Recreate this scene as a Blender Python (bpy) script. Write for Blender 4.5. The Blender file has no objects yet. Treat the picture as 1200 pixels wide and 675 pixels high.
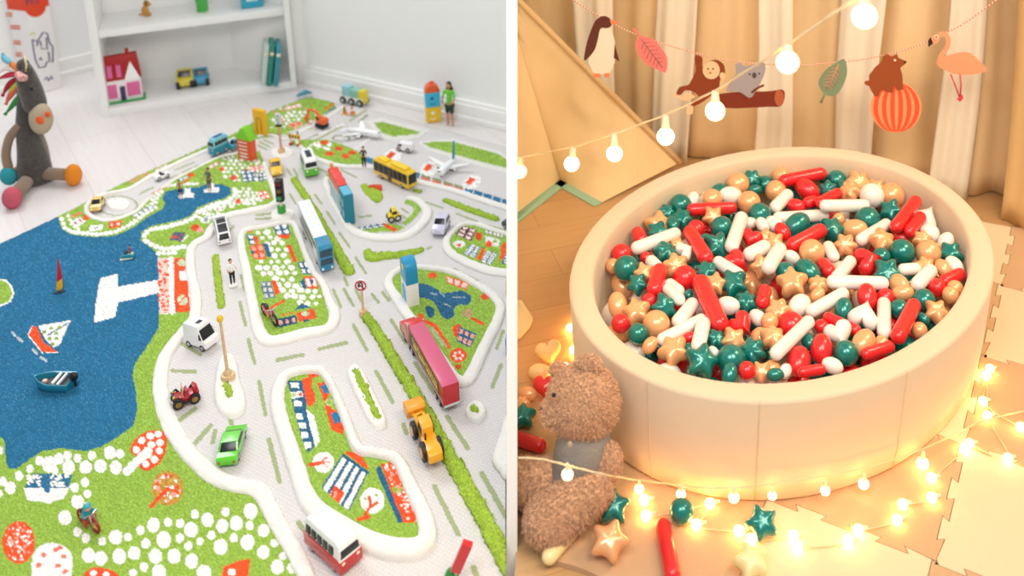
import bpy, bmesh, math, random
import numpy as np
from mathutils import Vector, Matrix, noise
random.seed(7); rng = np.random.RandomState(7)
PI = math.pi
SC = bpy.context.scene
COL = SC.collection
# ------------------------------------------------------------------ camera
F, CX, YH, HCAM = 1150.0, 740.0, -380.0, 1.5
PITCH = math.radians(15)
CY = YH + F*math.tan(PITCH)
cam_d = bpy.data.cameras.new('camera'); cam = bpy.data.objects.new('camera', cam_d); COL.objects.link(cam)
cam.location = (0, 0, HCAM); cam.rotation_euler = (PI/2-PITCH, 0, 0)
cam_d.sensor_fit = 'HORIZONTAL'; cam_d.sensor_width = 36; cam_d.lens = F/1200*36
cam_d.shift_x = (600-CX)/1200; cam_d.shift_y = -(337.5-CY)/1200
cam_d.clip_start = .02
cam_d.dof.use_dof = True; cam_d.dof.focus_distance = 2.12; cam_d.dof.aperture_fstop = 2.4
SC.camera = cam
FW = Vector((0, math.cos(PITCH), -math.sin(PITCH))); UP = Vector((0, math.sin(PITCH), math.cos(PITCH)))
CAMP = Vector((0, 0, HCAM))
# ------------------------------------------------------------------ light
SC.view_settings.view_transform = 'Standard'; SC.view_settings.look = 'None'
SC.view_settings.gamma = 1; SC.view_settings.use_curve_mapping = False
SC.view_settings.exposure = 0.0
w = bpy.data.worlds.new('world'); SC.world = w; w.use_nodes = True
w.node_tree.nodes['Background'].inputs[0].default_value = (.93, .96, 1, 1)
w.node_tree.nodes['Background'].inputs[1].default_value = .42
def area(name, loc, target, size, power, color):
    l = bpy.data.lights.new(name, 'AREA'); l.shape = 'RECTANGLE'; l.size, l.size_y = size
    l.energy = power; l.color = color
    o = bpy.data.objects.new(name, l); COL.objects.link(o); o.location = loc
    d = Vector(target)-Vector(loc); o.rotation_euler = d.to_track_quat('-Z', 'Y').to_euler()
    return o
area('window_daylight', (-2.1, 3.4, 2.5), (-.9, 2.3, 0), (2.0, 1.2), 62, (.97, .98, 1))
area('playroom_front_fill', (-.55, .25, 2.3), (-.8, 2.2, 0), (1.0, .8), 26, (1, .99, .97))  # unseen fill added near the camera to brighten the partition end
area('den_front_fill', (.75, .5, 2.3), (.5, 2.3, .1), (.9, .9), 33, (1, .83, .62))  # added warm fill from the camera side, not a fixture of the den
area('den_curtain_fill', (1.5, 1.9, 1.9), (.55, 2.9, .4), (.8, .5), 20, (1, .74, .44))  # warm fill added out of view to lift the curtains

def rayd(x, y): return FW + Vector(((x-CX)/F, 0, 0)) - UP*((y-CY)/F)
def fl(x, y, z=0.0):
    d = rayd(x, y); t = (z-HCAM)/d.z; return CAMP + d*t
def ay(x, y, Y):
    d = rayd(x, y); return CAMP + d*(Y/d.y)
def zc(p): return (Vector(p)-CAMP).dot(FW)
def proj(p):
    v = Vector(p)-CAMP; k = v.dot(FW); return (CX+F*v.x/k, CY-F*v.dot(UP)/k)
def onray(x, y, k): return CAMP + rayd(x, y)*k       # point whose distance along the view axis is k
def sc(p): return F/zc(p)                             # pixels per metre there
def vsc(p):
    p = Vector(p); a = proj(p); b = proj(p+Vector((0, 0, .01))); return (a[1]-b[1])/.01

# ------------------------------------------------------------------ materials
def lin(c):
    return tuple(((v/12.92) if v <= .04045 else ((v+.055)/1.055)**2.4) for v in c)
def hexc(h):
    h = h.lstrip('#'); return lin(tuple(int(h[i:i+2], 16)/255 for i in (0, 2, 4)))
MATS = {}
def M(h, rough=.45, metal=0, coat=0, emit=0, trans=0, bump=0, bscale=200, var=0, vscale=30, sheen=0, alpha=1, name=None, sss=0):
    key = (h, rough, metal, coat, emit, trans, bump, bscale, var, vscale, sheen, alpha, sss)
    if key in MATS: return MATS[key]
    m = bpy.data.materials.new(name or 'paint_'+h.lstrip('#')); m.use_nodes = True
    nt = m.node_tree; b = nt.nodes['Principled BSDF']; c = hexc(h)
    b.inputs['Base Color'].default_value = (*c, 1); b.inputs['Roughness'].default_value = rough
    b.inputs['Metallic'].default_value = metal; b.inputs['Coat Weight'].default_value = coat
    b.inputs['Coat Roughness'].default_value = .1
    b.inputs['Transmission Weight'].default_value = trans; b.inputs['Alpha'].default_value = alpha
    b.inputs['Sheen Weight'].default_value = sheen
    if sss:
        b.inputs['Subsurface Weight'].default_value = sss; b.inputs['Subsurface Radius'].default_value = (.02, .015, .01)
        b.inputs['Subsurface Scale'].default_value = .5
    if emit:
        b.inputs['Emission Color'].default_value = (*c, 1); b.inputs['Emission Strength'].default_value = emit
    tc = nt.nodes.new('ShaderNodeTexCoord')
    if bump:
        n = nt.nodes.new('ShaderNodeTexNoise'); n.inputs['Scale'].default_value = bscale; n.inputs['Detail'].default_value = 3
        bp = nt.nodes.new('ShaderNodeBump'); bp.inputs['Strength'].default_value = bump; bp.inputs['Distance'].default_value = .003
        nt.links.new(tc.outputs['Object'], n.inputs['Vector']); nt.links.new(n.outputs['Fac'], bp.inputs['Height'])
        nt.links.new(bp.outputs['Normal'], b.inputs['Normal'])
    if var:
        n = nt.nodes.new('ShaderNodeTexNoise'); n.inputs['Scale'].default_value = vscale; n.inputs['Detail'].default_value = 4
        r = nt.nodes.new('ShaderNodeValToRGB'); r.color_ramp.elements[0].position = .35; r.color_ramp.elements[1].position = .65
        r.color_ramp.elements[0].color = (*[v*(1-var) for v in c], 1); r.color_ramp.elements[1].color = (*[min(1, v*(1+var*.6)) for v in c], 1)
        nt.links.new(tc.outputs['Object'], n.inputs['Vector']); nt.links.new(n.outputs['Fac'], r.inputs[0]); nt.links.new(r.outputs[0], b.inputs['Base Color'])
    MATS[key] = m; return m

# ------------------------------------------------------------------ objects
def tag(o, label=None, cat=None, group=None, kind=None):
    if label: o['label'] = label
    if cat: o['category'] = cat
    if group: o['group'] = group
    if kind: o['kind'] = kind
    return o
def empty(name, loc=(0, 0, 0), rz=0, label=None, cat=None, group=None):
    o = bpy.data.objects.new(name, None); COL.objects.link(o); o.location = loc; o.rotation_euler = (0, 0, rz); o.empty_display_size = .02
    return tag(o, label, cat, group)

class B:
    def __init__(s): s.bm = bmesh.new()
    def _new(s, t, mat=None, bev=0, seg=2):
        if bev: bmesh.ops.bevel(t, geom=list(t.edges), offset=bev, segments=seg, profile=.6, affect='EDGES', clamp_overlap=True)
        if mat is not None: bmesh.ops.transform(t, matrix=mat, verts=t.verts)
        me = bpy.data.meshes.new('t'); t.to_mesh(me); t.free(); s.bm.from_mesh(me); bpy.data.meshes.remove(me); return s
    def box(s, c, d, rot=None, bev=0):
        t = bmesh.new(); bmesh.ops.create_cube(t, size=1); bmesh.ops.transform(t, matrix=Matrix.Diagonal((*d, 1)), verts=t.verts)
        m = Matrix.Translation(c)
        if rot: m = m @ (Matrix.Rotation(rot[2], 4, 'Z') @ Matrix.Rotation(rot[1], 4, 'Y') @ Matrix.Rotation(rot[0], 4, 'X'))
        return s._new(t, m, bev)
    def cyl(s, p0, p1, r0, r1=None, n=20, bev=0):
        p0, p1 = Vector(p0), Vector(p1); r1 = r0 if r1 is None else r1; d = p1-p0
        t = bmesh.new(); bmesh.ops.create_cone(t, cap_ends=True, segments=n, radius1=r0, radius2=r1, depth=d.length)
        return s._new(t, Matrix.Translation((p0+p1)/2) @ d.to_track_quat('Z', 'Y').to_matrix().to_4x4(), bev)
    def sph(s, c, r, n=20, rot=None):
        t = bmesh.new(); bmesh.ops.create_uvsphere(t, u_segments=n, v_segments=max(6, n*2//3), radius=1)
        r = (r, r, r) if isinstance(r, (int, float)) else r
        m = Matrix.Translation(c)
        if rot: m = m @ (Matrix.Rotation(rot[2], 4, 'Z') @ Matrix.Rotation(rot[1], 4, 'Y') @ Matrix.Rotation(rot[0], 4, 'X'))
        return s._new(t, m @ Matrix.Diagonal((*r, 1)))
    def faces(s, vs, fs, mat=None, bev=0):
        t = bmesh.new(); vv = [t.verts.new(v) for v in vs]
        for f in fs:
            try: t.faces.new([vv[i] for i in f])
            except ValueError: pass
        bmesh.ops.recalc_face_normals(t, faces=t.faces)
        return s._new(t, mat, bev)
    def faces_raw(s, vs, fs):
        me = bpy.data.meshes.new('t'); me.from_pydata([tuple(v) for v in vs], [], fs); s.bm.from_mesh(me); bpy.data.meshes.remove(me)
    def prof(s, pts, hw, bev=0):
        """side profile (x,z) made solid; hw(z,x) gives the half width in y"""
        n = len(pts); vs = [(x, -hw(z, x), z) for x, z in pts]+[(x, hw(z, x), z) for x, z in pts]
        return s.faces(vs, [list(range(n)), list(range(2*n-1, n-1, -1))]+[(i, (i+1) % n, n+(i+1) % n, n+i) for i in range(n)], None, bev)
    def slab(s, pts, z0, z1, bev=0, mat=None):
        n = len(pts); vs = [(p[0], p[1], z0) for p in pts]+[(p[0], p[1], z1) for p in pts]
        return s.faces(vs, [list(range(n)), list(range(2*n-1, n-1, -1))]+[(i, (i+1) % n, n+(i+1) % n, n+i) for i in range(n)], mat, bev)
    def lathe(s, prof, c=(0, 0, 0), n=24, sx=1, sy=1, mat=None):
        vs = []; fs = []
        for r, z in prof:
            for k in range(n): a = 2*PI*k/n; vs.append((c[0]+r*math.cos(a)*sx, c[1]+r*math.sin(a)*sy, c[2]+z))
        m = len(prof)
        for i in range(m-1):
            for k in range(n): fs.append((i*n+k, i*n+(k+1) % n, (i+1)*n+(k+1) % n, (i+1)*n+k))
        fs.append(list(range(n))); fs.append(list(range(m*n-1, (m-1)*n-1, -1)))
        return s.faces(vs, fs, mat)
    def tube(s, pts, r, n=8, caps=True):
        pts = [Vector(p) for p in pts]; rr = r if isinstance(r, (list, tuple)) else [r]*len(pts)
        vs = []; fs = []; up = Vector((0, 0, 1)); pn = None
        for i, p in enumerate(pts):
            t = (pts[min(i+1, len(pts)-1)]-pts[max(i-1, 0)]).normalized()
            if pn is None: a = t.cross(up if abs(t.z) < .9 else Vector((1, 0, 0))).normalized()
            else: a = (pn-t*pn.dot(t)).normalized()
            pn = a; b = t.cross(a)
            for k in range(n): th = 2*PI*k/n; vs.append(p+(a*math.cos(th)+b*math.sin(th))*rr[i])
        for i in range(len(pts)-1):
            for k in range(n): fs.append((i*n+k, i*n+(k+1) % n, (i+1)*n+(k+1) % n, (i+1)*n+k))
        if caps: fs.append(list(range(n))); fs.append(list(range(len(vs)-1, len(vs)-n-1, -1)))
        return s.faces(vs, fs)
    def disp(s, amp, scale, off=0):
        s.bm.normal_update()
        mv = [(v, v.normal.copy(), v.co.copy()) for v in s.bm.verts]
        for v, n, c in mv: v.co = c + n*(noise.fractal(c*scale+Vector((off, off, off)), .7, 2.0, 3)*amp)
        return s
    def sub(s, n=1):
        bmesh.ops.subdivide_edges(s.bm, edges=list(s.bm.edges), cuts=n, use_grid_fill=True); return s
    def out(s, name, mat, parent=None, smooth=40, label=None):
        me = bpy.data.meshes.new(name); s.bm.to_mesh(me); s.bm.free()
        me.materials.append(mat)
        if smooth:
            me.polygons.foreach_set('use_smooth', [True]*len(me.polygons))
            if smooth < 180: me.set_sharp_from_angle(angle=math.radians(smooth))
        o = bpy.data.objects.new(name, me); COL.objects.link(o); o.parent = parent
        if label: o['label'] = label
        return o
def struct(o): o['kind'] = 'structure'; return o
def crom(pts, closed=False, k=6):
    P = [Vector(p) for p in pts]; n = len(P); out = []
    for i in range(n if closed else n-1):
        g = (lambda j: P[j % n]) if closed else (lambda j: P[min(max(j, 0), n-1)])
        a, b, c, d = g(i-1), g(i), g(i+1), g(i+2)
        for j in range(k):
            t = j/k; out.append(.5*((2*b)+(c-a)*t+(2*a-5*b+4*c-d)*t*t+(3*b-a-3*c+d)*t**3))
    if not closed: out.append(P[-1])
    return out

# ------------------------------------------------------------------ room shells
wall_m = M('#F5F5F3', .7, bump=.05, bscale=40, name='white_wall_paint')
# partition between the two rooms: thin white panel seen end on
k = 1.74
yb = None
for yy in range(700, 3000, 5):
    if onray(600, yy, k).z <= 0: yb = yy; break
d6 = rayd(600, YH).normalized()
nl, nr = [onray(593.6, -60, k), onray(593.6, yb, k)], [onray(606.2, -60, k), onray(606.2, yb, k)]
def solidwall(name, nl, nr, ext):
    vs = [nl[0], nl[1], nr[1], nr[0]]
    dh = Vector((d6.x, d6.y, 0)).normalized()*ext
    vs2 = []
    for v in vs:                                  # run straight back, level
        vs2.append(v+dh)
    b = B(); b.faces(vs+vs2, [(0, 1, 2, 3), (7, 6, 5, 4), (0, 3, 7, 4), (1, 5, 6, 2), (0, 4, 5, 1), (3, 2, 6, 7)])
    return b.out(name, wall_m, None, 0)
top = onray(600, -60, k)
part = struct(solidwall('wall_middle', nl, nr, 3.6))
dh6 = Vector((d6.x, d6.y, 0)).normalized()
e1 = (nl[1]-nl[0]).normalized(); NLn = e1.cross(dh6).normalized(); NLp = nl[0]
if (fl(300, 400)-NLp).dot(NLn) < 0: NLn = -NLn       # points to the playroom
e2 = (nr[1]-nr[0]).normalized(); NRn = e2.cross(dh6).normalized(); NRp = nr[0]
if (fl(900, 400)-NRp).dot(NRn) < 0: NRn = -NRn       # points to the den
# upper part of the partition
zt = nl[0].z
b = B(); a0, a1 = nl[0].copy(), nr[0].copy(); b.faces([a0, a1, a1+dh6*3.6, a0+dh6*3.6]+[v+Vector((0, 0, 2.3-zt)) for v in (a0, a1, a1+dh6*3.6, a0+dh6*3.6)], [(0, 1, 2, 3), (7, 6, 5, 4), (0, 4, 5, 1), (1, 5, 6, 2), (2, 6, 7, 3), (3, 7, 4, 0)])
struct(b.out('wall_middle', wall_m, part, 0))

def wood(name, c1, c2, sx, sy, rot, gap='#8a8078', mort=.0015, rough=.35, soft=.86):
    m = bpy.data.materials.new(name); m.use_nodes = True; nt = m.node_tree; bs = nt.nodes['Principled BSDF']
    tc = nt.nodes.new('ShaderNodeTexCoord'); mp = nt.nodes.new('ShaderNodeMapping'); mp.inputs['Rotation'].default_value = (0, 0, rot)
    br = nt.nodes.new('ShaderNodeTexBrick'); br.inputs['Scale'].default_value = 1; br.inputs['Brick Width'].default_value = sx; br.inputs['Row Height'].default_value = sy
    br.inputs['Mortar Size'].default_value = mort; br.inputs['Color1'].default_value = (*hexc(c1), 1); br.inputs['Color2'].default_value = (*hexc(c2), 1); br.inputs['Mortar'].default_value = (*hexc(gap), 1)
    nz = nt.nodes.new('ShaderNodeTexNoise'); nz.inputs['Scale'].default_value = 6; nz.inputs['Detail'].default_value = 6
    mp2 = nt.nodes.new('ShaderNodeMapping'); mp2.inputs['Scale'].default_value = (1, 14, 1)
    mx = nt.nodes.new('ShaderNodeMix'); mx.data_type = 'RGBA'; mx.blend_type = 'MULTIPLY'; mx.inputs[0].default_value = 1
    rp = nt.nodes.new('ShaderNodeValToRGB'); rp.color_ramp.elements[0].position = .3; rp.color_ramp.elements[0].color = (soft, soft*.985, soft*.97, 1); rp.color_ramp.elements[1].position = .7; rp.color_ramp.elements[1].color = (1, 1, 1, 1)
    L = nt.links.new
    L(tc.outputs['Object'], mp.inputs[0]); L(mp.outputs[0], br.inputs['Vector']); L(mp.outputs[0], mp2.inputs[0]); L(mp2.outputs[0], nz.inputs['Vector']); L(nz.outputs['Fac'], rp.inputs[0])
    L(br.outputs['Color'], mx.inputs[6]); L(rp.outputs[0], mx.inputs[7]); L(mx.outputs[2], bs.inputs['Base Color']); bs.inputs['Roughness'].default_value = rough
    return m
# floors meet the partition; both are level at z = 0
def floorpoly(name, pts, mat):
    b = B(); b.slab(pts, -.05, 0); return struct(b.out(name, mat, None, 0))
gl = onray(593.6, yb, k); gr = onray(606.2, yb, k)
far = dh6*3.4
floorpoly('floor_left', [(gl.x, gl.y), (gl.x+far.x, gl.y+far.y), (-1.0, 5.2), (-4.2, 5.2), (-4.2, .5), (gl.x+(.5-gl.y)*0, .5)], wood('pale_floor_boards', '#E2DEDD', '#DEDAD9', 1.4, .19, .9, '#CBC6C3', .0010, soft=.95))
floorpoly('floor_right', [(gr.x, gr.y), (gr.x+far.x, gr.y+far.y), (1.4, 5.2), (4.0, 5.2), (4.0, .5), (gr.x, .5)], wood('warm_floor_boards', '#CFA676', '#C69C6B', 1.2, .12, -.35, '#B28A5A', .0010, soft=.9))
# playroom walls
P0 = fl(361, 97); P1 = fl(594, 150); dW = (P1-P0).normalized(); P1e = P0+dW*((P1-P0).length+.02)
def wallquad(name, a, b_, h, t=.06, side=1, mat=wall_m, z0=0, kind=True, parent=None):
    d = (b_-a).normalized(); n = Vector((-d.y, d.x, 0))*t*side
    b = B(); b.slab([(a.x, a.y), (b_.x, b_.y), (b_.x+n.x, b_.y+n.y), (a.x+n.x, a.y+n.y)], z0, h)
    o = b.out(name, mat, parent, 0)
    if kind: struct(o)
    return o
wallquad('wall_back', P0, P1e, 2.2)
trim = M('#F4F3F0', .45, name='white_gloss_trim')
wb = B(); n = Vector((dW.y, -dW.x, 0))
for (hh, t) in ((.075, .012), (.062, .018), (.02, .024)):
    a, c = P0, P1e; wb.slab([(a.x, a.y), (c.x, c.y), (c.x+n.x*t, c.y+n.y*t), (a.x+n.x*t, a.y+n.y*t)], 0, hh, .002)
struct(wb.out('baseboard_back', trim, None, 30))
Pl = fl(325, 93); Pl2 = P0+(Pl-P0).normalized()*.35
wallquad('wall_left', P0, Pl2, 2.2, side=-1)
Q0 = fl(-60, 122); Q1 = fl(106, 81); Q1e = Q0+(Q1-Q0).normalized()*((Q1-Q0).length+1.4)
wallquad('wall_far', Q0, Q1e, 2.2)
dQ = (Q1e-Q0).normalized(); nq = Vector((dQ.y, -dQ.x, 0)); wb = B()
for (hh, t) in ((.07, .012), (.02, .02)): wb.slab([(Q0.x, Q0.y), (Q1e.x, Q1e.y), (Q1e.x+nq.x*t, Q1e.y+nq.y*t), (Q0.x+nq.x*t, Q0.y+nq.y*t)], 0, hh, .002)
struct(wb.out('baseboard_left', trim, None, 30))
# den back wall behind the curtains
den_m = M('#E3C79C', .8, name='den_wall_paint')
C0 = fl(560, 190); C1w = Vector((2.2, 2.45, 0))
C0 = Vector((-.30, 3.32, 0)); 
wallquad('wall_den_back', C0, C1w, 2.2, mat=den_m)
wallquad('wall_den_right', C1w, Vector((2.6, .4, 0)), 2.2, mat=den_m)
# ------------------------------------------------------------------ the play rug
RUGZ = .012
SEA, GRN, WHT, ROAD, ORG, TEA, DSH, PNK = [np.array(hexc(h)) for h in ('#186A92', '#90B342', '#F3F0EA', '#DDD9D8', '#E8511D', '#205F82', '#A6B183', '#EFA492')]
STEP = 1.2
gx = np.arange(-70, 598, STEP); gy = np.arange(100, 735, STEP)
GX, GY = np.meshgrid(gx, gy); NY, NX = GX.shape
def smooth_noise(cell, amp, seed):
    r = np.random.RandomState(seed); h, w_ = int(NY/cell)+3, int(NX/cell)+3
    g = r.rand(h, w_)*2-1
    yy = np.arange(NY)/cell; xx = np.arange(NX)/cell; y0 = yy.astype(int); x0 = xx.astype(int); fy = (yy-y0)[:, None]; fx = (xx-x0)[None]
    a = g[y0][:, x0]; b_ = g[y0][:, x0+1]; c = g[y0+1][:, x0]; d = g[y0+1][:, x0+1]
    return amp*((a*(1-fx)+b_*fx)*(1-fy)+(c*(1-fx)+d*fx)*fy)
depthf = np.clip((GY-60)/400, .25, 1.3)
WX = GX+(smooth_noise(2, .35, 1)+smooth_noise(5, .3, 2))*depthf; WY = GY+(smooth_noise(2, .35, 3)+smooth_noise(5, .3, 4))*depthf
CC = np.empty((NY, NX, 3)); CC[:] = ROAD; PL = np.zeros((NY, NX))
def bbox(x0, y0, x1, y1):
    i0 = max(0, int((x0-gx[0])/STEP)-2); i1 = min(NX, int((x1-gx[0])/STEP)+4); j0 = max(0, int((y0-gy[0])/STEP)-2); j1 = min(NY, int((y1-gy[0])/STEP)+4)
    return slice(j0, max(j0, j1)), slice(i0, max(i0, i1))
def inpoly(poly, X, Y):
    r = np.zeros(X.shape, bool); n = len(poly)
    for i in range(n):
        (x0, y0), (x1, y1) = poly[i], poly[(i+1) % n]
        if y0 == y1: continue
        c = ((y0 > Y) != (y1 > Y)) & (X < (x1-x0)*(Y-y0)/(y1-y0)+x0); r ^= c
    return r
def PO(poly, col, pile=1, sm=False):
    if sm: poly = [(v.x, v.y) for v in crom([(p[0], p[1], 0) for p in poly], True, 4)]
    xs = [p[0] for p in poly]; ys = [p[1] for p in poly]; s = bbox(min(xs), min(ys), max(xs), max(ys))
    m = inpoly(poly, WX[s], WY[s]); CC[s][m] = col; PL[s][m] = pile
def EL(cx, cy, rx, ry, col, pile=1, th=0, prob=1):
    R = max(rx, ry); s = bbox(cx-R, cy-R, cx+R, cy+R); dx, dy = WX[s]-cx, WY[s]-cy; c, q = math.cos(th), math.sin(th)
    m = ((dx*c+dy*q)/rx)**2+((-dx*q+dy*c)/ry)**2 < 1
    if prob < 1: m &= (rng.rand(*m.shape) < prob)
    CC[s][m] = col; PL[s][m] = pile
def LN(pts, wd, col, pile=1):
    for (x0, y0), (x1, y1) in zip(pts[:-1], pts[1:]):
        s = bbox(min(x0, x1)-wd, min(y0, y1)-wd, max(x0, x1)+wd, max(y0, y1)+wd); dx, dy = x1-x0, y1-y0; l = dx*dx+dy*dy+1e-9
        t = np.clip(((WX[s]-x0)*dx+(WY[s]-y0)*dy)/l, 0, 1); m = np.hypot(WX[s]-x0-t*dx, WY[s]-y0-t*dy) < wd/2; CC[s][m] = col; PL[s][m] = pile
def STONES(poly, sp, r, col=None, seed=0, asp=.8):
    rr = random.Random(seed); xs = [p[0] for p in poly]; ys = [p[1] for p in poly]; y = min(ys); row = 0
    while y < max(ys):
        x = min(xs)+(row % 2)*sp/2
        while x < max(xs):
            px_, py_ = x+rr.uniform(-.15, .15)*sp, y+rr.uniform(-.12, .12)*sp
            if inpoly(poly, np.array([[px_]]), np.array([[py_]]))[0, 0]: k_ = rr.choice((1, 1, .85, .65)); EL(px_, py_, r*k_, r*asp*k_, WHT if col is None else col)
            x += sp
        y += sp*asp*.9; row += 1
def STL(pts, sp, r, asp=.75, jit=0):
    rr = random.Random(3); acc = 0
    for (x0, y0), (x1, y1) in zip(pts[:-1], pts[1:]):
        L_ = math.hypot(x1-x0, y1-y0); t = acc
        while t < L_: u = t/L_; EL(x0+(x1-x0)*u+rr.uniform(-jit, jit), y0+(y1-y0)*u+rr.uniform(-jit, jit), r*rr.uniform(.85, 1.1), r*asp, WHT); t += sp
        acc = t-L_
def HOUSE(q, col, wins=(2, 2), wc=None, m=.18):
    PO(q, col); (ax, ay_), (bx, by), (cx, cy), (dx, dy) = q; wc = WHT if wc is None else wc
    def P(u, v): return ((ax*(1-u)+bx*u)*(1-v)+(dx*(1-u)+cx*u)*v, (ay_*(1-u)+by*u)*(1-v)+(dy*(1-u)+cy*u)*v)
    a, b_ = wins
    for i in range(a):
        for j in range(b_):
            u0, u1, v0, v1 = (i+m)/a, (i+1-m)/a, (j+m)/b_, (j+1-m)/b_; PO([P(u0, v0), P(u1, v0), P(u1, v1), P(u0, v1)], wc)
# lands of the north and west
NW = [(68, 254), (101, 237), (126, 224), (164, 205), (196, 191), (242, 170), (280, 154), (315, 131), (348, 118), (365, 114), (393, 121), (392, 127), (372, 140), (345, 153), (325, 165), (308, 178), (312, 200), (322, 225), (322, 240), (300, 242), (265, 252), (246, 268), (240, 280), (226, 288), (222, 303), (186, 303), (176, 291), (60, 300)]
PO(NW, GRN)
# road along the north edge, its roundabout
RD = [(104, 239), (112, 232), (124, 228), (148, 222), (175, 208), (207, 192), (232, 181), (257, 171), (277, 162), (300, 163), (325, 160), (330, 176), (300, 178), (281, 179), (257, 185), (238, 194), (210, 208), (186, 222), (178, 230), (165, 243), (145, 254), (125, 257), (110, 254), (102, 248)]
PO(RD, ROAD, 0)
PO([(320, 160), (350, 156), (381, 141), (405, 124), (430, 128), (594, 174), (594, 480), (300, 480), (325, 240), (312, 200), (303, 172)], ROAD, 0)
for a, c in (((205, 199), (228, 190)), ((214, 202), (232, 194)), ((196, 210), (208, 205)), ((167, 225), (180, 219)), ((163, 228), (179, 220))): LN([a, c], 1.6, DSH, 0)
EL(138, 241, 24, 12, DSH, 0); EL(138, 241, 21.5, 10.5, ROAD, 0); EL(138, 239, 13, 7, WHT); EL(138, 237, 4, 2.4, GRN)
LN([(100, 244), (105, 236), (112, 230)], 3, WHT)
# sea
PO([(-80, 322), (0, 286), (68, 254), (70, 262), (73, 269), (83, 276), (113, 279), (136, 277), (156, 268), (171, 257), (190, 246), (194, 240), (190, 233), (195, 225), (214, 221.6), (234, 220), (242, 216.6), (259, 216.6), (270, 221), (271, 228), (264, 233), (247, 238), (232, 244), (224, 253), (214, 258), (191, 263), (176, 266), (166, 273), (165, 283), (176, 291), (185, 299), (186, 321), (187, 368), (186, 385), (174, 405), (159, 426), (155, 441), (159, 458), (161, 481), (156, 501), (146, 508), (136, 515), (118, 525), (101, 530), (70, 527), (50, 530), (33, 541), (20, 550), (12, 551), (7, 543), (6, 520), (2, 514), (-20, 508), (-80, 500)], SEA)
# southern land
PO([(2, 514), (6, 520), (7, 543), (12, 551), (20, 550), (33, 541), (50, 530), (70, 527), (101, 530), (118, 525), (136, 515), (146, 508), (156, 501), (161, 481), (159, 458), (155, 441), (159, 426), (174, 405), (186, 385), (186, 369), (223, 364), (224, 375), (206, 393), (190, 413), (184, 436), (184, 456), (188, 478), (199, 505), (214, 528), (236, 550), (256, 564), (276, 573), (300, 580), (318, 606), (333, 633), (352, 662), (372, 740), (-80, 740), (-80, 500), (-20, 508)], GRN)
PO([(-40, 330), (0, 328), (8, 329), (14, 336), (17, 345), (13, 355), (0, 361), (-30, 362)], WHT); PO([(-40, 331), (0, 330), (7, 331), (12, 337), (15, 345), (11, 354), (0, 359), (-30, 360)], GRN)
PO([(118, 327), (138.5, 322), (138.5, 337), (188, 328.7), (188, 344), (138.5, 356), (135, 373), (110, 379.5), (114.6, 340)], WHT)
PO([(185, 303), (222, 303), (224, 366), (188, 370), (187, 340)], WHT)
PO([(185, 304), (197, 304), (199, 368), (188, 370), (187, 340)], PNK*.6+WHT*.4)
for i in range(60):
    x, y = 186+random.random()*12, 304+random.random()*64; EL(x, y, 1.6, 1.1, ORG)
PO([(203.5, 303), (217, 303), (218, 318), (210, 319), (211, 330), (220, 329), (221, 340), (223, 366), (205, 368)], ORG)
EL(213, 309, 5, 4, GRN*.6+WHT*.4); EL(214, 353, 6, 6, GRN*.5+WHT*.5); LN([(208, 360), (219, 346)], 1.5, ORG); LN([(201, 304), (202, 368)], 5, WHT)
# docks in the lagoon
PO([(217, 222), (223, 221), (223.7, 227), (228, 227.6), (227, 232), (210, 234), (209, 230), (215.5, 228)], WHT)
PO([(246, 216), (251, 216), (251, 221), (257, 221), (257, 226), (239, 227), (239, 223), (246, 222)], WHT)
# shore stones
STL([(73, 258), (76, 268), (86, 273), (113, 276), (135, 273), (152, 265), (168, 253), (184, 243)], 5.5, 3.0)
STL([(80, 254), (84, 264), (92, 269)], 5, 2.4); STL([(170, 246), (183, 238), (184, 232), (192, 223)], 5, 2.6)
STL([(178, 240), (180, 231), (193, 219), (212, 217), (232, 216)], 5, 2.4)
STL([(170, 283), (169, 275), (178, 270), (195, 267), (215, 262), (226, 257), (233, 249), (247, 242), (266, 237), (275, 230), (276, 222)], 6, 3.4)
STL([(172, 284), (182, 290), (192, 293), (206, 292), (216, 290)], 6.5, 3.8); STL([(186, 298), (198, 298), (208, 297)], 6, 3.4)
STONES([(272, 222), (300, 222), (315, 232), (300, 240), (270, 244), (262, 240), (275, 233)], 6, 2.8, seed=2)
STONES([(232, 250), (250, 243), (268, 243), (246, 262), (236, 262)], 6, 2.8, seed=4)
STONES([(255, 195), (280, 184), (305, 186), (308, 210), (280, 215), (265, 212)], 6.5, 2.4, seed=5)
STONES([(318, 140), (345, 130), (370, 128), (345, 145), (325, 155)], 6, 2.3, seed=6)
# houses and beds, north
HOUSE([(93, 250), (100, 250), (88, 255), (80, 256)], ORG*.7+WHT*.3, (1, 1), ORG)
HOUSE([(82, 261), (94, 255), (101, 261), (91, 267)], WHT, (2, 1), TEA*.5+ORG*.5, .3)
EL(101, 256, 4, 3, ORG); HOUSE([(106, 265), (122, 264), (119, 271), (104, 272)], WHT, (1, 1), TEA, .34)
HOUSE([(127, 261), (143, 259), (142, 267), (127, 269)], ORG, (2, 1), WHT, .3)
HOUSE([(155, 253), (178, 241), (181, 244), (158, 256)], TEA*.7+WHT*.2, (4, 1), WHT, .15)
for a, c in (((150, 213), (172, 203)), ((151, 216), (175, 205)), ((179, 227), (199, 218))): LN([a, c], 1.3, ORG*.8+WHT*.2)
HOUSE([(181, 200), (196, 193), (198, 196), (183, 203)], ORG*.5+WHT*.4, (3, 1)); HOUSE([(210, 183), (236, 171), (237, 174), (212, 186)], DSH*.6, (4, 1)); 
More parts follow.
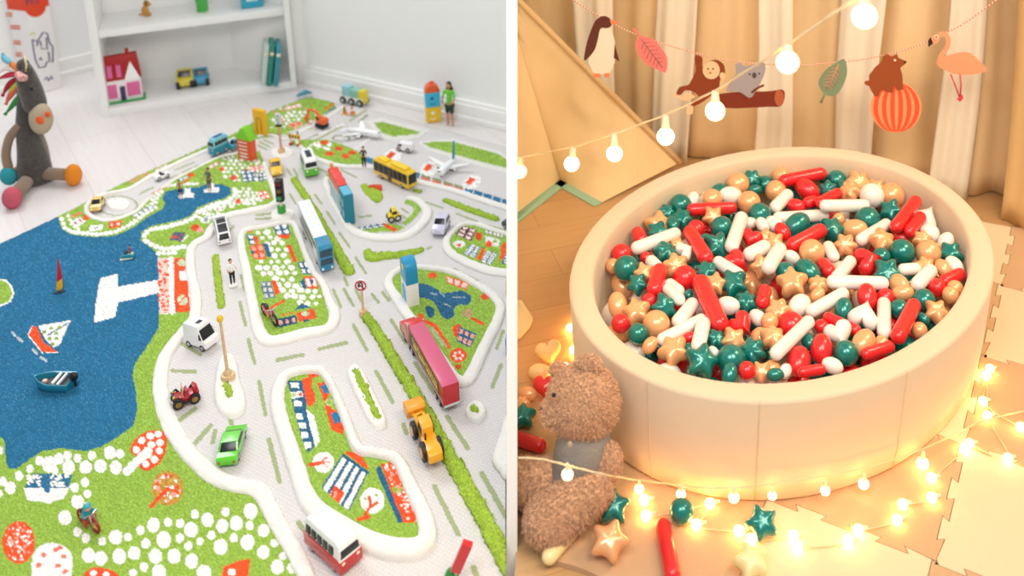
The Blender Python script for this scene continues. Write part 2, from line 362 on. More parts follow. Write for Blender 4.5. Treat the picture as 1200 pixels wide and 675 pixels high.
HOUSE([(244, 196), (255, 190), (257, 194), (246, 199)], ORG*.6+WHT*.2, (2, 1)); HOUSE([(260, 186), (274, 181), (276, 186), (262, 190)], DSH*.5, (3, 1), WHT*.7)
HOUSE([(207, 212), (220, 206), (222, 209), (210, 214)], TEA*.6+WHT*.3, (2, 1)); EL(224, 206, 4, 2.5, ORG); LN([(214, 216), (222, 211)], 2, ORG)
EL(260, 199, 3.5, 2.2, ORG); EL(288, 201, 3, 2, ORG*.8); EL(279, 237, 3.5, 3, ORG); EL(274, 209, 4, 3, ORG*.9)
HOUSE([(281, 201), (300, 199), (303, 212), (286, 215)], TEA, (3, 3)); HOUSE([(292, 196), (308, 194), (310, 200), (294, 203)], ORG*.8+WHT*.1, (3, 2))
HOUSE([(302, 226), (312, 224), (318, 233), (306, 235)], ORG, (2, 2)); HOUSE([(299, 205), (311, 203), (313, 212), (300, 214)], TEA*.8, (3, 2))
HOUSE([(250, 244), (266, 241), (262, 248), (253, 249)], WHT, (2, 1), ORG*.7, .36); HOUSE([(237, 257), (247, 250), (244, 262), (238, 263)], WHT, (1, 1), TEA*.6+WHT*.3)
HOUSE([(203, 274), (217, 273), (214, 284), (199, 283)], TEA*.8, (2, 2), TEA*.6+ORG*.3); LN([(199, 279), (208, 279)], 1.6, ORG); LN([(214, 283), (220, 277)], 2, WHT)
EL(229, 268, 5, 4, ORG*.85); EL(235, 271, 4, 3, PNK)
for i in range(60): EL(random.uniform(318, 372), random.uniform(122, 152), 1.8, 1.0, [WHT, GRN*1.2, ORG*.8+WHT*.2, PNK][i % 4])
HOUSE([(334, 126), (352, 122), (354, 126), (337, 130)], PNK, (3, 1)); HOUSE([(338, 146), (352, 143), (354, 148), (341, 150)], PNK, (2, 1), ORG*.9)
EL(372, 123, 18, 6, GRN); LN([(380, 130), (391, 122)], 2, ORG); LN([(382, 133), (393, 127)], 1.6, TEA)
# grid road marks
DASH = [((325, 422), (355, 415.6)), ((374, 409), (406, 401.7)), ((304, 448), (311, 486)), ((414.6, 381.6), (429.7, 410.5)), ((458.7, 375), (475, 401.7)), ((441, 435.7), (460, 471)), ((472.5, 497.4), (476, 507.5)), ((486.4, 425.6), (509, 461)), ((524, 488.6), (548, 525)), ((577, 453), (587, 428)), ((582, 408), (589.7, 388)), ((390.7, 340), (399.5, 360)), ((403, 339), (414, 358)), ((417, 339), (423, 352)), ((436, 345), (443.6, 354)), ((448.6, 342.5), (456, 352.6)), ((281, 354), (287.6, 380.5)), ((282.5, 322.5), (286, 339)), ((291, 398), (298.5, 425.6)), ((211.6, 401.7), (235.5, 415.6)), ((201.5, 434.5), (229, 435.7)), ((209, 493.6), (229, 478.5)), ((228, 520), (247, 498.7)), ((315, 515), (327.7, 564)), ((350, 613), (360.5, 626)), ((509, 570.5), (536.8, 626)), ((564.5, 555), (593.5, 606)), ((555, 666), (562, 682)), ((340, 228), (346.6, 239)), ((369, 228), (377, 239)), ((383, 248), (392, 262)), ((398, 273), (409.6, 289.6)), ((417, 302), (428.5, 320)), ((300, 252), (317.6, 250)), ((300, 257), (317.6, 255.6)), ((268, 270), (274, 265.4)), ((252, 505), (249, 518)), ((270, 490), (272, 500)), ((404, 326), (407, 334))]
for a, c in DASH: y = (a[1]+c[1])/2; LN([a, c], 2.4+4.6*max(0, (y-220))/430, DSH, 0)
for a, c in (((499, 237), (519, 244)), ((535.5, 250.6), (559.4, 259.4)), ((573, 264.5), (593.5, 270.8)), ((531.7, 314.8), (559.4, 328.7)), ((421, 254.4), (434.8, 253)), ((399.5, 199), (418, 207.8)), ((336, 198), (341, 205)), ((344, 198), (348, 205)), ((302.7, 170.5), (312.7, 175)), ((305, 166.7), (316.5, 172.4)), ((309, 164), (320, 168.6)), ((368, 165.5), (403, 146.6)), ((410, 141.6), (429, 129)), ((366, 195), (384, 202)), ((470, 244), (478, 249)), ((470, 252), (476, 256)), ((500, 292), (506, 289))): LN([a, c], 2.2, DSH, 0)
LN([(421, 143), (430, 135)], 2.2, DSH*.6, 0); LN([(347, 169), (373, 157)], 1.2, DSH*.7, 0)
# airfield
PO([(428, 142), (446, 138), (503, 152), (498, 158), (461, 165), (446, 160)], WHT*.93, 0); PO([(438, 144), (448, 143), (493, 155.4), (488, 158), (460, 160.5), (448, 156.7)], GRN)
PO([(490, 166), (530, 162), (585, 177), (596, 184), (596, 203), (560, 194), (500, 175)], WHT*.93, 0); PO([(495, 167.6), (528, 166), (582, 180), (596, 189), (596, 198), (563, 190), (538, 183), (503, 172.7)], GRN)
PO([(340, 166), (370, 164), (386, 165), (412, 174), (428, 184), (427, 192), (400, 195), (380, 190), (362, 180)], GRN, sm=True)
for i in range(34): EL(random.uniform(362, 388), random.uniform(167, 176), 2.4, 1.5, WHT if i % 3 else GRN)
for (x, y) in ((380, 168), (397, 175), (386, 181), (405, 184), (413, 180)): EL(x, y, 5, 2.6, ORG*.9); 
EL(400, 162, 11, 4, DSH*.6, 0); EL(400, 162, 8.6, 2.8, ROAD, 0); LN([(374, 158), (402, 146), (436, 160), (415, 176)], 2, WHT)
for k_ in range(6):
    t0, t1 = k_/6+.012, (k_+1)/6-.012; A = lambda t, o: (429+64*t, 184+20*t+o); PO([A(t0, 0), A(t1, 0), (A(t1, 6)[0]-2, A(t1, 6)[1]), (A(t0, 6)[0]-2, A(t0, 6)[1])], TEA*1.5)
for k_ in range(4):
    t0, t1 = k_/4+.02, (k_+1)/4-.02; A = lambda t, o: (493+51*t, 204+15.5*t+o); PO([A(t0, 0), A(t1, 0), A(t1, 4), A(t0, 4)], DSH*.7); PO([A(t0, 3.5), A(t1, 3.5), A(t1, 6), A(t0, 6)], ORG*.8+WHT*.1)
for k_ in range(5):
    t0, t1 = k_/5+.012, (k_+1)/5-.012; A = lambda t, o: (544.5+55*t, 219.5+17*t+o); PO([A(t0, 0), A(t1, 0), (A(t1, 7)[0]-2, A(t1, 7)[1]), (A(t0, 7)[0]-2, A(t0, 7)[1])], TEA*1.5)
for (x, y) in ((457.6, 182.7), (501.6, 197), (550.8, 213)):
    PO([(x-9, y+3), (x-1, y-7), (x+12, y-5), (x+13, y+2), (x+3, y+10), (x-6, y+8)], WHT, sm=True); PO([(x-6, y+2.5), (x, y-4.5), (x+6.5, y-2), (x, y+5)], ORG)
# flower triangle, car park
PO([(475.7, 234), (487, 236), (494, 246), (487, 256), (476, 265), (470, 263), (480, 254), (486, 247), (483, 242), (474, 239)], GRN)
PO([(418, 268), (455, 262), (475, 266), (466, 272), (440, 273), (420, 272)], GRN); HOUSE([(419, 267), (448, 262), (452, 266), (423, 271)], TEA, (4, 2)); PO([(448, 261), (466, 270), (462, 273), (452, 268)], ORG)
PO([(381, 206), (384, 204), (391, 216), (388, 220)], GRN)
# block with stone garden
PO([(286, 270), (310, 266), (340, 261), (349, 272), (357, 294), (367, 317), (378, 331), (386, 352), (392, 372), (383, 386), (355, 391), (333, 397), (314, 398), (304, 387), (297, 360), (292, 335), (288, 312), (283, 290)], GRN)
PO([(331, 443), (346, 437), (372, 435), (383, 442), (393, 461), (402, 483), (410, 504), (420, 526), (441, 532), (464, 538), (475, 555), (487, 581), (497, 610), (497, 628), (484, 638), (456, 637), (426, 627), (397, 610), (372, 593), (358, 573), (350, 550), (339, 518), (330, 490), (326, 466)], GRN)
PO([(458, 325), (469, 316), (485, 314), (507, 316), (532, 320), (557, 333), (577, 346), (585, 359), (582, 373), (574, 390), (563, 412), (554, 432), (545, 444), (535, 442), (524, 428), (508, 405), (491, 382), (478, 368), (466, 350)], GRN)
PO([(600, 276), (571, 267.5), (556, 263), (541, 264), (531, 271), (524, 282), (527, 293), (538, 301), (555, 309), (573, 315), (600, 319)], GRN)
PO([(286, 272), (310, 268), (339, 263), (346, 272), (356, 295), (366, 318), (375, 330), (386, 374), (345, 381), (318, 387), (309, 372), (302, 350), (297, 322), (291, 300)], GRN)
STONES([(298, 268), (322, 266), (326, 280), (334, 285), (342, 308), (350, 330), (378, 345), (381, 360), (350, 362), (338, 352), (326, 345), (322, 330), (303, 326), (300, 308), (314, 303), (310, 285)], 9.6, 4.2, seed=8)
HOUSE([(319, 265), (337, 262.5), (341, 275), (324, 277)], TEA, (2, 2)); PO([(324, 276.5), (341, 275), (338, 281), (328, 280)], ORG)
HOUSE([(289, 276), (297.7, 276), (300, 287), (292.7, 288.5)], TEA, (1, 2)); PO([(287, 271), (296, 270), (295, 273), (288, 274)], ORG)
PO([(297, 278), (302, 278), (304, 286), (300, 288)], ORG); HOUSE([(292.7, 289), (308, 287), (312, 304), (297, 305.5)], ORG, (2, 2), PNK); EL(296, 297, 2.4, 2, TEA)
PO([(307.8, 286.6), (313.5, 286.6), (318.5, 301.7), (313, 302)], TEA); PO([(335.5, 288), (340.5, 288), (348.7, 308), (344, 308.6)], ORG)
HOUSE([(348.7, 308), (360.7, 307), (366.7, 323), (354.6, 323)], TEA, (2, 2)); HOUSE([(355.6, 325), (369.4, 325), (373.5, 339), (360.6, 339.5)], ORG, (2, 1)); EL(366, 331, 2, 3, TEA)
PO([(352, 331), (356, 327.6), (360, 339.5), (355.6, 340)], TEA); HOUSE([(304.6, 330.7), (317, 330.7), (323, 350), (310, 351.5)], TEA*.7+WHT*.1, (2, 3), WHT*.7); PO([(317.8, 330), (323, 330), (328.5, 344), (323, 347.7)], ORG)
PO([(346.8, 368), (368, 363), (371, 374), (350.5, 379)], ORG); EL(358, 369, 5, 2.6, GRN*.5+WHT*.4); EL(359, 377, 4, 1.6, TEA); PO([(344.5, 365), (354, 356.5), (364, 361.6)], TEA)
HOUSE([(324, 375.4), (347, 370.4), (349, 380), (326.6, 385.5)], TEA*.6, (3, 1), PNK, .26); LN([(318, 362), (332, 354)], 3, ORG); LN([(330, 371), (344, 367)], 1.5, ORG)
# L-shaped block
PO([(337, 446), (345, 440), (363, 437), (378, 436), (387, 461), (402, 500), (405, 510), (415, 528), (440, 534), (458, 536), (470, 560), (493, 616), (476, 622), (441, 614), (408, 602), (380, 579), (364, 545), (357, 525), (342, 470)], GRN)
PO([(337, 448), (353.5, 447), (359, 470), (358.6, 480), (363, 495), (368.6, 525), (360.7, 532), (352, 510), (345, 482)], TEA)
for (x, y, a, c) in ((345.5, 453, 5.2, 3.3), (349, 474, 5, 3.3), (351.6, 489.5, 4.4, 3.4), (354.6, 500, 4.6, 3.6), (357, 511, 4.4, 3.8), (361, 523, 4.4, 4)): PO([(x-a, y-c), (x+a-1, y-c), (x+a, y+c), (x-a+1, y+c)], WHT*.95)
PO([(340, 461), (354, 459), (356, 466), (342, 469)], WHT*.9); EL(344, 464, 3, 3, GRN*.7+WHT*.3); EL(352, 463.5, 2.4, 2.4, ORG)
PO([(359, 481), (368, 488), (372, 503), (375, 517), (370, 525), (364, 505)], WHT)
PO([(353.5, 445), (360.4, 444), (363, 438), (376, 436.4), (379, 440), (366, 444), (365, 455), (369, 461.6), (370, 473), (361.6, 479), (358, 468)], ORG)
PO([(371.7, 450), (379, 449), (386, 458), (384, 468), (389, 481), (394, 483), (404, 503), (401, 510), (388, 505), (383, 485), (377, 465)], ORG); EL(386, 473, 5, 5, GRN*.8+WHT*.2); EL(386, 473, 3, 2.6, GRN)
PO([(376, 454), (383, 451.5), (385.6, 461.6), (380.5, 463.5)], TEA*1.6); PO([(387.5, 485.5), (397, 484), (400.7, 495.6), (392, 498)], TEA*1.6)
EL(379.3, 543, 12.5, 12, WHT); LN([(364, 546), (378, 543.6)], 4.5, ORG); LN([(374, 545), (384, 537)], 1.4, ORG); LN([(378, 544), (386, 543)], 1.2, ORG); LN([(378, 544), (384, 549)], 1.2, PNK)
q = [(402, 533), (432, 554), (409, 600.5), (376.7, 573)]; PO(q, TEA)
for i in range(4):
    u0, u1 = (i+.22)/4, (i+.82)/4; PP = lambda u, v: ((q[0][0]*(1-u)+q[1][0]*u)*(1-v)+(q[3][0]*(1-u)+q[2][0]*u)*v, (q[0][1]*(1-u)+q[1][1]*u)*(1-v)+(q[3][1]*(1-u)+q[2][1]*u)*v)
    PO([PP(u0, .07), PP(u1, .07), PP(u1, 1), PP(u0, 1)], WHT)
PO([(403, 532), (409, 529.6), (420, 532), (431, 546), (432, 553)], ORG); PO([(392, 570), (404, 579), (397, 592), (387, 583)], ORG); LN([(394, 578), (392, 584)], 3, PNK)
PO([(440, 551), (445.4, 546), (473, 613), (466.8, 615)], TEA); PO([(446, 545), (461.8, 542.5), (470.6, 569), (478, 581.6), (491, 613), (473, 615)], ORG)
PO([(459, 572), (469, 570), (472, 578), (462, 580)], GRN)
for i in range(46):
    t = random.random(); x = 447+30*t+random.uniform(2, 14); y = 545+68*t; EL(x, y, 1.7, 1.5, WHT if i % 2 else PNK)
EL(436.6, 588, 14.5, 15, WHT); LN([(426, 608), (434, 595), (433, 584)], 3.4, ORG); LN([(434, 596), (442, 591)], 4, ORG); LN([(421, 610), (432, 607)], 5, ORG); EL(441, 582, 2, 2, GRN); EL(428, 586, 2, 2, GRN*.7+WHT*.3)
# pond block
PO([(461, 325), (470, 317), (500, 317), (532, 322), (558, 337), (575, 350), (581, 362), (573, 380), (566, 394), (554, 422), (546, 434), (537, 438), (526, 432), (495, 384), (482, 368), (468, 347)], GRN)
PO([(490, 334), (505.4, 336.4), (520.5, 345), (538, 342), (548, 345), (553, 351.6), (548, 358), (538, 358), (532, 364), (532, 371.7), (524, 375.5), (516.7, 370.5), (511.7, 360.4), (505.4, 353), (490, 348)], TEA, sm=True)
PO([(498.5, 361.6), (504, 360), (509.5, 366.7), (506.7, 373.5), (501.6, 372)], TEA, sm=True)
for a in (((505, 345), (512, 346)), ((516, 344), (520, 348)), ((531, 350), (545, 350)), ((520, 357), (528, 360))): LN(a, 1.2, TEA*.5+WHT*.5)
HOUSE([(522.4, 324), (551, 333), (546, 341), (524, 332.4)], ORG, (3, 1), PNK*.5+WHT*.5, .14)
EL(506.7, 324, 5.5, 3.5, ORG); EL(568.4, 349, 5, 4, ORG*.9); EL(548, 368, 7, 5, PNK*.7, prob=.6); LN([(553, 374), (566, 381)], 3.5, ORG)
PO([(531, 384), (540, 382), (540, 393), (533, 396)], ORG, sm=True); HOUSE([(538, 384), (559, 392.6), (551, 408.7), (535.6, 401)], TEA, (3, 2), PNK)
LN([(492, 370), (498, 378), (510, 383), (526, 408)], 4.5, ORG); LN([(506, 386), (521, 406)], 5, DSH); EL(537, 417.8, 10, 8.5, ORG); 
for i in range(6): EL(537+5*math.cos(i), 418+4*math.sin(i), 2, 1.7, PNK*.5+WHT*.5)
EL(537, 431, 4, 3, ORG*.8)
# east block
PO([(540, 266), (554.5, 264), (569.6, 270), (596, 275), (596, 316), (576, 313), (543, 299), (526.8, 286), (531, 275)], GRN)
HOUSE([(542, 265.5), (559, 270), (552, 284), (534, 276)], np.array(hexc('#5A2E3A')), (2, 3), PNK*.4+WHT*.6); EL(561, 278, 4, 5, ORG*.8); EL(538, 287, 7, 4.5, WHT*.95); EL(538, 288.5, 2.5, 2, ORG)
HOUSE([(569, 270), (591, 276), (590, 281), (567, 274)], DSH*.5, (5, 1)); PO([(568, 277), (586, 282), (584, 291), (570, 287)], WHT*.9); EL(573, 287, 4, 3.5, ORG); EL(580, 284, 2.5, 2, GRN*1.2)
HOUSE([(552, 287), (563, 291), (556, 304), (543, 298)], TEA*1.3, (2, 5), WHT*.9, .1); PO([(566, 291), (569, 293), (563, 307), (558.5, 304)], ORG); HOUSE([(571, 294), (583, 299), (575, 312), (563, 307)], TEA*1.3, (2, 5), WHT*.9, .1); PO([(588, 287), (596, 284), (592, 300), (585, 309)], ORG); HOUSE([(591, 300), (598, 300), (598, 312), (588, 310)], TEA, (1, 3))
# south-west: boat drawing, stones, trees
S = lambda L_: [(x/3.97, 505+y/3.97) for x, y in L_]
PO([(38, 384), (33, 394), (50, 414), (68, 413.5), (52, 403), (43, 384)], ORG); PO([(45, 383), (83, 376.5), (70, 405), (63, 409), (54, 400)], WHT); LN([(56, 394), (80, 380)], 1.4, TEA)
for (x, y) in ((52, 390), (60, 386), (66, 398), (58, 398), (62, 405), (70, 385), (66, 392)): EL(x, y, 2.6, 2, GRN*.8)
LN([(38, 383), (33, 394), (50, 415), (68, 414)], 1.1, WHT); 
for a in (((15, 391), (18, 395)), ((21, 397), (26, 401)), ((39, 411), (44, 416)), ((48, 420), (54, 424))): LN(a, 3, SEA*.4+WHT*.5)
for (x, y, r) in [(15, 240, 20), (50, 270, 28), (0, 295, 15), (90, 215, 20), (140, 182, 18), (185, 145, 20), (230, 160, 35), (255, 190, 18), (275, 135, 25), (315, 120, 20), (320, 175, 30), (362, 133, 20), (400, 175, 30), (428, 120, 20), (468, 170, 30), (512, 108, 30), (540, 175, 30), (560, 112, 20), (348, 270, 22), (397, 245, 20), (408, 298, 18), (362, 335, 30), (408, 360, 20), (303, 410, 32), (362, 475, 20), (400, 505, 22), (475, 520, 18), (540, 500, 32), (597, 500, 18), (655, 468, 20), (715, 445, 32), (782, 430, 20), (838, 438, 20), (762, 512, 36), (680, 530, 22), (838, 505, 20), (890, 465, 32), (908, 393, 20), (966, 420, 30), (985, 492, 20), (932, 520, 18), (878, 543, 20), (1035, 448, 30), (1050, 382, 20), (1028, 545, 34), (1088, 505, 20), (1100, 435, 32), (1165, 380, 34), (1163, 445, 20), (1152, 525, 34), (412, 585, 32), (470, 600, 32), (555, 590, 34), (627, 575, 30), (724, 590, 32), (810, 590, 32), (893, 612, 32), (670, 640, 20), (740, 665, 34), (950, 665, 34), (620, 668, 18), (2, 95, 16), (1226, 470, 28), (1226, 570, 30), (1276, 530, 18), (1291, 640, 32), (1316, 590, 18), (1356, 645, 22)]:
    EL(x/3.97, 505+y/3.97, r*.95/3.97, r*1.1/3.97, WHT)
PO(S([(605, 95), (640, 35), (700, 5), (760, 10), (778, 60), (762, 130), (700, 188), (655, 182), (640, 130)]), ORG, sm=True)
for (x, y) in ((660, 50), (700, 30), (735, 20), (705, 70), (745, 60), (742, 98), (635, 95), (720, 138), (680, 160), (690, 115)): EL(x/3.97, 505+y/3.97, 4.4, 4.2, WHT)
LN(S([(590, 195), (690, 98)]), 10, WHT)
EL(780/3.97, 505+272/3.97, 19, 20, ORG*.6+GRN*.4, prob=.75); 
for i in range(40): a, r = random.random()*6.28, random.random()**.5*16; EL(780/3.97+r*math.cos(a), 573+r*math.sin(a), 2, 2, [PNK, WHT, ORG][i % 3])
LN(S([(705, 355), (780, 275)]), 5, ORG); LN(S([(780, 275), (830, 290)]), 2.5, ORG)
EL(88/3.97, 505+525/3.97, 19, 25, ORG); 
for i in range(70): a, r = random.random()*6.28, random.random()**.5; EL(22+r*17*math.cos(a), 637+r*22*math.sin(a), 1.5, 1.5, [PNK, WHT][i % 2])
EL(245/3.97, 505+610/3.97, 24, 21, WHT); PO(S([(145, 620), (340, 620), (330, 760), (160, 760)]), WHT)
for (x, y) in ((205, 585), (262, 560), (280, 550), (180, 630), (270, 632), (305, 660), (300, 590)): EL(x/3.97, 505+y/3.97, 3.6, 2.8, ORG*.8+WHT*.15)
PO(S([(400, 690), (410, 655), (450, 640), (520, 655), (550, 690)]), ORG, sm=True); EL(110, 673, 4, 3, WHT); EL(125, 675, 4, 3, WHT)
PO(S([(1030, 700), (1040, 640), (1110, 610), (1165, 600), (1155, 700)]), ORG); EL(272, 672, 5, 4, WHT)
PO(S([(110, 270), (330, 260), (300, 320), (230, 342), (130, 330)]), WHT); PO(S([(150, 205), (340, 208), (320, 270), (115, 272)]), TEA*1.2)
for i in range(60): EL(random.choice((random.uniform(31, 48), random.uniform(60, 80))), random.uniform(558, 571), 1.8, 1.4, WHT*.95)
LN(S([(220, 215), (222, 280)]), 7, TEA*1.3)

# mesh of the rug
out = [(-80, 322), (0, 286), (68, 254), (101, 237), (126, 224), (164, 205), (196, 191), (242, 170), (280, 154), (315, 131), (348, 118), (365, 114), (393, 120), (430, 127), (503, 147), (550, 160), (600, 174), (600, 760), (-80, 760)]
inside = inpoly(out, GX, GY)
spk = rng.rand(NY, NX)
CCv = np.clip(CC*(1+((spk-.5)*.55*PL+ (spk-.5)*.05)[..., None]), 0, 1)
CCv += (PL[..., None]*(spk[..., None] > .93))*.05
hz = RUGZ+PL*.003+smooth_noise(1, .0008, 9)*PL+smooth_noise(1, .00025, 11)
# unproject grid
dxx = (GX-CX)/F; dyy = -(GY-CY)/F
Dx = dxx; Dy = FW.y+UP.y*dyy; Dz = FW.z+UP.z*dyy; tt = (RUGZ-HCAM)/Dz
VX, VY = Dx*tt, Dy*tt
side = (VX-NLp.x)*NLn.x+(VY-NLp.y)*NLn.y+(0-NLp.z+RUGZ)*NLn.z
inside &= side > .001
idx = -np.ones((NY, NX), int); idx[inside] = np.arange(inside.sum())
V = np.stack([VX[inside], VY[inside], hz[inside]], 1); C4 = np.concatenate([CCv[inside], PL[inside][:, None]], 1)
a, b_, c, d = idx[:-1, :-1], idx[:-1, 1:], idx[1:, 1:], idx[1:, :-1]
ok = (a >= 0) & (b_ >= 0) & (c >= 0) & (d >= 0)
Fq = np.stack([a[ok], d[ok], c[ok], b_[ok]], 1)
# skirt down to the floor
from collections import Counter
ed = np.concatenate([Fq[:, [0, 1]], Fq[:, [1, 2]], Fq[:, [2, 3]], Fq[:, [3, 0]]]); key = np.sort(ed, 1); kk = key[:, 0]*10_000_000+key[:, 1]
u, inv, cnt = np.unique(kk, return_inverse=True, return_counts=True); be = ed[cnt[inv] == 1]
bv = np.unique(be); mp = {v: len(V)+i for i, v in enumerate(bv)}
V2 = V[bv].copy(); V2[:, 2] = .0005; V = np.concatenate([V, V2]); C4 = np.concatenate([C4, np.tile(np.array([*hexc('#E4DFD8'), 0]), (len(bv), 1))])
Fs = np.array([[e[1], e[0], mp[e[0]], mp[e[1]]] for e in be]); Fa = np.concatenate([Fq, Fs])
me = bpy.data.meshes.new('play_rug'); me.vertices.add(len(V)); me.vertices.foreach_set('co', V.ravel()); me.loops.add(len(Fa)*4); me.loops.foreach_set('vertex_index', Fa.ravel().astype(np.int32))
me.polygons.add(len(Fa)); me.polygons.foreach_set('loop_start', np.arange(len(Fa), dtype=np.int32)*4); me.polygons.foreach_set('loop_total', np.full(len(Fa), 4, np.int32)); me.update(calc_edges=True)
ca = me.color_attributes.new('Col', 'FLOAT_COLOR', 'POINT'); ca.data.foreach_set('color', C4.ravel())
me.polygons.foreach_set('use_smooth', [True]*len(me.polygons))
rm = bpy.data.materials.new('woven_and_tufted_rug'); rm.use_nodes = True; nt = rm.node_tree; bs = nt.nodes['Principled BSDF']; Lk = nt.links.new
at = nt.nodes.new('ShaderNodeVertexColor'); at.layer_name = 'Col'; tc = nt.nodes.new('ShaderNodeTexCoord'); mpn = nt.nodes.new('ShaderNodeMapping'); mpn.inputs['Rotation'].default_value = (0, 0, .5)
w1 = nt.nodes.new('ShaderNodeTexWave'); w1.inputs['Scale'].default_value = 42; w2 = nt.nodes.new('ShaderNodeTexWave'); w2.inputs['Scale'].default_value = 42; w2.bands_direction = 'Y'
mul = nt.nodes.new('ShaderNodeMath'); mul.operation = 'MULTIPLY'; nz = nt.nodes.new('ShaderNodeTexNoise'); nz.inputs['Scale'].default_value = 420; nz.inputs['Detail'].default_value = 2
hm = nt.nodes.new('ShaderNodeMix'); mapv = nt.nodes.new('ShaderNodeMapRange'); mapv.inputs['To Min'].default_value = .87; mapv.inputs['To Max'].default_value = 1.04
cm = nt.nodes.new('ShaderNodeMix'); cm.data_type = 'RGBA'; cm.blend_type = 'MULTIPLY'; cm.inputs[0].default_value = 1
bp = nt.nodes.new('ShaderNodeBump'); bp.inputs['Strength'].default_value = .55; bp.inputs['Distance'].default_value = .002
Lk(tc.outputs['Object'], mpn.inputs[0]); Lk(mpn.outputs[0], w1.inputs['Vector']); Lk(mpn.outputs[0], w2.inputs['Vector']); Lk(w1.outputs['Fac'], mul.inputs[0]); Lk(w2.outputs['Fac'], mul.inputs[1]); Lk(tc.outputs['Object'], nz.inputs['Vector'])
Lk(at.outputs['Alpha'], hm.inputs[0]); Lk(mul.outputs[0], hm.inputs[2]); Lk(nz.outputs['Fac'], hm.inputs[3]); Lk(hm.outputs[0], mapv.inputs[0]); Lk(at.outputs['Color'], cm.inputs[6]); Lk(mapv.outputs[0], cm.inputs[7])
Lk(cm.outputs[2], bs.inputs['Base Color']); Lk(hm.outputs[0], bp.inputs['Height']); Lk(bp.outputs[0], bs.inputs['Normal']); bs.inputs['Roughness'].default_value = .95
me.materials.append(rm)
rug = empty('play_rug', fl(300, 400), 0, 'large tufted play rug woven as a town with blue sea, roads and airport', 'rug')
ro = bpy.data.objects.new('rug_pile', me); COL.objects.link(ro); ro.parent = rug; ro.matrix_parent_inverse = rug.matrix_basis.inverted()
def rpart(o): o.parent = rug; o.matrix_parent_inverse = Matrix.Translation(rug.location).inverted(); return o

kerb_m = M('#F5F2EC', .95, bump=.9, bscale=420, sheen=.2, name='white_shag_pile')
hedge_m = M('#A3C23E', .95, bump=.8, bscale=260, var=.35, vscale=300, name='green_shag_pile')
def strip(name, px, wpx, hpx, mat, closed=False, amp=.0012, ns=90, kk=5):
    if not isinstance(wpx, (list, tuple)): wpx = [wpx]*len(px)
    mid = [fl(x, y, RUGZ) for x, y in px]; mm = [Vector((x, y, w_)) for (x, y), w_ in zip(px, wpx)]
    sm = crom(mm, closed, kk); P = []
    for v in sm:
        s_ = sc(fl(v.x, v.y)); h = hpx if hpx < 1 else hpx/s_; P.append((fl(v.x, v.y, RUGZ+h*.45), v.z/s_/2, h))
    # resample
    Q = [P[0]]; 
    for i in range(1, len(P)+(1 if closed else 0)):
        p, q_ = P[i-1], P[i % len(P)]; L_ = (p[0]-q_[0]).length; k_ = max(1, int(L_/.006))
        for j in range(1, k_+1): t = j/k_; Q.append((p[0].lerp(q_[0], t), p[1]*(1-t)+q_[1]*t, p[2]*(1-t)+q_[2]*t))
    if closed: Q.pop()
    n = len(Q); m = 12; vs = []; fs = []
    if mat is not kerb_m: amp *= 1.5; ns = 170
    for i, (p, hw, h) in enumerate(Q):
        a = Q[(i-1) % n if closed else max(i-1, 0)][0]; c = Q[(i+1) % n if closed else min(i+1, n-1)][0]; t = (c-a); t.z = 0; t.normalize(); nn = Vector((-t.y, t.x, 0))
        e = 1
        if not closed:
            dd = min((p-Q[0][0]).length, (p-Q[-1][0]).length); e = math.sqrt(max(.02, 1-(1-min(1, dd/max(hw, 1e-4)))**2))
        for j in range(m+1):
            th = PI*j/m; u = math.cos(th); zz = max(0, math.sin(th))**.6
            q3 = Vector((p.x, p.y, 0))+nn*hw*e*u; nz_ = noise.fractal(Vector((q3.x, q3.y, j*.05))*ns, .6, 2, 3)
            vs.append((q3.x+nz_*amp*u, q3.y+nz_*amp*u, RUGZ-.001+h*zz*e+nz_*amp*2.2*zz))
    for i in range(n if closed else n-1):
        for j in range(m): a = i*(m+1)+j; c = ((i+1) % n)*(m+1)+j; fs.append((a, a+1, c+1, c))
    b = B(); b.faces(vs, fs); return rpart(b.out(name, mat, None, 180))
def pad(name, px, hpx, mat, amp=.0012, ns=90, rings=9):
    pp = crom([(x, y, 0) for x, y in px], True, 6); s_ = sc(fl(*px[0])); h = hpx/s_; W_ = [fl(v.x, v.y, RUGZ+h*.4) for v in pp]
    c = sum(W_, Vector())/len(W_); vs = []; fs = []; n = len(W_)
    for r in range(rings+1):
        s1 = 1-(r/rings)**1.6 if r else 1; k_ = r/rings; zz = (1-(1-min(1, k_*2.2))**2)**.5
        for v in W_:
            q3 = c+(v-c)*(1-k_**1.5*.98); nz_ = noise.fractal(Vector((q3.x, q3.y, .3))*ns, .6, 2, 3)*amp; vs.append((q3.x+nz_, q3.y, RUGZ-.001+h*zz+nz_*2*min(1, k_*3)))
    for r in range(rings):
        for i in range(n): a = r*n+i; c2 = r*n+(i+1) % n; fs.append((a, c2, c2+n, a+n))
    fs.append(list(range(rings*n, rings*n+n))); b = B(); b.faces(vs, fs); return rpart(b.out(name, mat, None, 180))
strip('raised_kerb', [(309, 190), (315, 206), (321, 222), (325, 234), (317, 241), (300, 245), (285, 248), (270, 251), (258, 257), (248, 267), (242, 277), (228, 285), (223, 296), (224, 321), (229, 345), (228, 370), (218, 384), (203, 402), (192, 420), (188, 440), (188, 458), (193, 480), (204, 505), (221, 530), (243, 551), (262, 563), (284, 569), (304, 574), (318, 598), (333, 626), (348, 651), (366, 690)], [5, 6, 7, 9, 10, 11, 11, 11, 11, 11, 11, 10, 10, 11, 12, 13, 14, 15, 16, 16, 17, 18, 19, 19, 20, 20, 20, 20, 19, 19, 19, 19], .012, kerb_m)
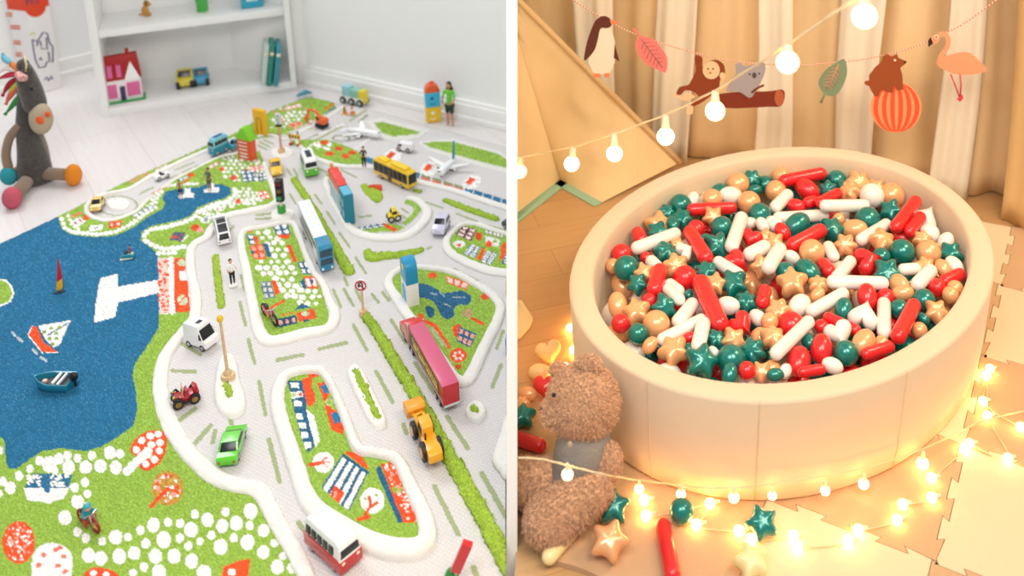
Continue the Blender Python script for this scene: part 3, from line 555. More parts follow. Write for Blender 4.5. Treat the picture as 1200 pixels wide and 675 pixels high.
strip('raised_kerb', [(285, 271), (310, 265.5), (340, 260), (349, 272), (357, 294), (367, 317), (378, 331), (386, 352), (392, 370), (383, 384), (355, 390), (333, 396), (314, 398), (304, 387), (297, 360), (292, 335), (288, 312), (283, 290)], [8, 6, 7, 7, 7, 7, 8, 10, 13, 15, 17, 17, 16, 14, 12, 11, 10, 9], .012, kerb_m, True)
strip('raised_kerb', [(331, 443), (346, 435), (372, 433), (383, 442), (393, 461), (402, 483), (410, 504), (420, 525), (441, 530), (464, 536), (475, 555), (487, 581), (499, 610), (499, 631), (484, 641), (456, 640), (426, 630), (397, 613), (370, 595), (356, 573), (349, 550), (338, 518), (329, 490), (325, 466)], [14, 12, 10, 9, 9, 10, 11, 12, 12, 13, 15, 17, 19, 24, 27, 27, 25, 23, 22, 20, 19, 18, 17, 16], .017, kerb_m, True)
strip('raised_kerb', [(383, 207), (382, 216), (391, 237), (400, 252), (411, 267), (427, 275), (451, 278), (476, 275), (493, 263), (501, 249), (496, 240), (486, 233), (475, 232)], [5, 7, 8, 9, 10, 12, 13, 13, 12, 11, 9, 8, 6], .012, kerb_m)
strip('raised_kerb', [(346, 163), (355, 174), (372, 186), (399, 194), (421, 195), (440, 196), (456, 201), (493, 213), (530, 222), (560, 232), (600, 245)], [4, 5, 6, 7, 7, 8, 8, 8, 8, 9, 9], .010, kerb_m)
strip('raised_kerb', [(600, 276), (571, 266.5), (556, 262), (541, 263), (530, 271), (523, 282), (526, 293), (538, 302), (555, 310), (573, 316), (600, 320)], [5, 6, 6, 6, 8, 9, 10, 11, 12, 13, 13], .012, kerb_m)
strip('raised_kerb', [(457, 324), (469, 315), (485, 312.5), (507, 314), (532, 319), (557, 332), (577, 345), (586, 358), (583, 373), (575, 390), (564, 412), (555, 432), (546, 445), (534, 443), (524, 428), (508, 405), (491, 382), (478, 368), (466, 350), (456, 335)], [9, 8, 7, 7, 8, 9, 10, 11, 12, 13, 14, 15, 16, 14, 10, 9, 10, 12, 12, 11], .013, kerb_m, True)
strip('raised_kerb', [(187, 222), (210, 207.5), (238, 193), (257, 184), (281, 179)], 3.4, .007, kerb_m)
strip('raised_kerb', [(181, 228), (173, 234), (161, 246), (142, 255), (125, 258), (110, 255), (102, 248), (103, 239), (111, 232), (124, 227), (151, 221), (175, 207), (207, 191), (232, 180), (257, 170), (277, 161)], [3, 4, 5, 5.5, 6, 6, 5.5, 5, 5, 5, 6, 6.5, 7, 6.5, 6, 5], .009, kerb_m)
strip('raised_kerb', [(343, 158), (360, 150), (381, 139), (405, 123)], 5, .008, kerb_m)
strip('raised_kerb', [(300, 160), (318, 158), (332, 163), (342, 160)], 4, .008, kerb_m)
strip('raised_kerb', [(446, 161), (462, 164), (488, 161), (500, 154)], 3, .006, kerb_m)
pad('traffic_island', [(413, 426), (423, 432), (437, 457), (452, 489), (450, 500), (439, 501), (430, 490), (417, 463), (407, 438)], 7, kerb_m)
pad('traffic_island', [(257, 422), (266, 413), (276, 420), (281, 445), (288, 468), (285, 482), (272, 489), (258, 483), (251, 465), (253, 440)], 7, kerb_m)
pad('traffic_island', [(548, 475), (557, 470), (566, 474), (569, 484), (562, 493), (552, 492), (545, 484)], 7, kerb_m)
pad('traffic_island', [(620, 470), (594, 486), (586, 508), (577, 538), (585, 552), (594, 562), (620, 565)], 9, kerb_m)
pad('traffic_island', [(318, 249), (330, 244), (344, 247), (342, 255), (330, 258), (319, 256)], 3, kerb_m)
pad('traffic_island', [(318, 176), (330, 172), (342, 175), (341, 182), (330, 185), (319, 182)], 2.5, kerb_m)
pad('roundabout', [(126, 240), (132, 235.5), (141, 234.5), (150, 238), (150, 243), (141, 246.5), (130, 245.5)], 3.5, kerb_m)
strip('hedge_strip', [(343, 208), (357, 228), (372, 253), (390, 284), (411, 321)], [7, 8, 9, 11, 13], .011, hedge_m, amp=.0022)
strip('hedge_strip', [(428, 368), (445, 393), (466, 428), (489, 465), (512, 508), (545, 566), (575, 622), (604, 675)], [10, 12, 14, 15, 17, 18, 20, 22], .014, hedge_m, amp=.0026)
strip('hedge_strip', [(519, 233), (550, 245), (585, 257)], [6, 8, 8], .010, hedge_m, amp=.002)
strip('hedge_strip', [(429, 292), (437, 301), (450, 299), (475, 297), (497, 291)], [8, 15, 14, 11, 7], .010, hedge_m, amp=.0024)
strip('hedge_strip', [(252, 297), (255, 325), (260, 361)], [7, 8, 8], .006, hedge_m, amp=.0018)
strip('hedge_strip', [(424, 216), (432, 222), (440, 228), (443, 237)], [5, 13, 17, 6], .007, hedge_m, amp=.002)
strip('hedge_strip', [(484, 222), (494, 225)], [5, 5], .007, hedge_m, amp=.002)
strip('hedge_strip', [(415, 432), (427, 457), (444, 494)], [8, 10, 9], .019, hedge_m, amp=.002)
strip('hedge_strip', [(265, 449), (268, 460), (270, 469)], [11, 11, 5], .019, hedge_m, amp=.0015)
strip('hedge_strip', [(551, 478), (556, 481), (561, 484)], [5, 9, 5], .020, hedge_m, amp=.0012)
strip('flower_bed', [(431, 220), (439, 219), (447, 222)], [5, 7, 5], .011, M('#E05A35', .95, bump=.8, bscale=260, var=.3, vscale=300), amp=.002)
# ------------------------------------------------------------------ toys on the rug
BLK = M('#17171A', .5, name='black_tyre_rubber'); GLS = M('#14161A', .3, coat=.1, name='dark_tinted_glass'); CHR = M('#C9CBCE', .25, .8, name='chrome'); WH = M('#F2F2F3', .35, coat=.3, name='white_enamel')
HUB = M('#B9BABC', .35, .5, name='hub_grey')
def toy(name, label, cat, A, Bp, z=None, group=None):
    z = RUGZ+.003 if z is None else z
    a, b_ = fl(*A, z), fl(*Bp, z); m = (a+b_)/2; d = b_-a
    r = empty(name, m, math.atan2(d.y, d.x), label, cat, group)
    return r, d.length, sc(m)
def wheels(root, xs, hw, r, t=None, hub=HUB, mat=BLK, n=18):
    t = t or r*.7
    for x in xs:
        for s in (-1, 1):
            y = s*(hw-t*.5); b = B(); b.cyl((x, y-t/2, r), (x, y+t/2, r), r, n=n, bev=r*.12); w_ = b.out('wheel', mat, root)
            b = B(); b.cyl((x, y+s*t*.42, r), (x, y+s*t*.56, r), r*.55, n=14); b.out('hub', hub, w_)
def tprof(pts, L, H, W, z0=0, taper=.12, grow=0, zs=.5):
    P = [(x*L, z0+z*H) for x, z in pts]
    def hw(z, x): u = (z-z0)/H; return W/2*(1-taper*max(0, u-zs)/(1-zs))+grow
    return P, hw
def vehicle(name, label, cat, A, Bp, wpx, hpx, body, prof, wins, wb=(-.3, .3), wr=.17, low=None, lowz=.5, taper=.14, lights=True, z0f=.1, group=None, roof=None, bev=.05, hub=HUB, zs=.5):
    """prof: side outline in units of length and height; wins: dark panes (outline, width share)"""
    root, L, s_ = toy(name, label, cat, A, Bp, group=group)
    W, Hh = wpx/s_, hpx/vsc(root.location); z0 = Hh*z0f; H = Hh-z0
    P, hw = tprof(prof, L, H, W, z0, taper, zs=zs); b = B(); b.prof(P, hw, min(W, H)*bev); b.out('body', body, root)
    for pts, k_ in wins:
        P, hw = tprof(pts, L, H, W, z0, taper, W*.012, zs=zs); f = (lambda h: lambda z, x: h(z, x)*k_ if k_ < 1 else h(z, x))(hw)
        b = B(); b.prof(P, f, W*.01); b.out('window', GLS, root)
    if low is not None:
        b = B(); pl = [(x, z) for x, z in prof if z < lowz]; x0, x1 = min(p[0] for p in prof), max(p[0] for p in prof)
        P, hw = tprof([(x0-.006, .0), (x1+.006, .0), (x1+.006, lowz), (x0-.006, lowz)], L, H, W, z0, 0, W*.012); b.prof(P, hw, W*.03); b.out('lower_body', low, root)
    wheels(root, [v*L for v in wb], W/2, wr*Hh*1.15, hub=hub)
    if lights:
        xf = max(p[0] for p in prof)*L; b = B()
        for sy in (-1, 1): b = B(); b.sph((xf, sy*W*.33, z0+H*.33), (W*.03, W*.09, W*.08), 10); b.out('headlight', M('#FFF6DC', .15), root)
        b = B(); xr = min(p[0] for p in prof)*L
        for sy in (-1, 1): b = B(); b.box((xr, sy*W*.36, z0+H*.33), (W*.04, W*.1, W*.1)); b.out('tail_light', M('#B01818', .3), root)
    return root, L, W, Hh, z0, H
CARP = [(-.5, .12), (-.5, .5), (-.44, .58), (-.3, .62), (-.18, 1), (.12, 1), (.27, .62), (.46, .52), (.5, .4), (.5, .12)]
CARW = [([(-.26, .66), (-.155, .94), (.095, .94), (.23, .66)], 1), ([(-.315, .64), (-.19, .985), (-.17, .985), (-.29, .64)], .78), ([(.285, .64), (.13, .985), (.11, .985), (.26, .64)], .78)]
BUSP = [(-.5, .05), (-.5, .94), (-.47, 1), (.46, 1), (.5, .9), (.5, .05)]
def buswin(n, z0=.5, z1=.85, x0=-.46, x1=.44, gap=.012):
    w_ = (x1-x0)/n; return [([(x0+i*w_+gap, z0), (x0+i*w_+gap, z1), (x0+(i+1)*w_-gap, z1), (x0+(i+1)*w_-gap, z0)], 1) for i in range(n)]+[([(.47, z0), (.47, z1), (.507, z1), (.509, z0)], .84), ([(-.507, z0), (-.507, z1), (-.48, z1), (-.48, z0)], .8)]
VANP = [(-.5, .08), (-.5, .92), (-.46, 1), (.2, 1), (.36, .62), (.48, .46), (.5, .36), (.5, .08)]
VANW = [([(.07, .6), (.07, .88), (.19, .88), (.29, .6)], 1), ([(.39, .6), (.24, .97), (.22, .97), (.35, .6)], .8)]

# cars
vehicle('toy_car', 'bright green toy sports car with black rear window on the white kerb', 'toy car', (266, 549), (279, 506), 23, 17, M('#5CC81E', .25, coat=.8), CARP, CARW, wr=.2)
r, L, W, H, z0, h = vehicle('toy_car', 'white toy hatchback with open dark roof at the bend of the road kerb', 'toy car', (264, 289), (257, 259), 15, 15, WH, [(-.5, .12), (-.5, .72), (-.44, .95), (.1, 1), (.28, .66), (.48, .55), (.5, .4), (.5, .12)], [([(-.42, .985), (-.42, 1.02), (-.12, 1.02), (-.12, .985)], .76), ([(-.08, .985), (-.08, 1.02), (.08, 1.02), (.08, .985)], .76), ([(.3, .66), (.12, 1.01), (.1, 1.01), (.25, .66)], .78), ([(-.4, .7), (-.38, .9), (.08, .9), (.2, .7)], 1), ([(-.505, .5), (-.505, .72), (-.46, .9), (-.45, .5)], .7)], wr=.2)
vehicle('toy_car', 'small white open sports car on the road along the sea side', 'toy car', (198, 206), (182, 212), 7.5, 8, WH, [(-.5, .12), (-.5, .62), (-.3, .66), (-.2, .5), (.08, .5), (.16, .66), (.46, .5), (.5, .4), (.5, .12)], [([(-.18, .5), (-.18, .56), (.06, .56), (.06, .5)], .7), ([(.1, .6), (.04, .98), (.06, .98), (.14, .6)], .8)], wr=.26)
vehicle('toy_car', 'pale yellow toy car with black windows on the roundabout road', 'toy car', (118, 238), (112, 250), 12, 12, M('#E3C267', .3, coat=.5), CARP, CARW, wr=.22)
vehicle('toy_car', 'yellow toy taxi pickup nearest the traffic light with a green foot', 'toy car', (322, 193), (325, 208), 12.5, 13, M('#F0BE12', .3, coat=.5), [(-.5, .12), (-.5, .55), (-.2, .58), (-.16, 1), (.1, 1), (.2, .62), (.46, .55), (.5, .4), (.5, .12)], [([(-.13, .62), (-.13, .93), (.08, .93), (.16, .62)], 1), ([(.21, .62), (.12, .97), (.1, .97), (.18, .62)], .8), ([(-.45, .54), (-.45, .58), (-.22, .58), (-.22, .54)], .75)], wr=.2)
r, L, W, H, z0, h = vehicle('toy_car', 'chubby yellow cartoon-style taxi parked inside the curved white kerb', 'toy car', (468, 256), (455, 259), 12, 13, M('#F2D21A', .35, coat=.4), [(-.5, .1), (-.52, .5), (-.36, .62), (-.24, 1), (.16, 1), (.3, .64), (.48, .56), (.52, .3), (.5, .1)], [([(-.3, .64), (-.2, .92), (.12, .92), (.24, .64)], 1), ([(.31, .64), (.17, .98), (.15, .98), (.28, .64)], .75)], wr=.24, hub=M('#D9D9DD', .3, .4), bev=.12)
b = B(); b.box((0, 0, H+.0025), (L*.2, W*.3, .005), bev=.001); b.out('roof_sign', M('#F7E26A', .4), r)
vehicle('toy_car', 'black-windowed toy car cut off by the partition near the east hedge', 'toy car', (612, 272), (592, 264), 13, 14, M('#3E4A55', .3, coat=.5), CARP, CARW)
# vans
r, L, W, H, z0, h = vehicle('toy_van', 'white toy delivery van with a boxy rear beside the south-west kerb', 'toy van', (224, 399), (250, 408), 20, 26, WH, [(-.5, .05), (-.5, .96), (-.46, 1), (.16, 1), (.2, .8), (.34, .42), (.48, .36), (.5, .28), (.5, .05)], [([(.2, .42), (.2, .68), (.24, .68), (.33, .42)], 1), ([(.375, .42), (.225, .83), (.2, .83), (.34, .42)], .84), ([(-.1, .985), (-.1, 1.01), (.06, 1.01), (.06, .985)], .4)], wb=(-.3, .3), wr=.12)
vehicle('toy_van', 'lilac grey toy van driving towards the flower beds by the partition', 'toy van', (521, 262), (513, 278), 15.5, 15, M('#CFCBE2', .3, coat=.5), [(-.5, .1), (-.5, .6), (-.44, .95), (.05, 1), (.2, .66), (.46, .5), (.5, .36), (.5, .1)], [([(-.42, .6), (-.38, .88), (.03, .88), (.14, .6)], 1), ([(.22, .64), (.07, .985), (.05, .985), (.18, .64)], .8)], wr=.2)
r, L, W, H, z0, h = vehicle('toy_van', 'green and white toy camper van facing the crossing', 'toy van', (360, 193), (366, 208), 15, 20, WH, [(-.5, .08), (-.5, .84), (-.42, 1), (.34, 1), (.46, .8), (.5, .5), (.5, .08)], buswin(3, .56, .84, -.42, .36), low=M('#59B81E', .3, coat=.5), lowz=.46, wr=.16, bev=.1)
b = B(); b.box((0, 0, H+.001), (L*.5, W*.4, .004), bev=.001); b.out('roof_hatch', M('#22303A', .3), r)
r, L, W, H, z0, h = vehicle('toy_van', 'teal toy camper van pulling a trailer on the far road', 'toy van', (266, 175), (248, 184), 10, 20, M('#7FC4D4', .3, coat=.5), [(-.5, .08), (-.5, .84), (-.42, 1), (.34, 1), (.46, .8), (.5, .5), (.5, .08)], buswin(4, .58, .8, -.42, .38), low=M('#1687A4', .3, coat=.5), lowz=.45, wr=.14, bev=.1)
b = B(); b.box((0, 0, H+.001), (L*.5, W*.4, .004), bev=.001); b.out('roof_hatch', M('#155E96', .3), r)
vehicle('toy_trailer', 'small teal toy car coupled behind the teal camper van', 'toy car', (280, 172), (270, 177), 7, 11, M('#3FA0B8', .3, coat=.5), CARP, CARW, lights=False)
vehicle('toy_van', 'stubby white airport shuttle between the two toy airplanes', 'toy van', (484, 178), (466, 175), 9, 10, WH, [(-.5, .12), (-.5, .8), (-.42, 1), (.3, 1), (.46, .7), (.5, .5), (.5, .12)], [([(.1, .6), (.1, .88), (.28, .88), (.38, .6)], 1), ([(.43, .6), (.33, .97), (.31, .97), (.4, .6)], .8)], wr=.24)
# buses
BY = M('#EFC21A', .35, coat=.4)
r, L, W, H, z0, h = vehicle('toy_bus', 'long yellow toy city bus with dark windows near the airport terminal', 'toy bus', (443, 203), (484, 222), 13, 20, BY, BUSP, buswin(7, .3, .88, -.48, .47, .004), wb=(-.28, .3), wr=.11, taper=.05)
b = B(); b.box((-L*.28, 0, H+.002), (L*.24, W*.6, .006), bev=.002); b.box((L*.18, 0, H+.0035), (L*.42, W*.66, .009), bev=.003); b.out('roof_unit', M('#F3CB25', .35), r)
b = B(); b.box((-L*.02, W*.52, z0+h*.42), (L*.1, .001, h*.78)); b.box((-L*.02, -W*.52, z0+h*.42), (L*.1, .001, h*.78)); b.out('door', M('#4A3B22', .3), r)
r, L, W, H, z0, h = vehicle('toy_bus', 'white and blue double-decker toy coach beside the long hedge', 'toy bus', (358, 262), (384, 319), 15, 29, M('#E9EEF3', .3, coat=.5), [(-.5, .05), (-.5, .96), (-.48, 1), (.47, 1), (.5, .92), (.5, .05)], [([(-.4, .3), (-.4, .5), (.2, .5), (.2, .3)], 1), ([(-.3, .62), (-.3, .82), (.38, .82), (.38, .62)], 1)], wb=(-.3, -.2, .3), wr=.09, taper=.03)
BLU = M('#1F84AC', .25, coat=.6); b = B(); b.prof([(L*.38, z0), (L*.38, z0+h*.5), (L*.3, z0+h*1.005), (L*.478, z0+h*1.012), (L*.506, z0+h*.93), (L*.508, z0)], lambda z, x: W/2*1.02, W*.03); fr = b.out('blue_front', BLU, r)
b = B(); b.box((L*.508, 0, z0+h*.72), (.004, W*.86, h*.26), bev=.001); b.box((L*.508, 0, z0+h*.36), (.004, W*.86, h*.22), bev=.001); b.out('windscreen', M('#123B52', .1, coat=.6), r)
b = B()
for sy in (-1, 1): b.box((L*.512, sy*W*.34, z0+h*.1), (.004, W*.16, h*.07))
b.out('headlight', M('#EAF4F8', .2), r)
b = B()
for i in range(5):
    b.box((-L*.36+i*L*.15, W*.22, H+.0004), (L*.03, W*.05, .001)); b.box((-L*.36+i*L*.15, -W*.22, H+.0004), (L*.03, W*.05, .001))
b.out('roof_vent', M('#B9C3CF', .5), r)
r, L, W, H, z0, h = vehicle('toy_bus', 'red and white toy camper bus with a ribbed roof beside the L-shaped bed', 'toy bus', (370, 629), (412, 667), 30, 33, WH, [(-.5, .05), (-.5, .8), (-.46, .95), (-.4, 1), (.36, 1), (.45, .94), (.5, .7), (.51, .4), (.5, .05)], buswin(5, .52, .78, -.45, .34, .018), low=M('#C21F1C', .3, coat=.5), lowz=.44, wb=(-.3, .3), wr=.1, taper=.22, bev=.08)
b = B()
for i in range(5): b.box((-L*.36+i*L*.15, 0, H*.995), (L*.012, W*.62, .002), bev=.0005)
b.box((0, 0, H*.99), (L*.8, W*.02, .003)); b.out('roof_rib', M('#D8D8DA', .4), r)
# truck with a long trailer
r, L, s_ = toy('toy_truck', 'long red toy lorry with pink-topped box trailer beside the pond bed', 'toy truck', (530, 482), (480, 391)); W = 19/s_; vs_ = vsc(r.location); Hh = 30/vs_
RED = M('#C4121F', .3, coat=.5); PK = M('#CE5378', .35, coat=.3); tl = L*.79
b = B(); b.box((-L/2+tl/2, 0, Hh*.62), (tl, W, Hh*.72), bev=.0015); tr = b.out('trailer_box', RED, r)
b = B(); b.box((-L/2+tl/2, 0, Hh*.985), (tl*.995, W*.99, .002), bev=.0005); b.out('trailer_roof', PK, r)
b = B(); b.box((-L/2+tl/2, 0, Hh*.22), (tl*.98, W*.7, Hh*.1), bev=.001); b.out('chassis', M('#2A2426', .5), r)
for sy in (1, -1):
    b = B(); b.box((-L/2+tl*.53, sy*W*.503, Hh*.66), (tl*.84, .0008, Hh*.44)); b.out('side_panel', M('#3A1A20', .4), r)
    b = B(); rr = random.Random(5); x = -L/2+tl*.16
    while x < -L/2+tl*.9:
        w_ = tl*rr.uniform(.02, .034); hh = Hh*rr.uniform(.26, .38); b.box((x, sy*W*.512, Hh*.66), (w_*.5, .0008, hh), rot=(0, .35*sy, 0)); b.box((x+w_*.4, sy*W*.512, Hh*.66+hh*.2*rr.choice((-1, 1))), (w_*.9, .0008, hh*.22)); x += w_*1.5
    b.out('lettering', M('#F2D45A', .4), r)
b = B(); b.prof([(L*.31, Hh*.15), (L*.31, Hh*.86), (L*.39, Hh*.9), (L*.45, Hh*.58), (L*.54, Hh*.5), (L*.56, Hh*.42), (L*.56, Hh*.12)], lambda z, x: W*.5, .002); cb = b.out('cab', M('#D3221C', .25, coat=.6), r)
b = B(); b.prof([(L*.397, Hh*.88), (L*.456, Hh*.6), (L*.44, Hh*.58), (L*.388, Hh*.86)], lambda z, x: W*.42); b.out('windscreen', GLS, r)
b = B(); b.box((L*.562, 0, Hh*.2), (.003, W*.9, Hh*.1), bev=.001); b.box((L*.56, 0, Hh*.35), (.003, W*.4, Hh*.12)); b.out('bumper', CHR, r)
b = B()
for sy in (-1, 1): b.sph((L*.56, sy*W*.36, Hh*.34), (.002, .003, .003), 10)
b.out('headlight', M('#FFE9B0', .2), r)
for sy in (-1, 1): b = B(); b.cyl((L*.3, sy*W*.5, Hh*.2), (L*.3, sy*W*.5, Hh*1.05), .002); b.out('exhaust_pipe', CHR, r)
b = B(); b.box((-L*.502, 0, Hh*.26), (.003, W*.95, Hh*.06)); b.out('rear_bumper', M('#D7D7DA', .4), r)
wheels(r, [-L*.4, -L*.32, L*.24, L*.32, L*.44], W/2, Hh*.15)
# wheel loader
YL = M('#F2A91A', .35, coat=.3); r, L, s_ = toy('toy_wheel_loader', 'yellow toy wheel loader with raised bucket on the long green hedge', 'toy loader', (512, 549), (485, 488), z=RUGZ+.011); W = 24/s_; vs_ = vsc(r.location); Hh = 30/vs_
b = B(); b.prof([(-L*.5, Hh*.22), (-L*.5, Hh*.52), (-L*.44, Hh*.6), (-L*.16, Hh*.62), (-L*.12, Hh*.3), (-L*.14, Hh*.18)], lambda z, x: W*.34, .003); b.out('rear_hood', YL, r)
b = B(); b.prof([(-L*.2, Hh*.3), (-L*.18, Hh*.92), (-L*.12, Hh), (L*.02, Hh), (L*.06, Hh*.6), (L*.06, Hh*.3)], lambda z, x: W*.27, .002); cb = b.out('cab', YL, r)
b = B(); b.prof([(-L*.155, Hh*.6), (-L*.14, Hh*.88), (-L*.01, Hh*.88), (L*.03, Hh*.6)], lambda z, x: W*.275); b.prof([(L*.024, Hh*.92), (L*.05, Hh*.65), (L*.07, Hh*.65), (L*.03, Hh*.92)], lambda z, x: W*.2); b.out('window', GLS, cb)
b = B(); b.prof([(L*.0, Hh*.18), (L*.0, Hh*.42), (L*.16, Hh*.42), (L*.2, Hh*.2)], lambda z, x: W*.25, .002); b.out('front_frame', YL, r)
b = B()
for sy in (-1, 1): b.tube([(L*.05, sy*W*.2, Hh*.5), (L*.2, sy*W*.2, Hh*.66), (L*.36, sy*W*.2, Hh*.4)], .0035, 8)
b.cyl((L*.26, -W*.2, Hh*.56), (L*.26, W*.2, Hh*.56), .003); b.tube([(L*.08, 0, Hh*.4), (L*.3, 0, Hh*.5)], .0025, 8); b.out('lift_arm', YL, r)
b = B(); pts = [(L*.36, Hh*.28), (L*.33, Hh*.6), (L*.37, Hh*.72), (L*.56, Hh*.6), (L*.545, Hh*.56), (L*.39, Hh*.64), (L*.365, Hh*.56), (L*.385, Hh*.34), (L*.56, Hh*.26), (L*.56, Hh*.22)]; b.prof(pts, lambda z, x: W*.46, .0006)
for sy in (-1, 1): b.prof([(L*.36, Hh*.28), (L*.33, Hh*.6), (L*.37, Hh*.72), (L*.56, Hh*.6), (L*.56, Hh*.22)], lambda z, x: .0012) if False else b.faces([(x, sy*W*.46, z) for x, z in ((L*.36, Hh*.28), (L*.33, Hh*.6), (L*.37, Hh*.72), (L*.56, Hh*.6), (L*.56, Hh*.22))], [(0, 1, 2, 3, 4)])
b.out('bucket', M('#F0A01A', .35, coat=.3), r)
wheels(r, [-L*.3], W*.5, Hh*.32, t=W*.22, hub=YL); wheels(r, [L*.12], W*.5, Hh*.3, t=W*.22, hub=YL)
b = B(); b.tube([(-L*.24, W*.2, Hh*.62), (-L*.24, W*.2, Hh*.85)], .0018); b.out('exhaust_pipe', BLK, r)
# excavator
OR = M('#E8661F', .35, coat=.3); r, L, s_ = toy('toy_excavator', 'orange toy excavator with bent arm on the far road', 'toy excavator', (384, 151), (371, 147)); u = 1/s_
b = B(); 
for sy in (-1, 1): b.prof([(-6*u, 1*u), (-7*u, 3*u), (-6*u, 5.5*u), (6*u, 5.5*u), (7*u, 3*u), (6*u, 1*u)], (lambda z, x: 1.7*u), .3*u) if sy < 0 else None
b.box((0, 3.5*u, 3*u), (13*u, 3.4*u, 5.6*u), bev=1.3*u); b.box((0, -3.5*u, 3*u), (13*u, 3.4*u, 5.6*u), bev=1.3*u); b.out('track', BLK, r)
b = B(); b.box((-1.5*u, 0, 9*u), (12*u, 9*u, 7*u), bev=1.6*u); b.box((1*u, 2.5*u, 12*u), (6*u, 4*u, 6*u), bev=1*u); b.out('cab', OR, r)
b = B(); b.box((2*u, 2.5*u, 12.4*u), (4.6*u, 4.3*u, 3.6*u)); b.out('window', GLS, r)
b = B(); b.tube([(2*u, -1.5*u, 10*u), (9*u, -1.5*u, 17*u), (17*u, -1.5*u, 18*u), (23*u, -1.5*u, 15.5*u)], [1.7*u, 1.9*u, 1.6*u, 1.3*u], 8); b.tube([(23*u, -1.5*u, 16*u), (25*u, -1.5*u, 7*u)], [1.5*u, 1.1*u], 8); b.out('arm', OR, r)
b = B(); b.prof([(24*u, 9*u), (27*u, 7*u), (26*u, 3*u), (23*u, 2.5*u), (23.5*u, 5*u)], lambda z, x: 2.4*u, .3*u); b.out('bucket', OR, r)
# airplanes
def airplane(label, nose, tail, zl, rpx, tailcol, wing_l, wing_r, finh, eng=True):
    s_ = sc(fl(*nose)); r = rpx/s_; zf = RUGZ+.004+zl/s_
    a, b_ = fl(*tail, zf), fl(*nose, zf); m = (a+b_)/2; d = b_-a; L = d.length
    root = empty('toy_airplane', (m.x, m.y, RUGZ+.003), math.atan2(d.y, d.x), label, 'toy airplane'); z = zf-RUGZ-.003
    prof = [(0, .5*L), (r*.45, .485*L), (r*.8, .455*L), (r, .40*L), (r, -.1*L), (r*.8, -.25*L), (r*.45, -.4*L), (r*.12, -.5*L), (0, -.5*L)]
    b = B(); b.lathe([(max(p, 1e-5), q) for p, q in prof], n=18, mat=Matrix.Translation((0, 0, z)) @ Matrix.Rotation(PI/2, 4, 'Y')); b.out('fuselage', WH, root)
    b = B(); b.box((.452*L, 0, z+r*.55), (r*.5, r*.9, r*.3), bev=r*.1); b.out('cockpit_window', GLS, root)
    b = B()
    for i in range(12):
        for sy in (-1, 1): b.box((.3*L-i*.045*L, sy*r*.97, z+r*.25), (.016*L, r*.08, r*.18))
    b.out('cabin_window', M('#39506B', .3), root)
    for sy, (sp, sw, up) in ((1, wing_l), (-1, wing_r)):
        Wp = sp*L; pts = [(.12*L, 0, z-r*.5), (-.12*L, 0, z-r*.5), (-.12*L-sw*L, sy*Wp, z+up*Wp), (-.04*L-sw*L, sy*Wp, z+up*Wp)]
        b = B(); b.faces(pts+[(p[0], p[1], p[2]+r*(.3 if i < 2 else .12)) for i, p in enumerate(pts)], [(0, 1, 2, 3), (7, 6, 5, 4), (0, 3, 7, 4), (1, 5, 6, 2), (0, 4, 5, 1), (3, 2, 6, 7)]); b.out('wing', WH, root)
        if eng:
            ex, ey = .03*L-sw*L*.33, sy*Wp*.36; b = B(); b.cyl((ex-.05*L, ey, z-r*.8+up*Wp*.3), (ex+.07*L, ey, z-r*.8+up*Wp*.3), r*.42, n=14, bev=r*.06); en = b.out('engine', WH, root)
            b = B(); b.cyl((ex+.069*L, ey, z-r*.8+up*Wp*.3), (ex+.073*L, ey, z-r*.8+up*Wp*.3), r*.33, n=14); b.out('engine_intake', BLK, en)
        pts = [(-.38*L, sy*r*.2), (-.47*L, sy*r*.2), (-.52*L, sy*.16*L), (-.46*L, sy*.16*L)]; b = B(); b.slab(pts, z+r*.2, z+r*.32); b.out('tailplane', WH, root)
    b = B(); b.prof([(-.34*L, z+r*.4), (-.45*L, z+finh), (-.52*L, z+finh), (-.48*L, z+r*.1)], lambda zz, x: r*.1, r*.03); b.out('tail_fin', tailcol, root)
    for (gx_, gy_) in ((.36*L, 0), (-.04*L, r*.7), (-.04*L, -r*.7)): b = B(); b.cyl((gx_, gy_-r*.12, r*.22), (gx_, gy_+r*.12, r*.22), r*.22, n=12); b.cyl((gx_, gy_, r*.2), (gx_, gy_, z-r*.6), r*.07, n=6); b.out('landing_gear', M('#3C3C40', .5), root)
    return root
airplane('white toy airliner parked on the helipad apron at the far end', (446, 158), (404, 151), 5, 4.2, WH, (.42, .22, .12), (.36, .22, .05), .05)
airplane('white toy airliner with a teal tail fin near the partition', (514, 204), (533, 186), 6, 4.6, M('#2E8CA0', .3), (.62, .15, .1), (.72, .15, .1), .062)
# standing blocks
def wblock(name, label, A, Bp, tpx, hpx, mats, cat='wooden toy block'):
    root, L, s_ = toy(name, label, cat, A, Bp); return root, L, tpx/s_, hpx/vsc(root.location)
r, L, T, H = wblock('toy_fire_station', 'long wooden toy station block with red roof and teal end', (392, 229), (411, 263), 11, 37, None)
ORB = M('#E9692A', .5); TB = M('#1E7F96', .5); TBL = M('#5EB2CC', .5)
b = B(); b.box((-L*.16, 0, H*.42), (L*.68, T*.9, H*.84), bev=.002); b.out('body', M('#F0E6DC', .5), r)
b = B(); b.prof([(-L*.5, H*.8), (-L*.5, H*.9), (-L*.36, H*.98), (-L*.3, H*.93), (-L*.2, H*.98), (-L*.1, H*.93), (L*.02, H*.98), (L*.1, H*.9), (L*.17, H*.93), (L*.17, H*.8)], lambda z, x: T*.48, .001); b.out('roof', M('#E0473C', .45), r)
b = B(); b.box((-L*.16, T*.455, H*.72), (L*.68, .0012, H*.1)); b.box((-L*.16, -T*.455, H*.72), (L*.68, .0012, H*.1)); b.box((-L*.16, -T*.455, H*.04), (L*.68, .0012, H*.06)); b.out('frieze', ORB, r)
b = B()
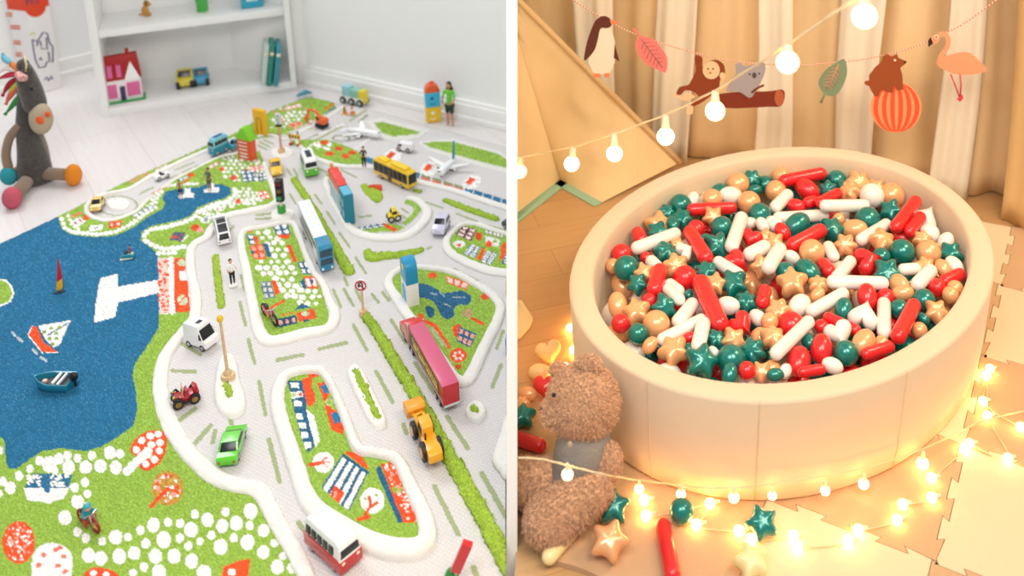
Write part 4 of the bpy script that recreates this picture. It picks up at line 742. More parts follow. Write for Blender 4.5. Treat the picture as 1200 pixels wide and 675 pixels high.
for i in range(3):
    for sy in (-1, 1): b.box((-L*.37+i*L*.21, sy*T*.458, H*.36), (L*.15, .0014, H*.5))
b.out('window', M('#AFCBD8', .4), r)
b = B(); b.box((L*.335, 0, H*.45), (L*.33, T, H*.9), bev=.002); b.out('end_block', TB, r)
b = B(); b.box((L*.335, 0, H*.902), (L*.29, T*.86, .002), bev=.0008); b.out('end_block_top', TBL, r)
b = B()
for i in range(2):
    for j in range(2):
        for sy in (-1, 1): b.box((L*(.26+i*.15), sy*T*.503, H*(.3+j*.32)), (L*.09, .0012, H*.2))
b.out('end_window', M('#8FC4D6', .4), r)
b = B(); b.box((-L*.53, 0, H*.5), (L*.06, T*.3, H*1.0), bev=.001); b.out('side_plank', M('#DDA455', .5), r)
# white and blue tower
r, L, T, H = wblock('toy_tower_block', 'tall white wooden tower block with rounded blue top at the pond bed', (478, 345), (485, 359), 14, 50, None)
def tower(L, T, H, z0, z1, rnd):
    pts = [(-L/2, z0), (L/2, z0)]+[(L/2*math.cos(a) if rnd else L/2, (z1-L/2*.9)+L/2*.9*math.sin(a)) for a in [PI*i/12 for i in range(0 if rnd else 0, 13)]] if rnd else [(-L/2, z0), (L/2, z0), (L/2, z1), (-L/2, z1)]
    return pts
b = B(); b.prof(tower(L, T, H, 0, H*.5, False), lambda z, x: T/2, .001); b.out('body', M('#EFEBE4', .5), r)
b = B(); b.prof(tower(L, T, H, H*.5, H, True), lambda z, x: T/2*1.002, .0012); b.out('blue_top', M('#1E93BF', .35), r)
b = B()
for sy in (-1, 1): b.prof([(-L*.3, H*.08), (L*.3, H*.08)]+[(L*.3*math.cos(a), H*.3+L*.3*math.sin(a)) for a in [PI*i/8 for i in range(9)]], (lambda z, x: T/2+.0008)) if sy < 0 else None
b.out('painted_door', M('#4FA8D6', .4), r)
b = B(); b.cyl((0, -T/2-.001, H*.82), (0, T/2+.001, H*.82), L*.14, n=18); b.out('clock_face', M('#E9D43C', .4), r)
# green roof house and yellow arch
r, L, T, H = wblock('toy_house_block', 'orange wooden house block with a pointed green roof', (284, 184), (297, 187), 9, 36, None)
L *= 1.2
b = B(); b.box((0, 0, H*.33), (L, T, H*.66), bev=.001); b.out('body', M('#E0562A', .45), r)
b = B(); b.prof([(-L*.55, H*.64), (-L*.1, H*1.02), (L*.12, H*1.02), (L*.58, H*.64)], lambda z, x: T*.56, .0012); b.out('roof', M('#7FCB22', .35), r)
b = B()
for j in range(5): b.box((-L*.05, -T*.505, H*(.1+j*.115)), (L*.62, .001, H*.03))
for i in range(2): b.box((-L*.15+i*L*.2, -T*.506, H*.12), (L*.03, .001, H*.2))
b.out('painted_line', WH, r)
r, L, T, H = wblock('toy_arch_block', 'yellow wooden block with a dark painted arch on the far rug edge', (300, 156), (313, 159), 5, 29, None)
b = B(); b.box((0, 0, H/2), (L, T, H), bev=.0012); b.out('body', M('#EDB515', .4), r)
b = B(); pts = [(-L*.2, -T*.5, H*.05)]+[(-L*.2*math.cos(a), -T*.5, H*.6+L*.2*math.sin(a)) for a in [PI*i/8 for i in range(9)]]+[(L*.2, -T*.5, H*.05)]; b.tube(pts, .0011, 6); b.out('painted_arch', M('#7A4A12', .5), r)
# traffic lights and signs
def post(name, label, base, parts_, cat='toy traffic sign'):
    p = fl(*base, RUGZ+.003); r = empty(name, p, 0, label, cat); return r, 1/sc(p), 1/vsc(p)
WD = M('#D9B98E', .5, var=.12, vscale=120, name='pale_wood')
r, u, v = post('toy_traffic_light', 'black toy traffic light with a bright green foot by the crossing', (330.5, 250), 0)
b = B(); b.cyl((0, 0, 0), (0, 0, 9*v), 4.8*u, n=20, bev=.6*u); b.out('foot', M('#2F9A1E', .3, coat=.4), r)
b = B(); b.cyl((0, 0, 9*v), (0, 0, 16*v), 1.6*u); b.out('neck', M('#E7E2D4', .4), r)
b = B(); b.box((0, 0, 27*v), (8.6*u, 7*u, 25*v), bev=1*u); hd = b.out('signal_head', BLK, r)
for i, c in enumerate(('#7A1414', '#7A5A12', '#1E9A5A')): b = B(); b.sph((0, -3.6*u, (35-i*8)*v), (2.6*u, 1*u, 2.8*v), 12); b.out('lamp', M(c, .3), hd)
b = B()
for i in range(3): b.box((0, -4.6*u, (39-i*8)*v), (6.4*u, 3*u, .7*v))
b.out('visor', M('#3A2A28', .5), hd)
r, u, v = post('toy_rail_signal', 'grey-headed toy signal on a slim wooden post and round base', (330, 179), 0)
b = B(); b.cyl((0, 0, 0), (0, 0, 5*v), 4*u, n=20, bev=.5*u); b.out('foot', WD, r)
b = B(); b.cyl((0, 0, 5*v), (0, 0, 32*v), 1.5*u); b.out('pole', M('#D8A58E', .5), r)
b = B(); b.box((0, 0, 39*v), (6.2*u, 3*u, 13*v), bev=.5*u); hd = b.out('signal_head', M('#D5D8D6', .4), r)
b = B(); b.box((0, 0, 32*v), (6.6*u, 3.4*u, 3*v), bev=.6*u); b.out('bracket', BLK, r)
b = B()
for i in range(3): b.sph((0, -1.5*u, (43-i*4)*v), (1.2*u, .5*u, 1.2*v), 10)
b.out('lamp', M('#9BA09E', .4), hd)
r, u, v = post('toy_road_sign', 'round white toy road sign with a red ring and crossed black symbol', (426, 369), 0)
b = B(); b.cyl((0, 0, 0), (0, 0, 6*v), 5*u, 4.6*u, n=22, bev=.6*u); b.out('foot', WD, r)
b = B(); b.cyl((0, 0, 6*v), (0, 0, 27*v), 1.5*u); b.out('pole', WD, r)
b = B(); b.cyl((0, 0, 35*v), (0, -1.6*u, 35*v), 8*u, n=32, bev=.3*u); pl = b.out('sign_plate', WH, r)
def ring(b, c, R, t, ax='y', n=32):
    b.tube([(c[0]+R*math.cos(2*PI*i/n), c[1], c[2]+R*math.sin(2*PI*i/n)) for i in range(n+1)], t, 6)
b = B(); ring(b, (0, -2*u, 35*v), 6*u, .75*u); b.tube([(-4*u, -2*u, 39*v), (4*u, -2*u, 31*v)], .6*u, 6); b.out('red_ring', M('#C22A2A', .4), pl)
b = B(); b.tube([(2*u, -2*u, 31.5*v), (2*u, -2*u, 37*v), (0, -2*u, 39*v), (-2*u, -2*u, 37.5*v), (-2*u, -2*u, 35*v)], .7*u, 6); b.tube([(-3.4*u, -2*u, 35.4*v), (-2*u, -2*u, 33.4*v), (-.6*u, -2*u, 35.4*v)], .6*u, 6); b.out('turn_symbol', M('#222222', .4), pl)
r, u, v = post('toy_street_post', 'slim wooden toy pole with a yellow bead on the oval island', (268, 447), 0)
b = B(); b.cyl((0, 0, 0), (0, 0, 9*v), 8.4*u, 7.8*u, n=24, bev=.8*u); b.cyl((0, 0, 9*v), (0, 0, 14*v), 5*u, 3*u, n=20, bev=.4*u); b.out('foot', WD, r)
b = B(); b.cyl((0, 0, 12*v), (-1*u, 0, 70*v), 1.9*u, 1.5*u, n=12); b.out('pole', WD, r)
b = B(); b.sph((-1*u, 0, 72*v), (3.6*u, 3.6*u, 4*v), 16); b.out('bead', M('#E5BE1E', .35), r)
# barrier and cones
r, L, s_ = toy('toy_barrier', 'yellow and black striped toy road barrier with red feet', 'toy barrier', (340, 169), (352, 171)); u = 1/s_; v = 1/vsc(r.location)
b = B(); b.box((0, 0, 10*v), (L*1.1, 1.2*u, 4.5*v), bev=.3*u); b.out('board', M('#F0C33A', .4), r)
b = B()
for i in range(4): b.box((-L*.42+i*L*.28, -.7*u, 10*v), (L*.09, .3*u, 4.4*v), rot=(0, .5, 0))
b.out('stripe', BLK, r)
for sx in (-1, 1):
    b = B(); b.box((sx*L*.4, 0, 5*v), (1*u, 1*u, 8*v)); lg = b.out('leg', M('#DDB23A', .4), r); b = B(); b.box((sx*L*.4, 0, 1*v), (3.4*u, 5*u, 2*v), bev=.4*u); b.out('foot', M('#B3232E', .4), lg)
r, L, s_ = toy('toy_barrier', 'white toy barrier rail behind the striped barrier', 'toy barrier', (337, 160), (350, 157)); u = 1/s_; v = 1/vsc(r.location)
b = B(); b.box((0, 0, 4*v), (L, 1*u, 2.4*v), bev=.3*u); b.out('board', WH, r)
for sx in (-1, 1): b = B(); b.box((sx*L*.4, 0, 2*v), (1*u, 3*u, 4*v)); b.out('leg', M('#3A3A3E', .5), r)
for i, (x, y, c, lb) in enumerate(((404, 134, '#D8772A', 'small orange and green toy cone, the one nearer the excavator'), (413, 134, '#D9582A', 'small orange toy cone beside the wooden train'))):
    r, u, v = post('toy_cone', lb, (x, y), 0, 'toy cone'); b = B(); b.box((0, 0, .8*v), (6*u, 6*u, 1.6*v), bev=.3*u); b.out('base', M('#E8B05A', .4), r); b = B(); b.cyl((0, 0, 1.4*v), (0, 0, 10*v), 2.4*u, .6*u); b.out('cone', M(c, .4), r)
    b = B(); b.cyl((0, 0, 4.5*v), (0, 0, 6.3*v), 1.9*u, 1.45*u); b.out('band', WH if i else M('#4E8A3A', .4), r)
# small people
def figure(name, label, base, hpx, top='#333333', legs='#222222', skin='#D9A789', hair='#2A1C14', rz=0, seated=False, zoff=.003, arms=.5, bareleg=False, cat='toy figure', tilt=0, parent=None):
    p = fl(*base, RUGZ+zoff); H = hpx/vsc(p)
    r = empty(name, p, rz, label, cat) if parent is None else parent
    def sk(pts, edges, name, mat, sub=1):
        me = bpy.data.meshes.new(name); me.from_pydata([q[0] for q in pts], edges, []); o = bpy.data.objects.new(name, me); COL.objects.link(o)
        o.modifiers.new('skin', 'SKIN'); o.modifiers['skin'].use_smooth_shade = True
        sv = me.skin_vertices[0].data
        for i, q in enumerate(pts): sv[i].radius = (q[1], q[1]*(q[2] if len(q) > 2 else 1)); sv[i].use_root = (i == 0)
        md = o.modifiers.new('sub', 'SUBSURF'); md.levels = md.render_levels = 1; me.materials.append(mat); o.parent = r; return o
    h = H; k_ = .55 if seated else 0
    hipz = .5*h if not seated else .16*h; sh = hipz+.31*h
    kneeF = (.14*h if seated else 0.01*h); 
    P_ = [((0, 0, hipz), .06*h, .8), ((0, 0, hipz+.16*h), .055*h, .8), ((0, 0, sh), .05*h, .9), ((0, 0, sh+.05*h), .022*h),
          ((0, .1*h, sh-.01*h), .028*h), ((.03*h, .14*h, sh-.16*h), .022*h), ((.06*h+arms*.1*h, .13*h, sh-.3*h+arms*.1*h), .017*h), ((0, -.1*h, sh-.01*h), .028*h), ((.03*h, -.14*h, sh-.16*h), .022*h), ((.06*h, -.13*h, sh-.31*h), .017*h),
          ((0, .05*h, hipz-.04*h), .045*h), ((kneeF, .055*h, hipz*.5+.02*h if not seated else .2*h), .035*h), ((.0 if not seated else .3*h, .055*h, .03*h), .024*h), ((.05*h if not seated else .35*h, .055*h, .018*h), .02*h),
          ((0, -.05*h, hipz-.04*h), .045*h), ((kneeF, -.055*h, hipz*.5+.02*h if not seated else .2*h), .035*h), ((0 if not seated else .3*h, -.055*h, .03*h), .024*h), ((.05*h if not seated else .35*h, -.055*h, .018*h), .02*h)]
    E_ = [(0, 1), (1, 2), (2, 3), (2, 4), (4, 5), (5, 6), (2, 7), (7, 8), (8, 9), (0, 10), (10, 11), (11, 12), (12, 13), (0, 14), (14, 15), (15, 16), (16, 17)]
    body = sk(P_, E_, 'body', M(skin, .6))
    b = B(); b.sph((.005*h, 0, sh+.12*h), (.06*h, .055*h, .07*h), 14); b.sph((.065*h, 0, sh+.11*h), (.012*h, .009*h, .014*h), 8); b.out('head', M(skin, .6), r)
    b = B(); b.sph((-.012*h, 0, sh+.14*h), (.063*h, .061*h, .064*h), 14); b.out('hair', M(hair, .7), r)
    g = 1.28
    sk([(q[0], q[1]*g) + tuple(q[2:]) for q in (P_[0], P_[1], P_[2], P_[4], P_[5], P_[7], P_[8])], [(0, 1), (1, 2), (2, 3), (3, 4), (2, 5), (5, 6)], 'shirt', M(top, .7))
    if not bareleg: sk([(q[0], q[1]*g) + tuple(q[2:]) for q in (P_[0], P_[10], P_[11], P_[12], P_[14], P_[15], P_[16])], [(0, 1), (1, 2), (2, 3), (0, 4), (4, 5), (5, 6)], 'trousers', M(legs, .7))
    else: sk([(q[0], q[1]*g) + tuple(q[2:]) for q in (P_[0], P_[10], P_[11], P_[14], P_[15])][:5], [(0, 1), (1, 2), (0, 3), (3, 4)], 'shorts', M(legs, .7))
    return r
figure('toy_figure', 'tiny toy man in black standing on the kerb by the airport terminal', (427, 196), 24, '#1B1B1E', '#161618', rz=-1.6, zoff=.011)
figure('toy_figure', 'tiny toy swimmer on the left white dock of the lagoon', (212, 231), 20, '#A8703F', '#2B2B2B', '#B98560', rz=-1.2, bareleg=True, zoff=.004)
figure('toy_figure', 'tiny toy bather with grey swimsuit on the right white dock', (246, 223), 26, '#6E6A66', '#6E6A66', '#BD8A66', rz=-1.8, bareleg=True, zoff=.004)
r = figure('toy_figure', 'tiny toy skater in black and white on a round white base by the hedge', (273, 333), 29, '#F0F0F0', '#111114', rz=-.8, arms=1.2, zoff=.007)
b = B(); b.cyl((0, 0, -.0045), (0, 0, -.001), .0095, n=24, bev=.0005); b.out('round_base', WH, r)
figure('toy_figure', 'dark-haired doll in a green shirt and black shorts standing by the wall', (528, 147), 50, '#6CC832', '#1F3B2E', '#C98F70', '#1A100E', rz=-1.9, bareleg=True, zoff=-RUGZ+.001, cat='doll')
r = bpy.context.scene.objects['toy_figure.004']; hh_ = [o for o in r.children if o.name.startswith('hair')][0]
b = B(); b.bm.from_mesh(hh_.data); H_ = 50/vsc(r.location); b.sph((-.03*H_, 0, .47*H_+.12*H_+.24*H_), (.055*H_, .085*H_, .11*H_), 16); b.bm.to_mesh(hh_.data); b.bm.free()
# jet ski, windsurfer, motor boat
r, L, s_ = toy('toy_jet_ski', 'small teal toy jet ski with a seated rider in red on the sea', 'toy jet ski', (158, 301), (141, 304)); u = 1/s_
b = B(); b.prof([(-L*.5, 1*u), (-L*.5, 4.4*u), (-L*.2, 5.4*u), (L*.12, 6.5*u), (L*.35, 4.4*u), (L*.52, 3.8*u), (L*.42, 1*u)], lambda z, x: 4.3*u*max(.15, 1-max(0, x/L-.1)*2), .5*u); b.out('hull', M('#2C8FA6', .3, coat=.4), r)
b = B(); b.box((L*.05, 0, .8*u), (L*.9, 8*u, 1.2*u), bev=.4*u); b.box((-L*.25, 0, 5.4*u), (L*.35, 3*u, 2*u), bev=.6*u); b.out('trim', M('#E8E4DA', .4), r)
b = B(); b.tube([(L*.12, -3*u, 9*u), (L*.15, 0, 8.6*u), (L*.12, 3*u, 9*u)], .6*u); b.tube([(L*.15, 0, 8.6*u), (L*.18, 0, 6*u)], .6*u); b.out('handlebar', BLK, r)
c = empty('t', (0, 0, 0)); figure('rider', '', (150, 302), 16, '#B0242A', '#14141A', rz=0, seated=True, parent=c)
for ch in list(c.children): ch.parent = r; ch.location = (-L*.22, 0, 5*u); ch.name = 'rider_'+ch.name.split('.')[0]
bpy.data.objects.remove(c)
r, L, s_ = toy('toy_windsurfer', 'toy windsurf board with a slim red and yellow sail on the sea', 'toy windsurfer', (64, 344), (76, 341)); u = 1/s_; v = 1/vsc(r.location)
b = B(); b.sph((0, 0, 1*u), (L*.62, 2.6*u, 1*u), 16); b.out('board', M('#20262E', .4), r)
b = B(); b.prof([(-3*u, 4*v), (-.5*u, 16*v), (3.4*u, 38*v), (4.4*u, 38*v), (5*u, 18*v), (4*u, 5*v), (0, 2*v)], lambda z, x: .45*u, .1*u); sl = b.out('sail', M('#C4222E', .4), r)
b = B(); b.prof([(-3.1*u, 4*v), (-1.4*u, 12*v), (4.8*u, 15*v), (4*u, 5*v), (0, 2*v)], lambda z, x: .6*u, .1*u); b.out('sail_foot', M('#E9B52A', .4), sl)
b = B(); b.tube([(4*u, 0, 1*v), (4.8*u, 0, 18*v), (4*u, 0, 39*v)], .4*u, 6); b.tube([(-3*u, 0, 10*v), (5*u, 0, 11*v)], .4*u, 6); b.out('mast', BLK, r)
r, L, s_ = toy('toy_motor_boat', 'teal toy motor boat with grey floor and black outboard engine', 'toy boat', (86, 454), (42, 453)); u = 1/s_; v = 1/vsc(r.location)
def hull(L, W, H, k0=1.0, ins=0, z0=0):
    pts = []
    for i in range(17):
        t = i/16; x = -L/2+L*t; w_ = W/2*(1-max(0, (t-.45)/.55)**2.2); pts.append((x, w_))
    return pts
PT = hull(L, 25*u, 9*v); loop = PT+[(x, -y) for x, y in reversed(PT)]; n = len(loop); vs = []; fs = []
for (k_, z, sc_) in ((.72, 0, .9), (.95, 4*v, .97), (1.04, 9*v, 1.02), (.98, 10.4*v, 1.0), (.82, 10*v, .95), (.78, 5*v, .9)):
    vs += [(x*sc_, y*k_, z+(max(0, x/L)*5*v if z > 8*v else 0)) for x, y in loop]
for r_ in range(5):
    for i in range(n): fs.append((r_*n+i, r_*n+(i+1) % n, (r_+1)*n+(i+1) % n, (r_+1)*n+i))
fs.append(list(range(n))); fs.append(list(range(6*n-1, 5*n-1, -1))); b = B(); b.faces(vs, fs); b.out('hull', M('#1F7F9C', .3, coat=.5), r)
b = B(); b.slab([(x*.88, y*.76) for x, y in loop], 5*v, 6*v); b.out('floor_panel', M('#4A5054', .6, bump=.3, bscale=400), r)
b = B(); b.box((-L*.1, 0, 10*v), (3.2*u, 18*u, 3*v), rot=(0, -.2, 0), bev=.6*u); b.box((-L*.24, 0, 9.5*v), (2.6*u, 20*u, 2.4*v), bev=.5*u); b.out('bench', M('#E6E9EA', .3), r)
b = B(); b.box((L*.2, 2*u, 8*v), (5*u, 5*u, 3*v), bev=.8*u); b.out('console', M('#D8B7B0', .4), r)
b = B(); b.sph((-L*.56, 0, 13*v), (5*u, 3.6*u, 4.6*v), 14); b.cyl((-L*.57, 0, 2*v), (-L*.57, 0, 12*v), 1.4*u); b.box((-L*.5, 0, 9*v), (5*u, 3*u, 2*v)); b.out('outboard_engine', BLK, r)
# red motorbikes
def bike(name, label, A, Bp, col, rpx, rider=None, wheelcol=BLK, cat='toy motorbike'):
    r, L, s_ = toy(name, label, cat, A, Bp); u = 1/s_; R = rpx*u
    for x in (-L*.36, L*.36):
        b = B(); n = 24; b.tube([(x+R*math.cos(2*PI*i/n), 0, R*1.15+R*math.sin(2*PI*i/n)) for i in range(n+1)], R*.24, 8); wv = b.out('wheel', wheelcol, r); b = B()
        for i in range(4): a = PI*i/4; b.tube([(x-R*.9*math.cos(a), 0, R*1.15-R*.9*math.sin(a)), (x+R*.9*math.cos(a), 0, R*1.15+R*.9*math.sin(a))], R*.05, 5)
        b.cyl((x, -R*.25, R*1.15), (x, R*.25, R*1.15), R*.2); b.out('hub', M('#E4C54A', .3), wv)
    b = B(); b.prof([(-L*.4, R*1.9), (-L*.3, R*2.4), (-L*.05, R*1.9), (L*.12, R*2.6), (L*.22, R*2.2), (L*.1, R*1.0), (-L*.15, R*.9)], lambda z, x: R*.38, R*.1); b.out('frame', col, r)
    b = B(); b.tube([(L*.36, -R*.3, R*1.15), (L*.24, -R*.3, R*2.9)], R*.09, 6); b.tube([(L*.36, R*.3, R*1.15), (L*.24, R*.3, R*2.9)], R*.09, 6); b.tube([(L*.18, -R*1.0, R*3.1), (L*.24, 0, R*2.9), (L*.18, R*1.0, R*3.1)], R*.1, 6); b.out('handlebar', CHR, r)
    b = B(); b.sph((-L*.2, 0, R*2.45), (L*.16, R*.4, R*.2), 12); b.out('saddle', BLK, r)
    b = B(); b.box((0, 0, R*1.1), (R*1.0, R*.8, R*.9), bev=R*.15); b.out('engine', M('#D9B93A', .3, .4), r)
    return r, L, u, R
bike('toy_motorbike', 'red toy motorbike leaning on the corner of the stone garden bed', (308, 366), (325, 384), M('#C43222', .35, coat=.4), 6.2)
r, L, u, R = bike('toy_motorbike', 'toy motorbike with dark red wheels and teal rider lying on the green land', (94, 609), (116, 626), M('#B9684A', .4), 7.5, wheelcol=M('#8E1F22', .4))
b = B(); b.sph((-L*.02, 0, R*2.6), (R*.8, R*.7, R*1.0), 14); b.out('rider_torso', M('#1E8F98', .5), r); b = B(); b.sph((L*.08, 0, R*3.9), R*.55, 12); b.out('rider_head', M('#D59F84', .5), r)
b = B(); b.sph((L*.07, 0, R*4.15), (R*.6, R*.6, R*.42), 12); b.out('rider_helmet', M('#38A0B4', .4), r)
b = B(); b.tube([(0, R*.6, R*3.0), (L*.12, R*.9, R*2.7), (L*.2, R*.8, R*3.0)], R*.22, 8); b.tube([(0, -R*.6, R*3.0), (L*.12, -R*.9, R*2.7), (L*.2, -R*.8, R*3.0)], R*.22, 8); b.out('rider_arm', M('#1E8F98', .5), r)
b = B(); b.tube([(-L*.04, R*.5, R*2.2), (L*.1, R*.8, R*1.9), (L*.06, R*.7, R*.9)], R*.28, 8); b.tube([(-L*.04, -R*.5, R*2.2), (L*.1, -R*.8, R*1.9), (L*.06, -R*.7, R*.9)], R*.28, 8); b.out('rider_leg', M('#B0453C', .5), r)
# vintage car
r, L, s_ = toy('toy_vintage_car', 'black and red open vintage toy car beside the long kerb', 'toy car', (233, 466), (203, 477)); u = 1/s_; v = 1/vsc(r.location); W = 18*u; RD_ = M('#A81622', .3, coat=.5)
b = B(); b.prof([(-L*.5, 5*v), (-L*.52, 13*v), (-L*.46, 15*v), (-L*.3, 11*v), (-L*.12, 11*v), (-L*.08, 15*v), (L*.0, 14*v), (L*.06, 10*v), (L*.4, 12*v), (L*.46, 11*v), (L*.46, 5*v)], lambda z, x: W*.36, .6*u); b.out('body', RD_, r)
b = B(); b.box((-L*.36, 0, 14*v), (L*.12, W*.62, 7*v), bev=1.2*u); b.box((-L*.06, 0, 13*v), (L*.1, W*.6, 6*v), bev=1.2*u); b.out('seat', M('#B71F2C', .45), r)
b = B(); b.box((L*.46, 0, 9*v), (1.6*u, W*.5, 10*v), bev=.5*u); b.out('radiator', M('#1A1A1C', .4), r)
b = B(); b.box((L*.1, 0, 17*v), (.6*u, W*.6, 9*v), rot=(0, -.15, 0)); b.out('windscreen', M('#D9C98C', .2, .5), r)
for sy in (-1, 1):
    b = B(); b.tube([(L*.5, sy*W*.47, 10*v), (L*.3, sy*W*.48, 13*v), (L*.1, sy*W*.46, 5*v), (-L*.1, sy*W*.46, 5*v), (-L*.3, sy*W*.48, 12*v), (-L*.5, sy*W*.47, 8*v)], 1.4*u, 6); b.out('mudguard', BLK, r)
    b = B(); b.sph((L*.44, sy*W*.3, 13*v), 1.8*u, 10); b.out('headlight', M('#D9BC5A', .25, .7), r)
wheels(r, [-L*.32, L*.32], W*.5, 6.2*u, t=2.6*u, hub=M('#A07A3A', .3, .5))
# corner pieces
r, L, s_ = toy('toy_flag_block', 'red rectangular block on a wooden stick with a green dome foot', 'wooden toy block', (527, 679), (548, 679)); u = 1/s_; v = 1/vsc(r.location)
b = B(); b.sph((-8*u, 0, 0), (9*u, 9*u, 13*v), 20); b.out('green_dome', M('#2F8A3A', .35, coat=.3), r)
b = B(); b.tube([(-6*u, -2*u, 4*v), (2*u, -4*u, 16*v)], 2*u, 8); b.out('stick', WD, r)
b = B(); b.box((6*u, -4*u, 30*v), (12*u, 8*u, 34*v), rot=(0, .38, 0), bev=.6*u); b.out('red_block', M('#CE1F27', .3, coat=.3), r)
r, L, s_ = toy('toy_block', 'blue toy block cut off by the partition beside the east kerb', 'wooden toy block', (591, 414), (606, 414)); u = 1/s_; b = B(); b.box((3*u, 0, 12*u), (L*1.1, 12*u, 22*u), bev=1.4*u); b.out('body', M('#2C7FC0', .35), r); b = B(); b.box((3*u, 0, 24*u), (L*.6, 7*u, 3*u), bev=.8*u); b.out('cap', M('#4A97CF', .35), r)
r, L, s_ = toy('toy_block', 'teal toy block at the partition foot by the hedge end', 'wooden toy block', (591, 684), (606, 684)); u = 1/s_; b = B(); b.box((4*u, 0, 11*u), (L*1.1, 14*u, 20*u), bev=1.6*u); b.out('body', M('#226E86', .35), r); b = B(); b.cyl((4*u, 0, 20*u), (4*u, 0, 23*u), 4*u); b.out('stud', M('#2F86A0', .35), r)
r, L, s_ = toy('toy_post', 'pale wooden peg cut off by the partition below the east bed', 'wooden toy post', (590, 344), (604, 344)); u = 1/s_; b = B(); b.cyl((1*u, 0, 0), (1*u, 0, 17*u), 5.5*u, 5*u, bev=.8*u); b.out('body', WD, r); b = B(); b.sph((1*u, 0, 19*u), 4*u); b.out('head', WD, r)
# ------------------------------------------------------------------ shelf unit and its things
FLp, FRp = fl(119, 138), fl(348, 103); ds = (FRp-FLp).normalized(); dn = Vector((-ds.y, ds.x, 0))     # dn points into the wall
Wd = (FRp-FLp).length; DEP = .24; HT = 1.25
shw = M('#F1F1F0', .45, name='white_lacquered_board')
shelf = empty('shelf_unit', FLp, math.atan2(ds.y, ds.x), 'white open shelf unit standing against the playroom wall', 'shelf unit')
def sbox(name, x0, x1, y0, y1, z0, z1, mat=shw): b = B(); b.box(((x0+x1)/2, (y0+y1)/2, (z0+z1)/2), (x1-x0, y1-y0, z1-z0), bev=.0015); return b.out(name, mat, shelf)
sbox('side_panel', 0, .026, 0, DEP, 0, HT); sbox('side_panel', Wd-.02, Wd, 0, DEP, 0, HT); sbox('back_panel', .026, Wd-.02, DEP-.01, DEP, 0, HT)
sbox('bottom_shelf', .026, Wd-.02, .002, DEP-.01, 0, .028)
def onfront(x, y, off=0):
    p = FLp+dn*off; d = rayd(x, y); t = (p-CAMP).dot(dn)/d.dot(dn); return CAMP+d*t
zs_ = onfront(250, 20, .03).z
sbox('shelf', .026, Wd-.02, .03, DEP-.01, zs_-.026, zs_); sbox('shelf', .026, Wd-.02, .03, DEP-.01, zs_+.4, zs_+.426)
# dollhouse
r, L, s_ = toy('dollhouse', 'red roofed pink and white dollhouse on the bottom shelf', 'dollhouse', (125, 119.5), (168, 112.5), z=.0285); u = 1/s_; v = 1/vsc(r.location); T = 14*u; H = 52*v
PKW = M('#D9659B', .4); b = B(); b.box((0, 0, H*.26), (L, T, H*.5), bev=.001); b.out('walls', M('#F0E4E8', .45), r)
b = B(); b.prof([(-L*.52, H*.48), (-L*.5, H*.98), (L*.47, H*1.0), (L*.53, H*.48)], lambda z, x: T*(.56-.3*(z-H*.48)/(H*.5)), .001); b.out('roof', M('#A81414', .4), r)
b = B(); b.box((L*.22, 0, H*1.04), (L*.1, T*.3, H*.12), bev=.001); b.out('chimney', M('#A81414', .4), r)
b = B(); b.prof([(L*.06, H*.46), (L*.27, H*.86), (L*.5, H*.46)], lambda z, x: T*.6); b.out('gable', WH, r)
for x in (-.3, -.06): b = B(); b.box((L*x, -T*.47, H*.68), (L*.13, T*.3, H*.26), bev=.001); b.out('dormer_window', PKW, r)
for x in (-.3, .28): b = B(); b.box((L*x, -T*.52, H*.25), (L*(.26 if x < 0 else .36), T*.06, H*.3), bev=.0008); b.out('window', PKW, r)
b = B(); b.box((-L*.02, -T*.53, H*.17), (L*.14, T*.06, H*.34), bev=.0008); b.out('door', M('#3A2A5E', .4), r)
b = B(); b.box((L*.06, -T*.1, .003), (L*1.02, T*1.5, .005), bev=.001); b.out('base_plate', M('#3FA35A', .4), r)
r, L, W, H, z0, h = vehicle('toy_car', 'small yellow toy car on the bottom shelf beside a blue one', 'toy car', (219, 100), (218, 109), 19, 19, M('#D8C53A', .35, coat=.3), CARP, CARW, wr=.26); r.location.z = .0285
r, L, W, H, z0, h = vehicle('toy_car', 'small blue toy car on the bottom shelf right of the yellow one', 'toy car', (237, 98), (237, 106), 17, 18, M('#3C9BC4', .35, coat=.3), CARP, CARW, wr=.26); r.location.z = .0285
# books leaning
for i, (x, y, c, hh, t, lb) in enumerate(((309, 100.5, '#C9D8CF', 45, 5, 'white spined book leaning leftmost on the bottom shelf'), (315.5, 101, '#2F8C7C', 46, 5, 'green book leaning between a white and a teal book'), (323, 101.5, '#3E8FA0', 45, 5.5, 'teal book leaning against the shelf side'))):
    p = fl(x, y, .0315); u = 1/sc(p); v = 1/vsc(p); r = empty('book', p, math.atan2(ds.y, ds.x), lb, 'book', None); H = hh*v
    R_ = Matrix.Rotation(.18, 4, 'Y'); 
    def bk(c_, d_, m_, nm, bv=.0005):
        b = B(); b.box(c_, d_, bev=bv); o = b.out(nm, m_, r); o.rotation_euler = (0, .17, 0); return o
    bk((0, .05, H/2), (t*u, .1, H), M(c, .5), 'cover'); bk((0, .053, H/2+.0004), (t*u*.7, .098, H*.97), M('#F3EFE4', .7), 'pages'); bk((0, -.0004, H*.8), (t*u*.8, .001, H*.08), M('#E9E2C8', .5), 'spine_band')
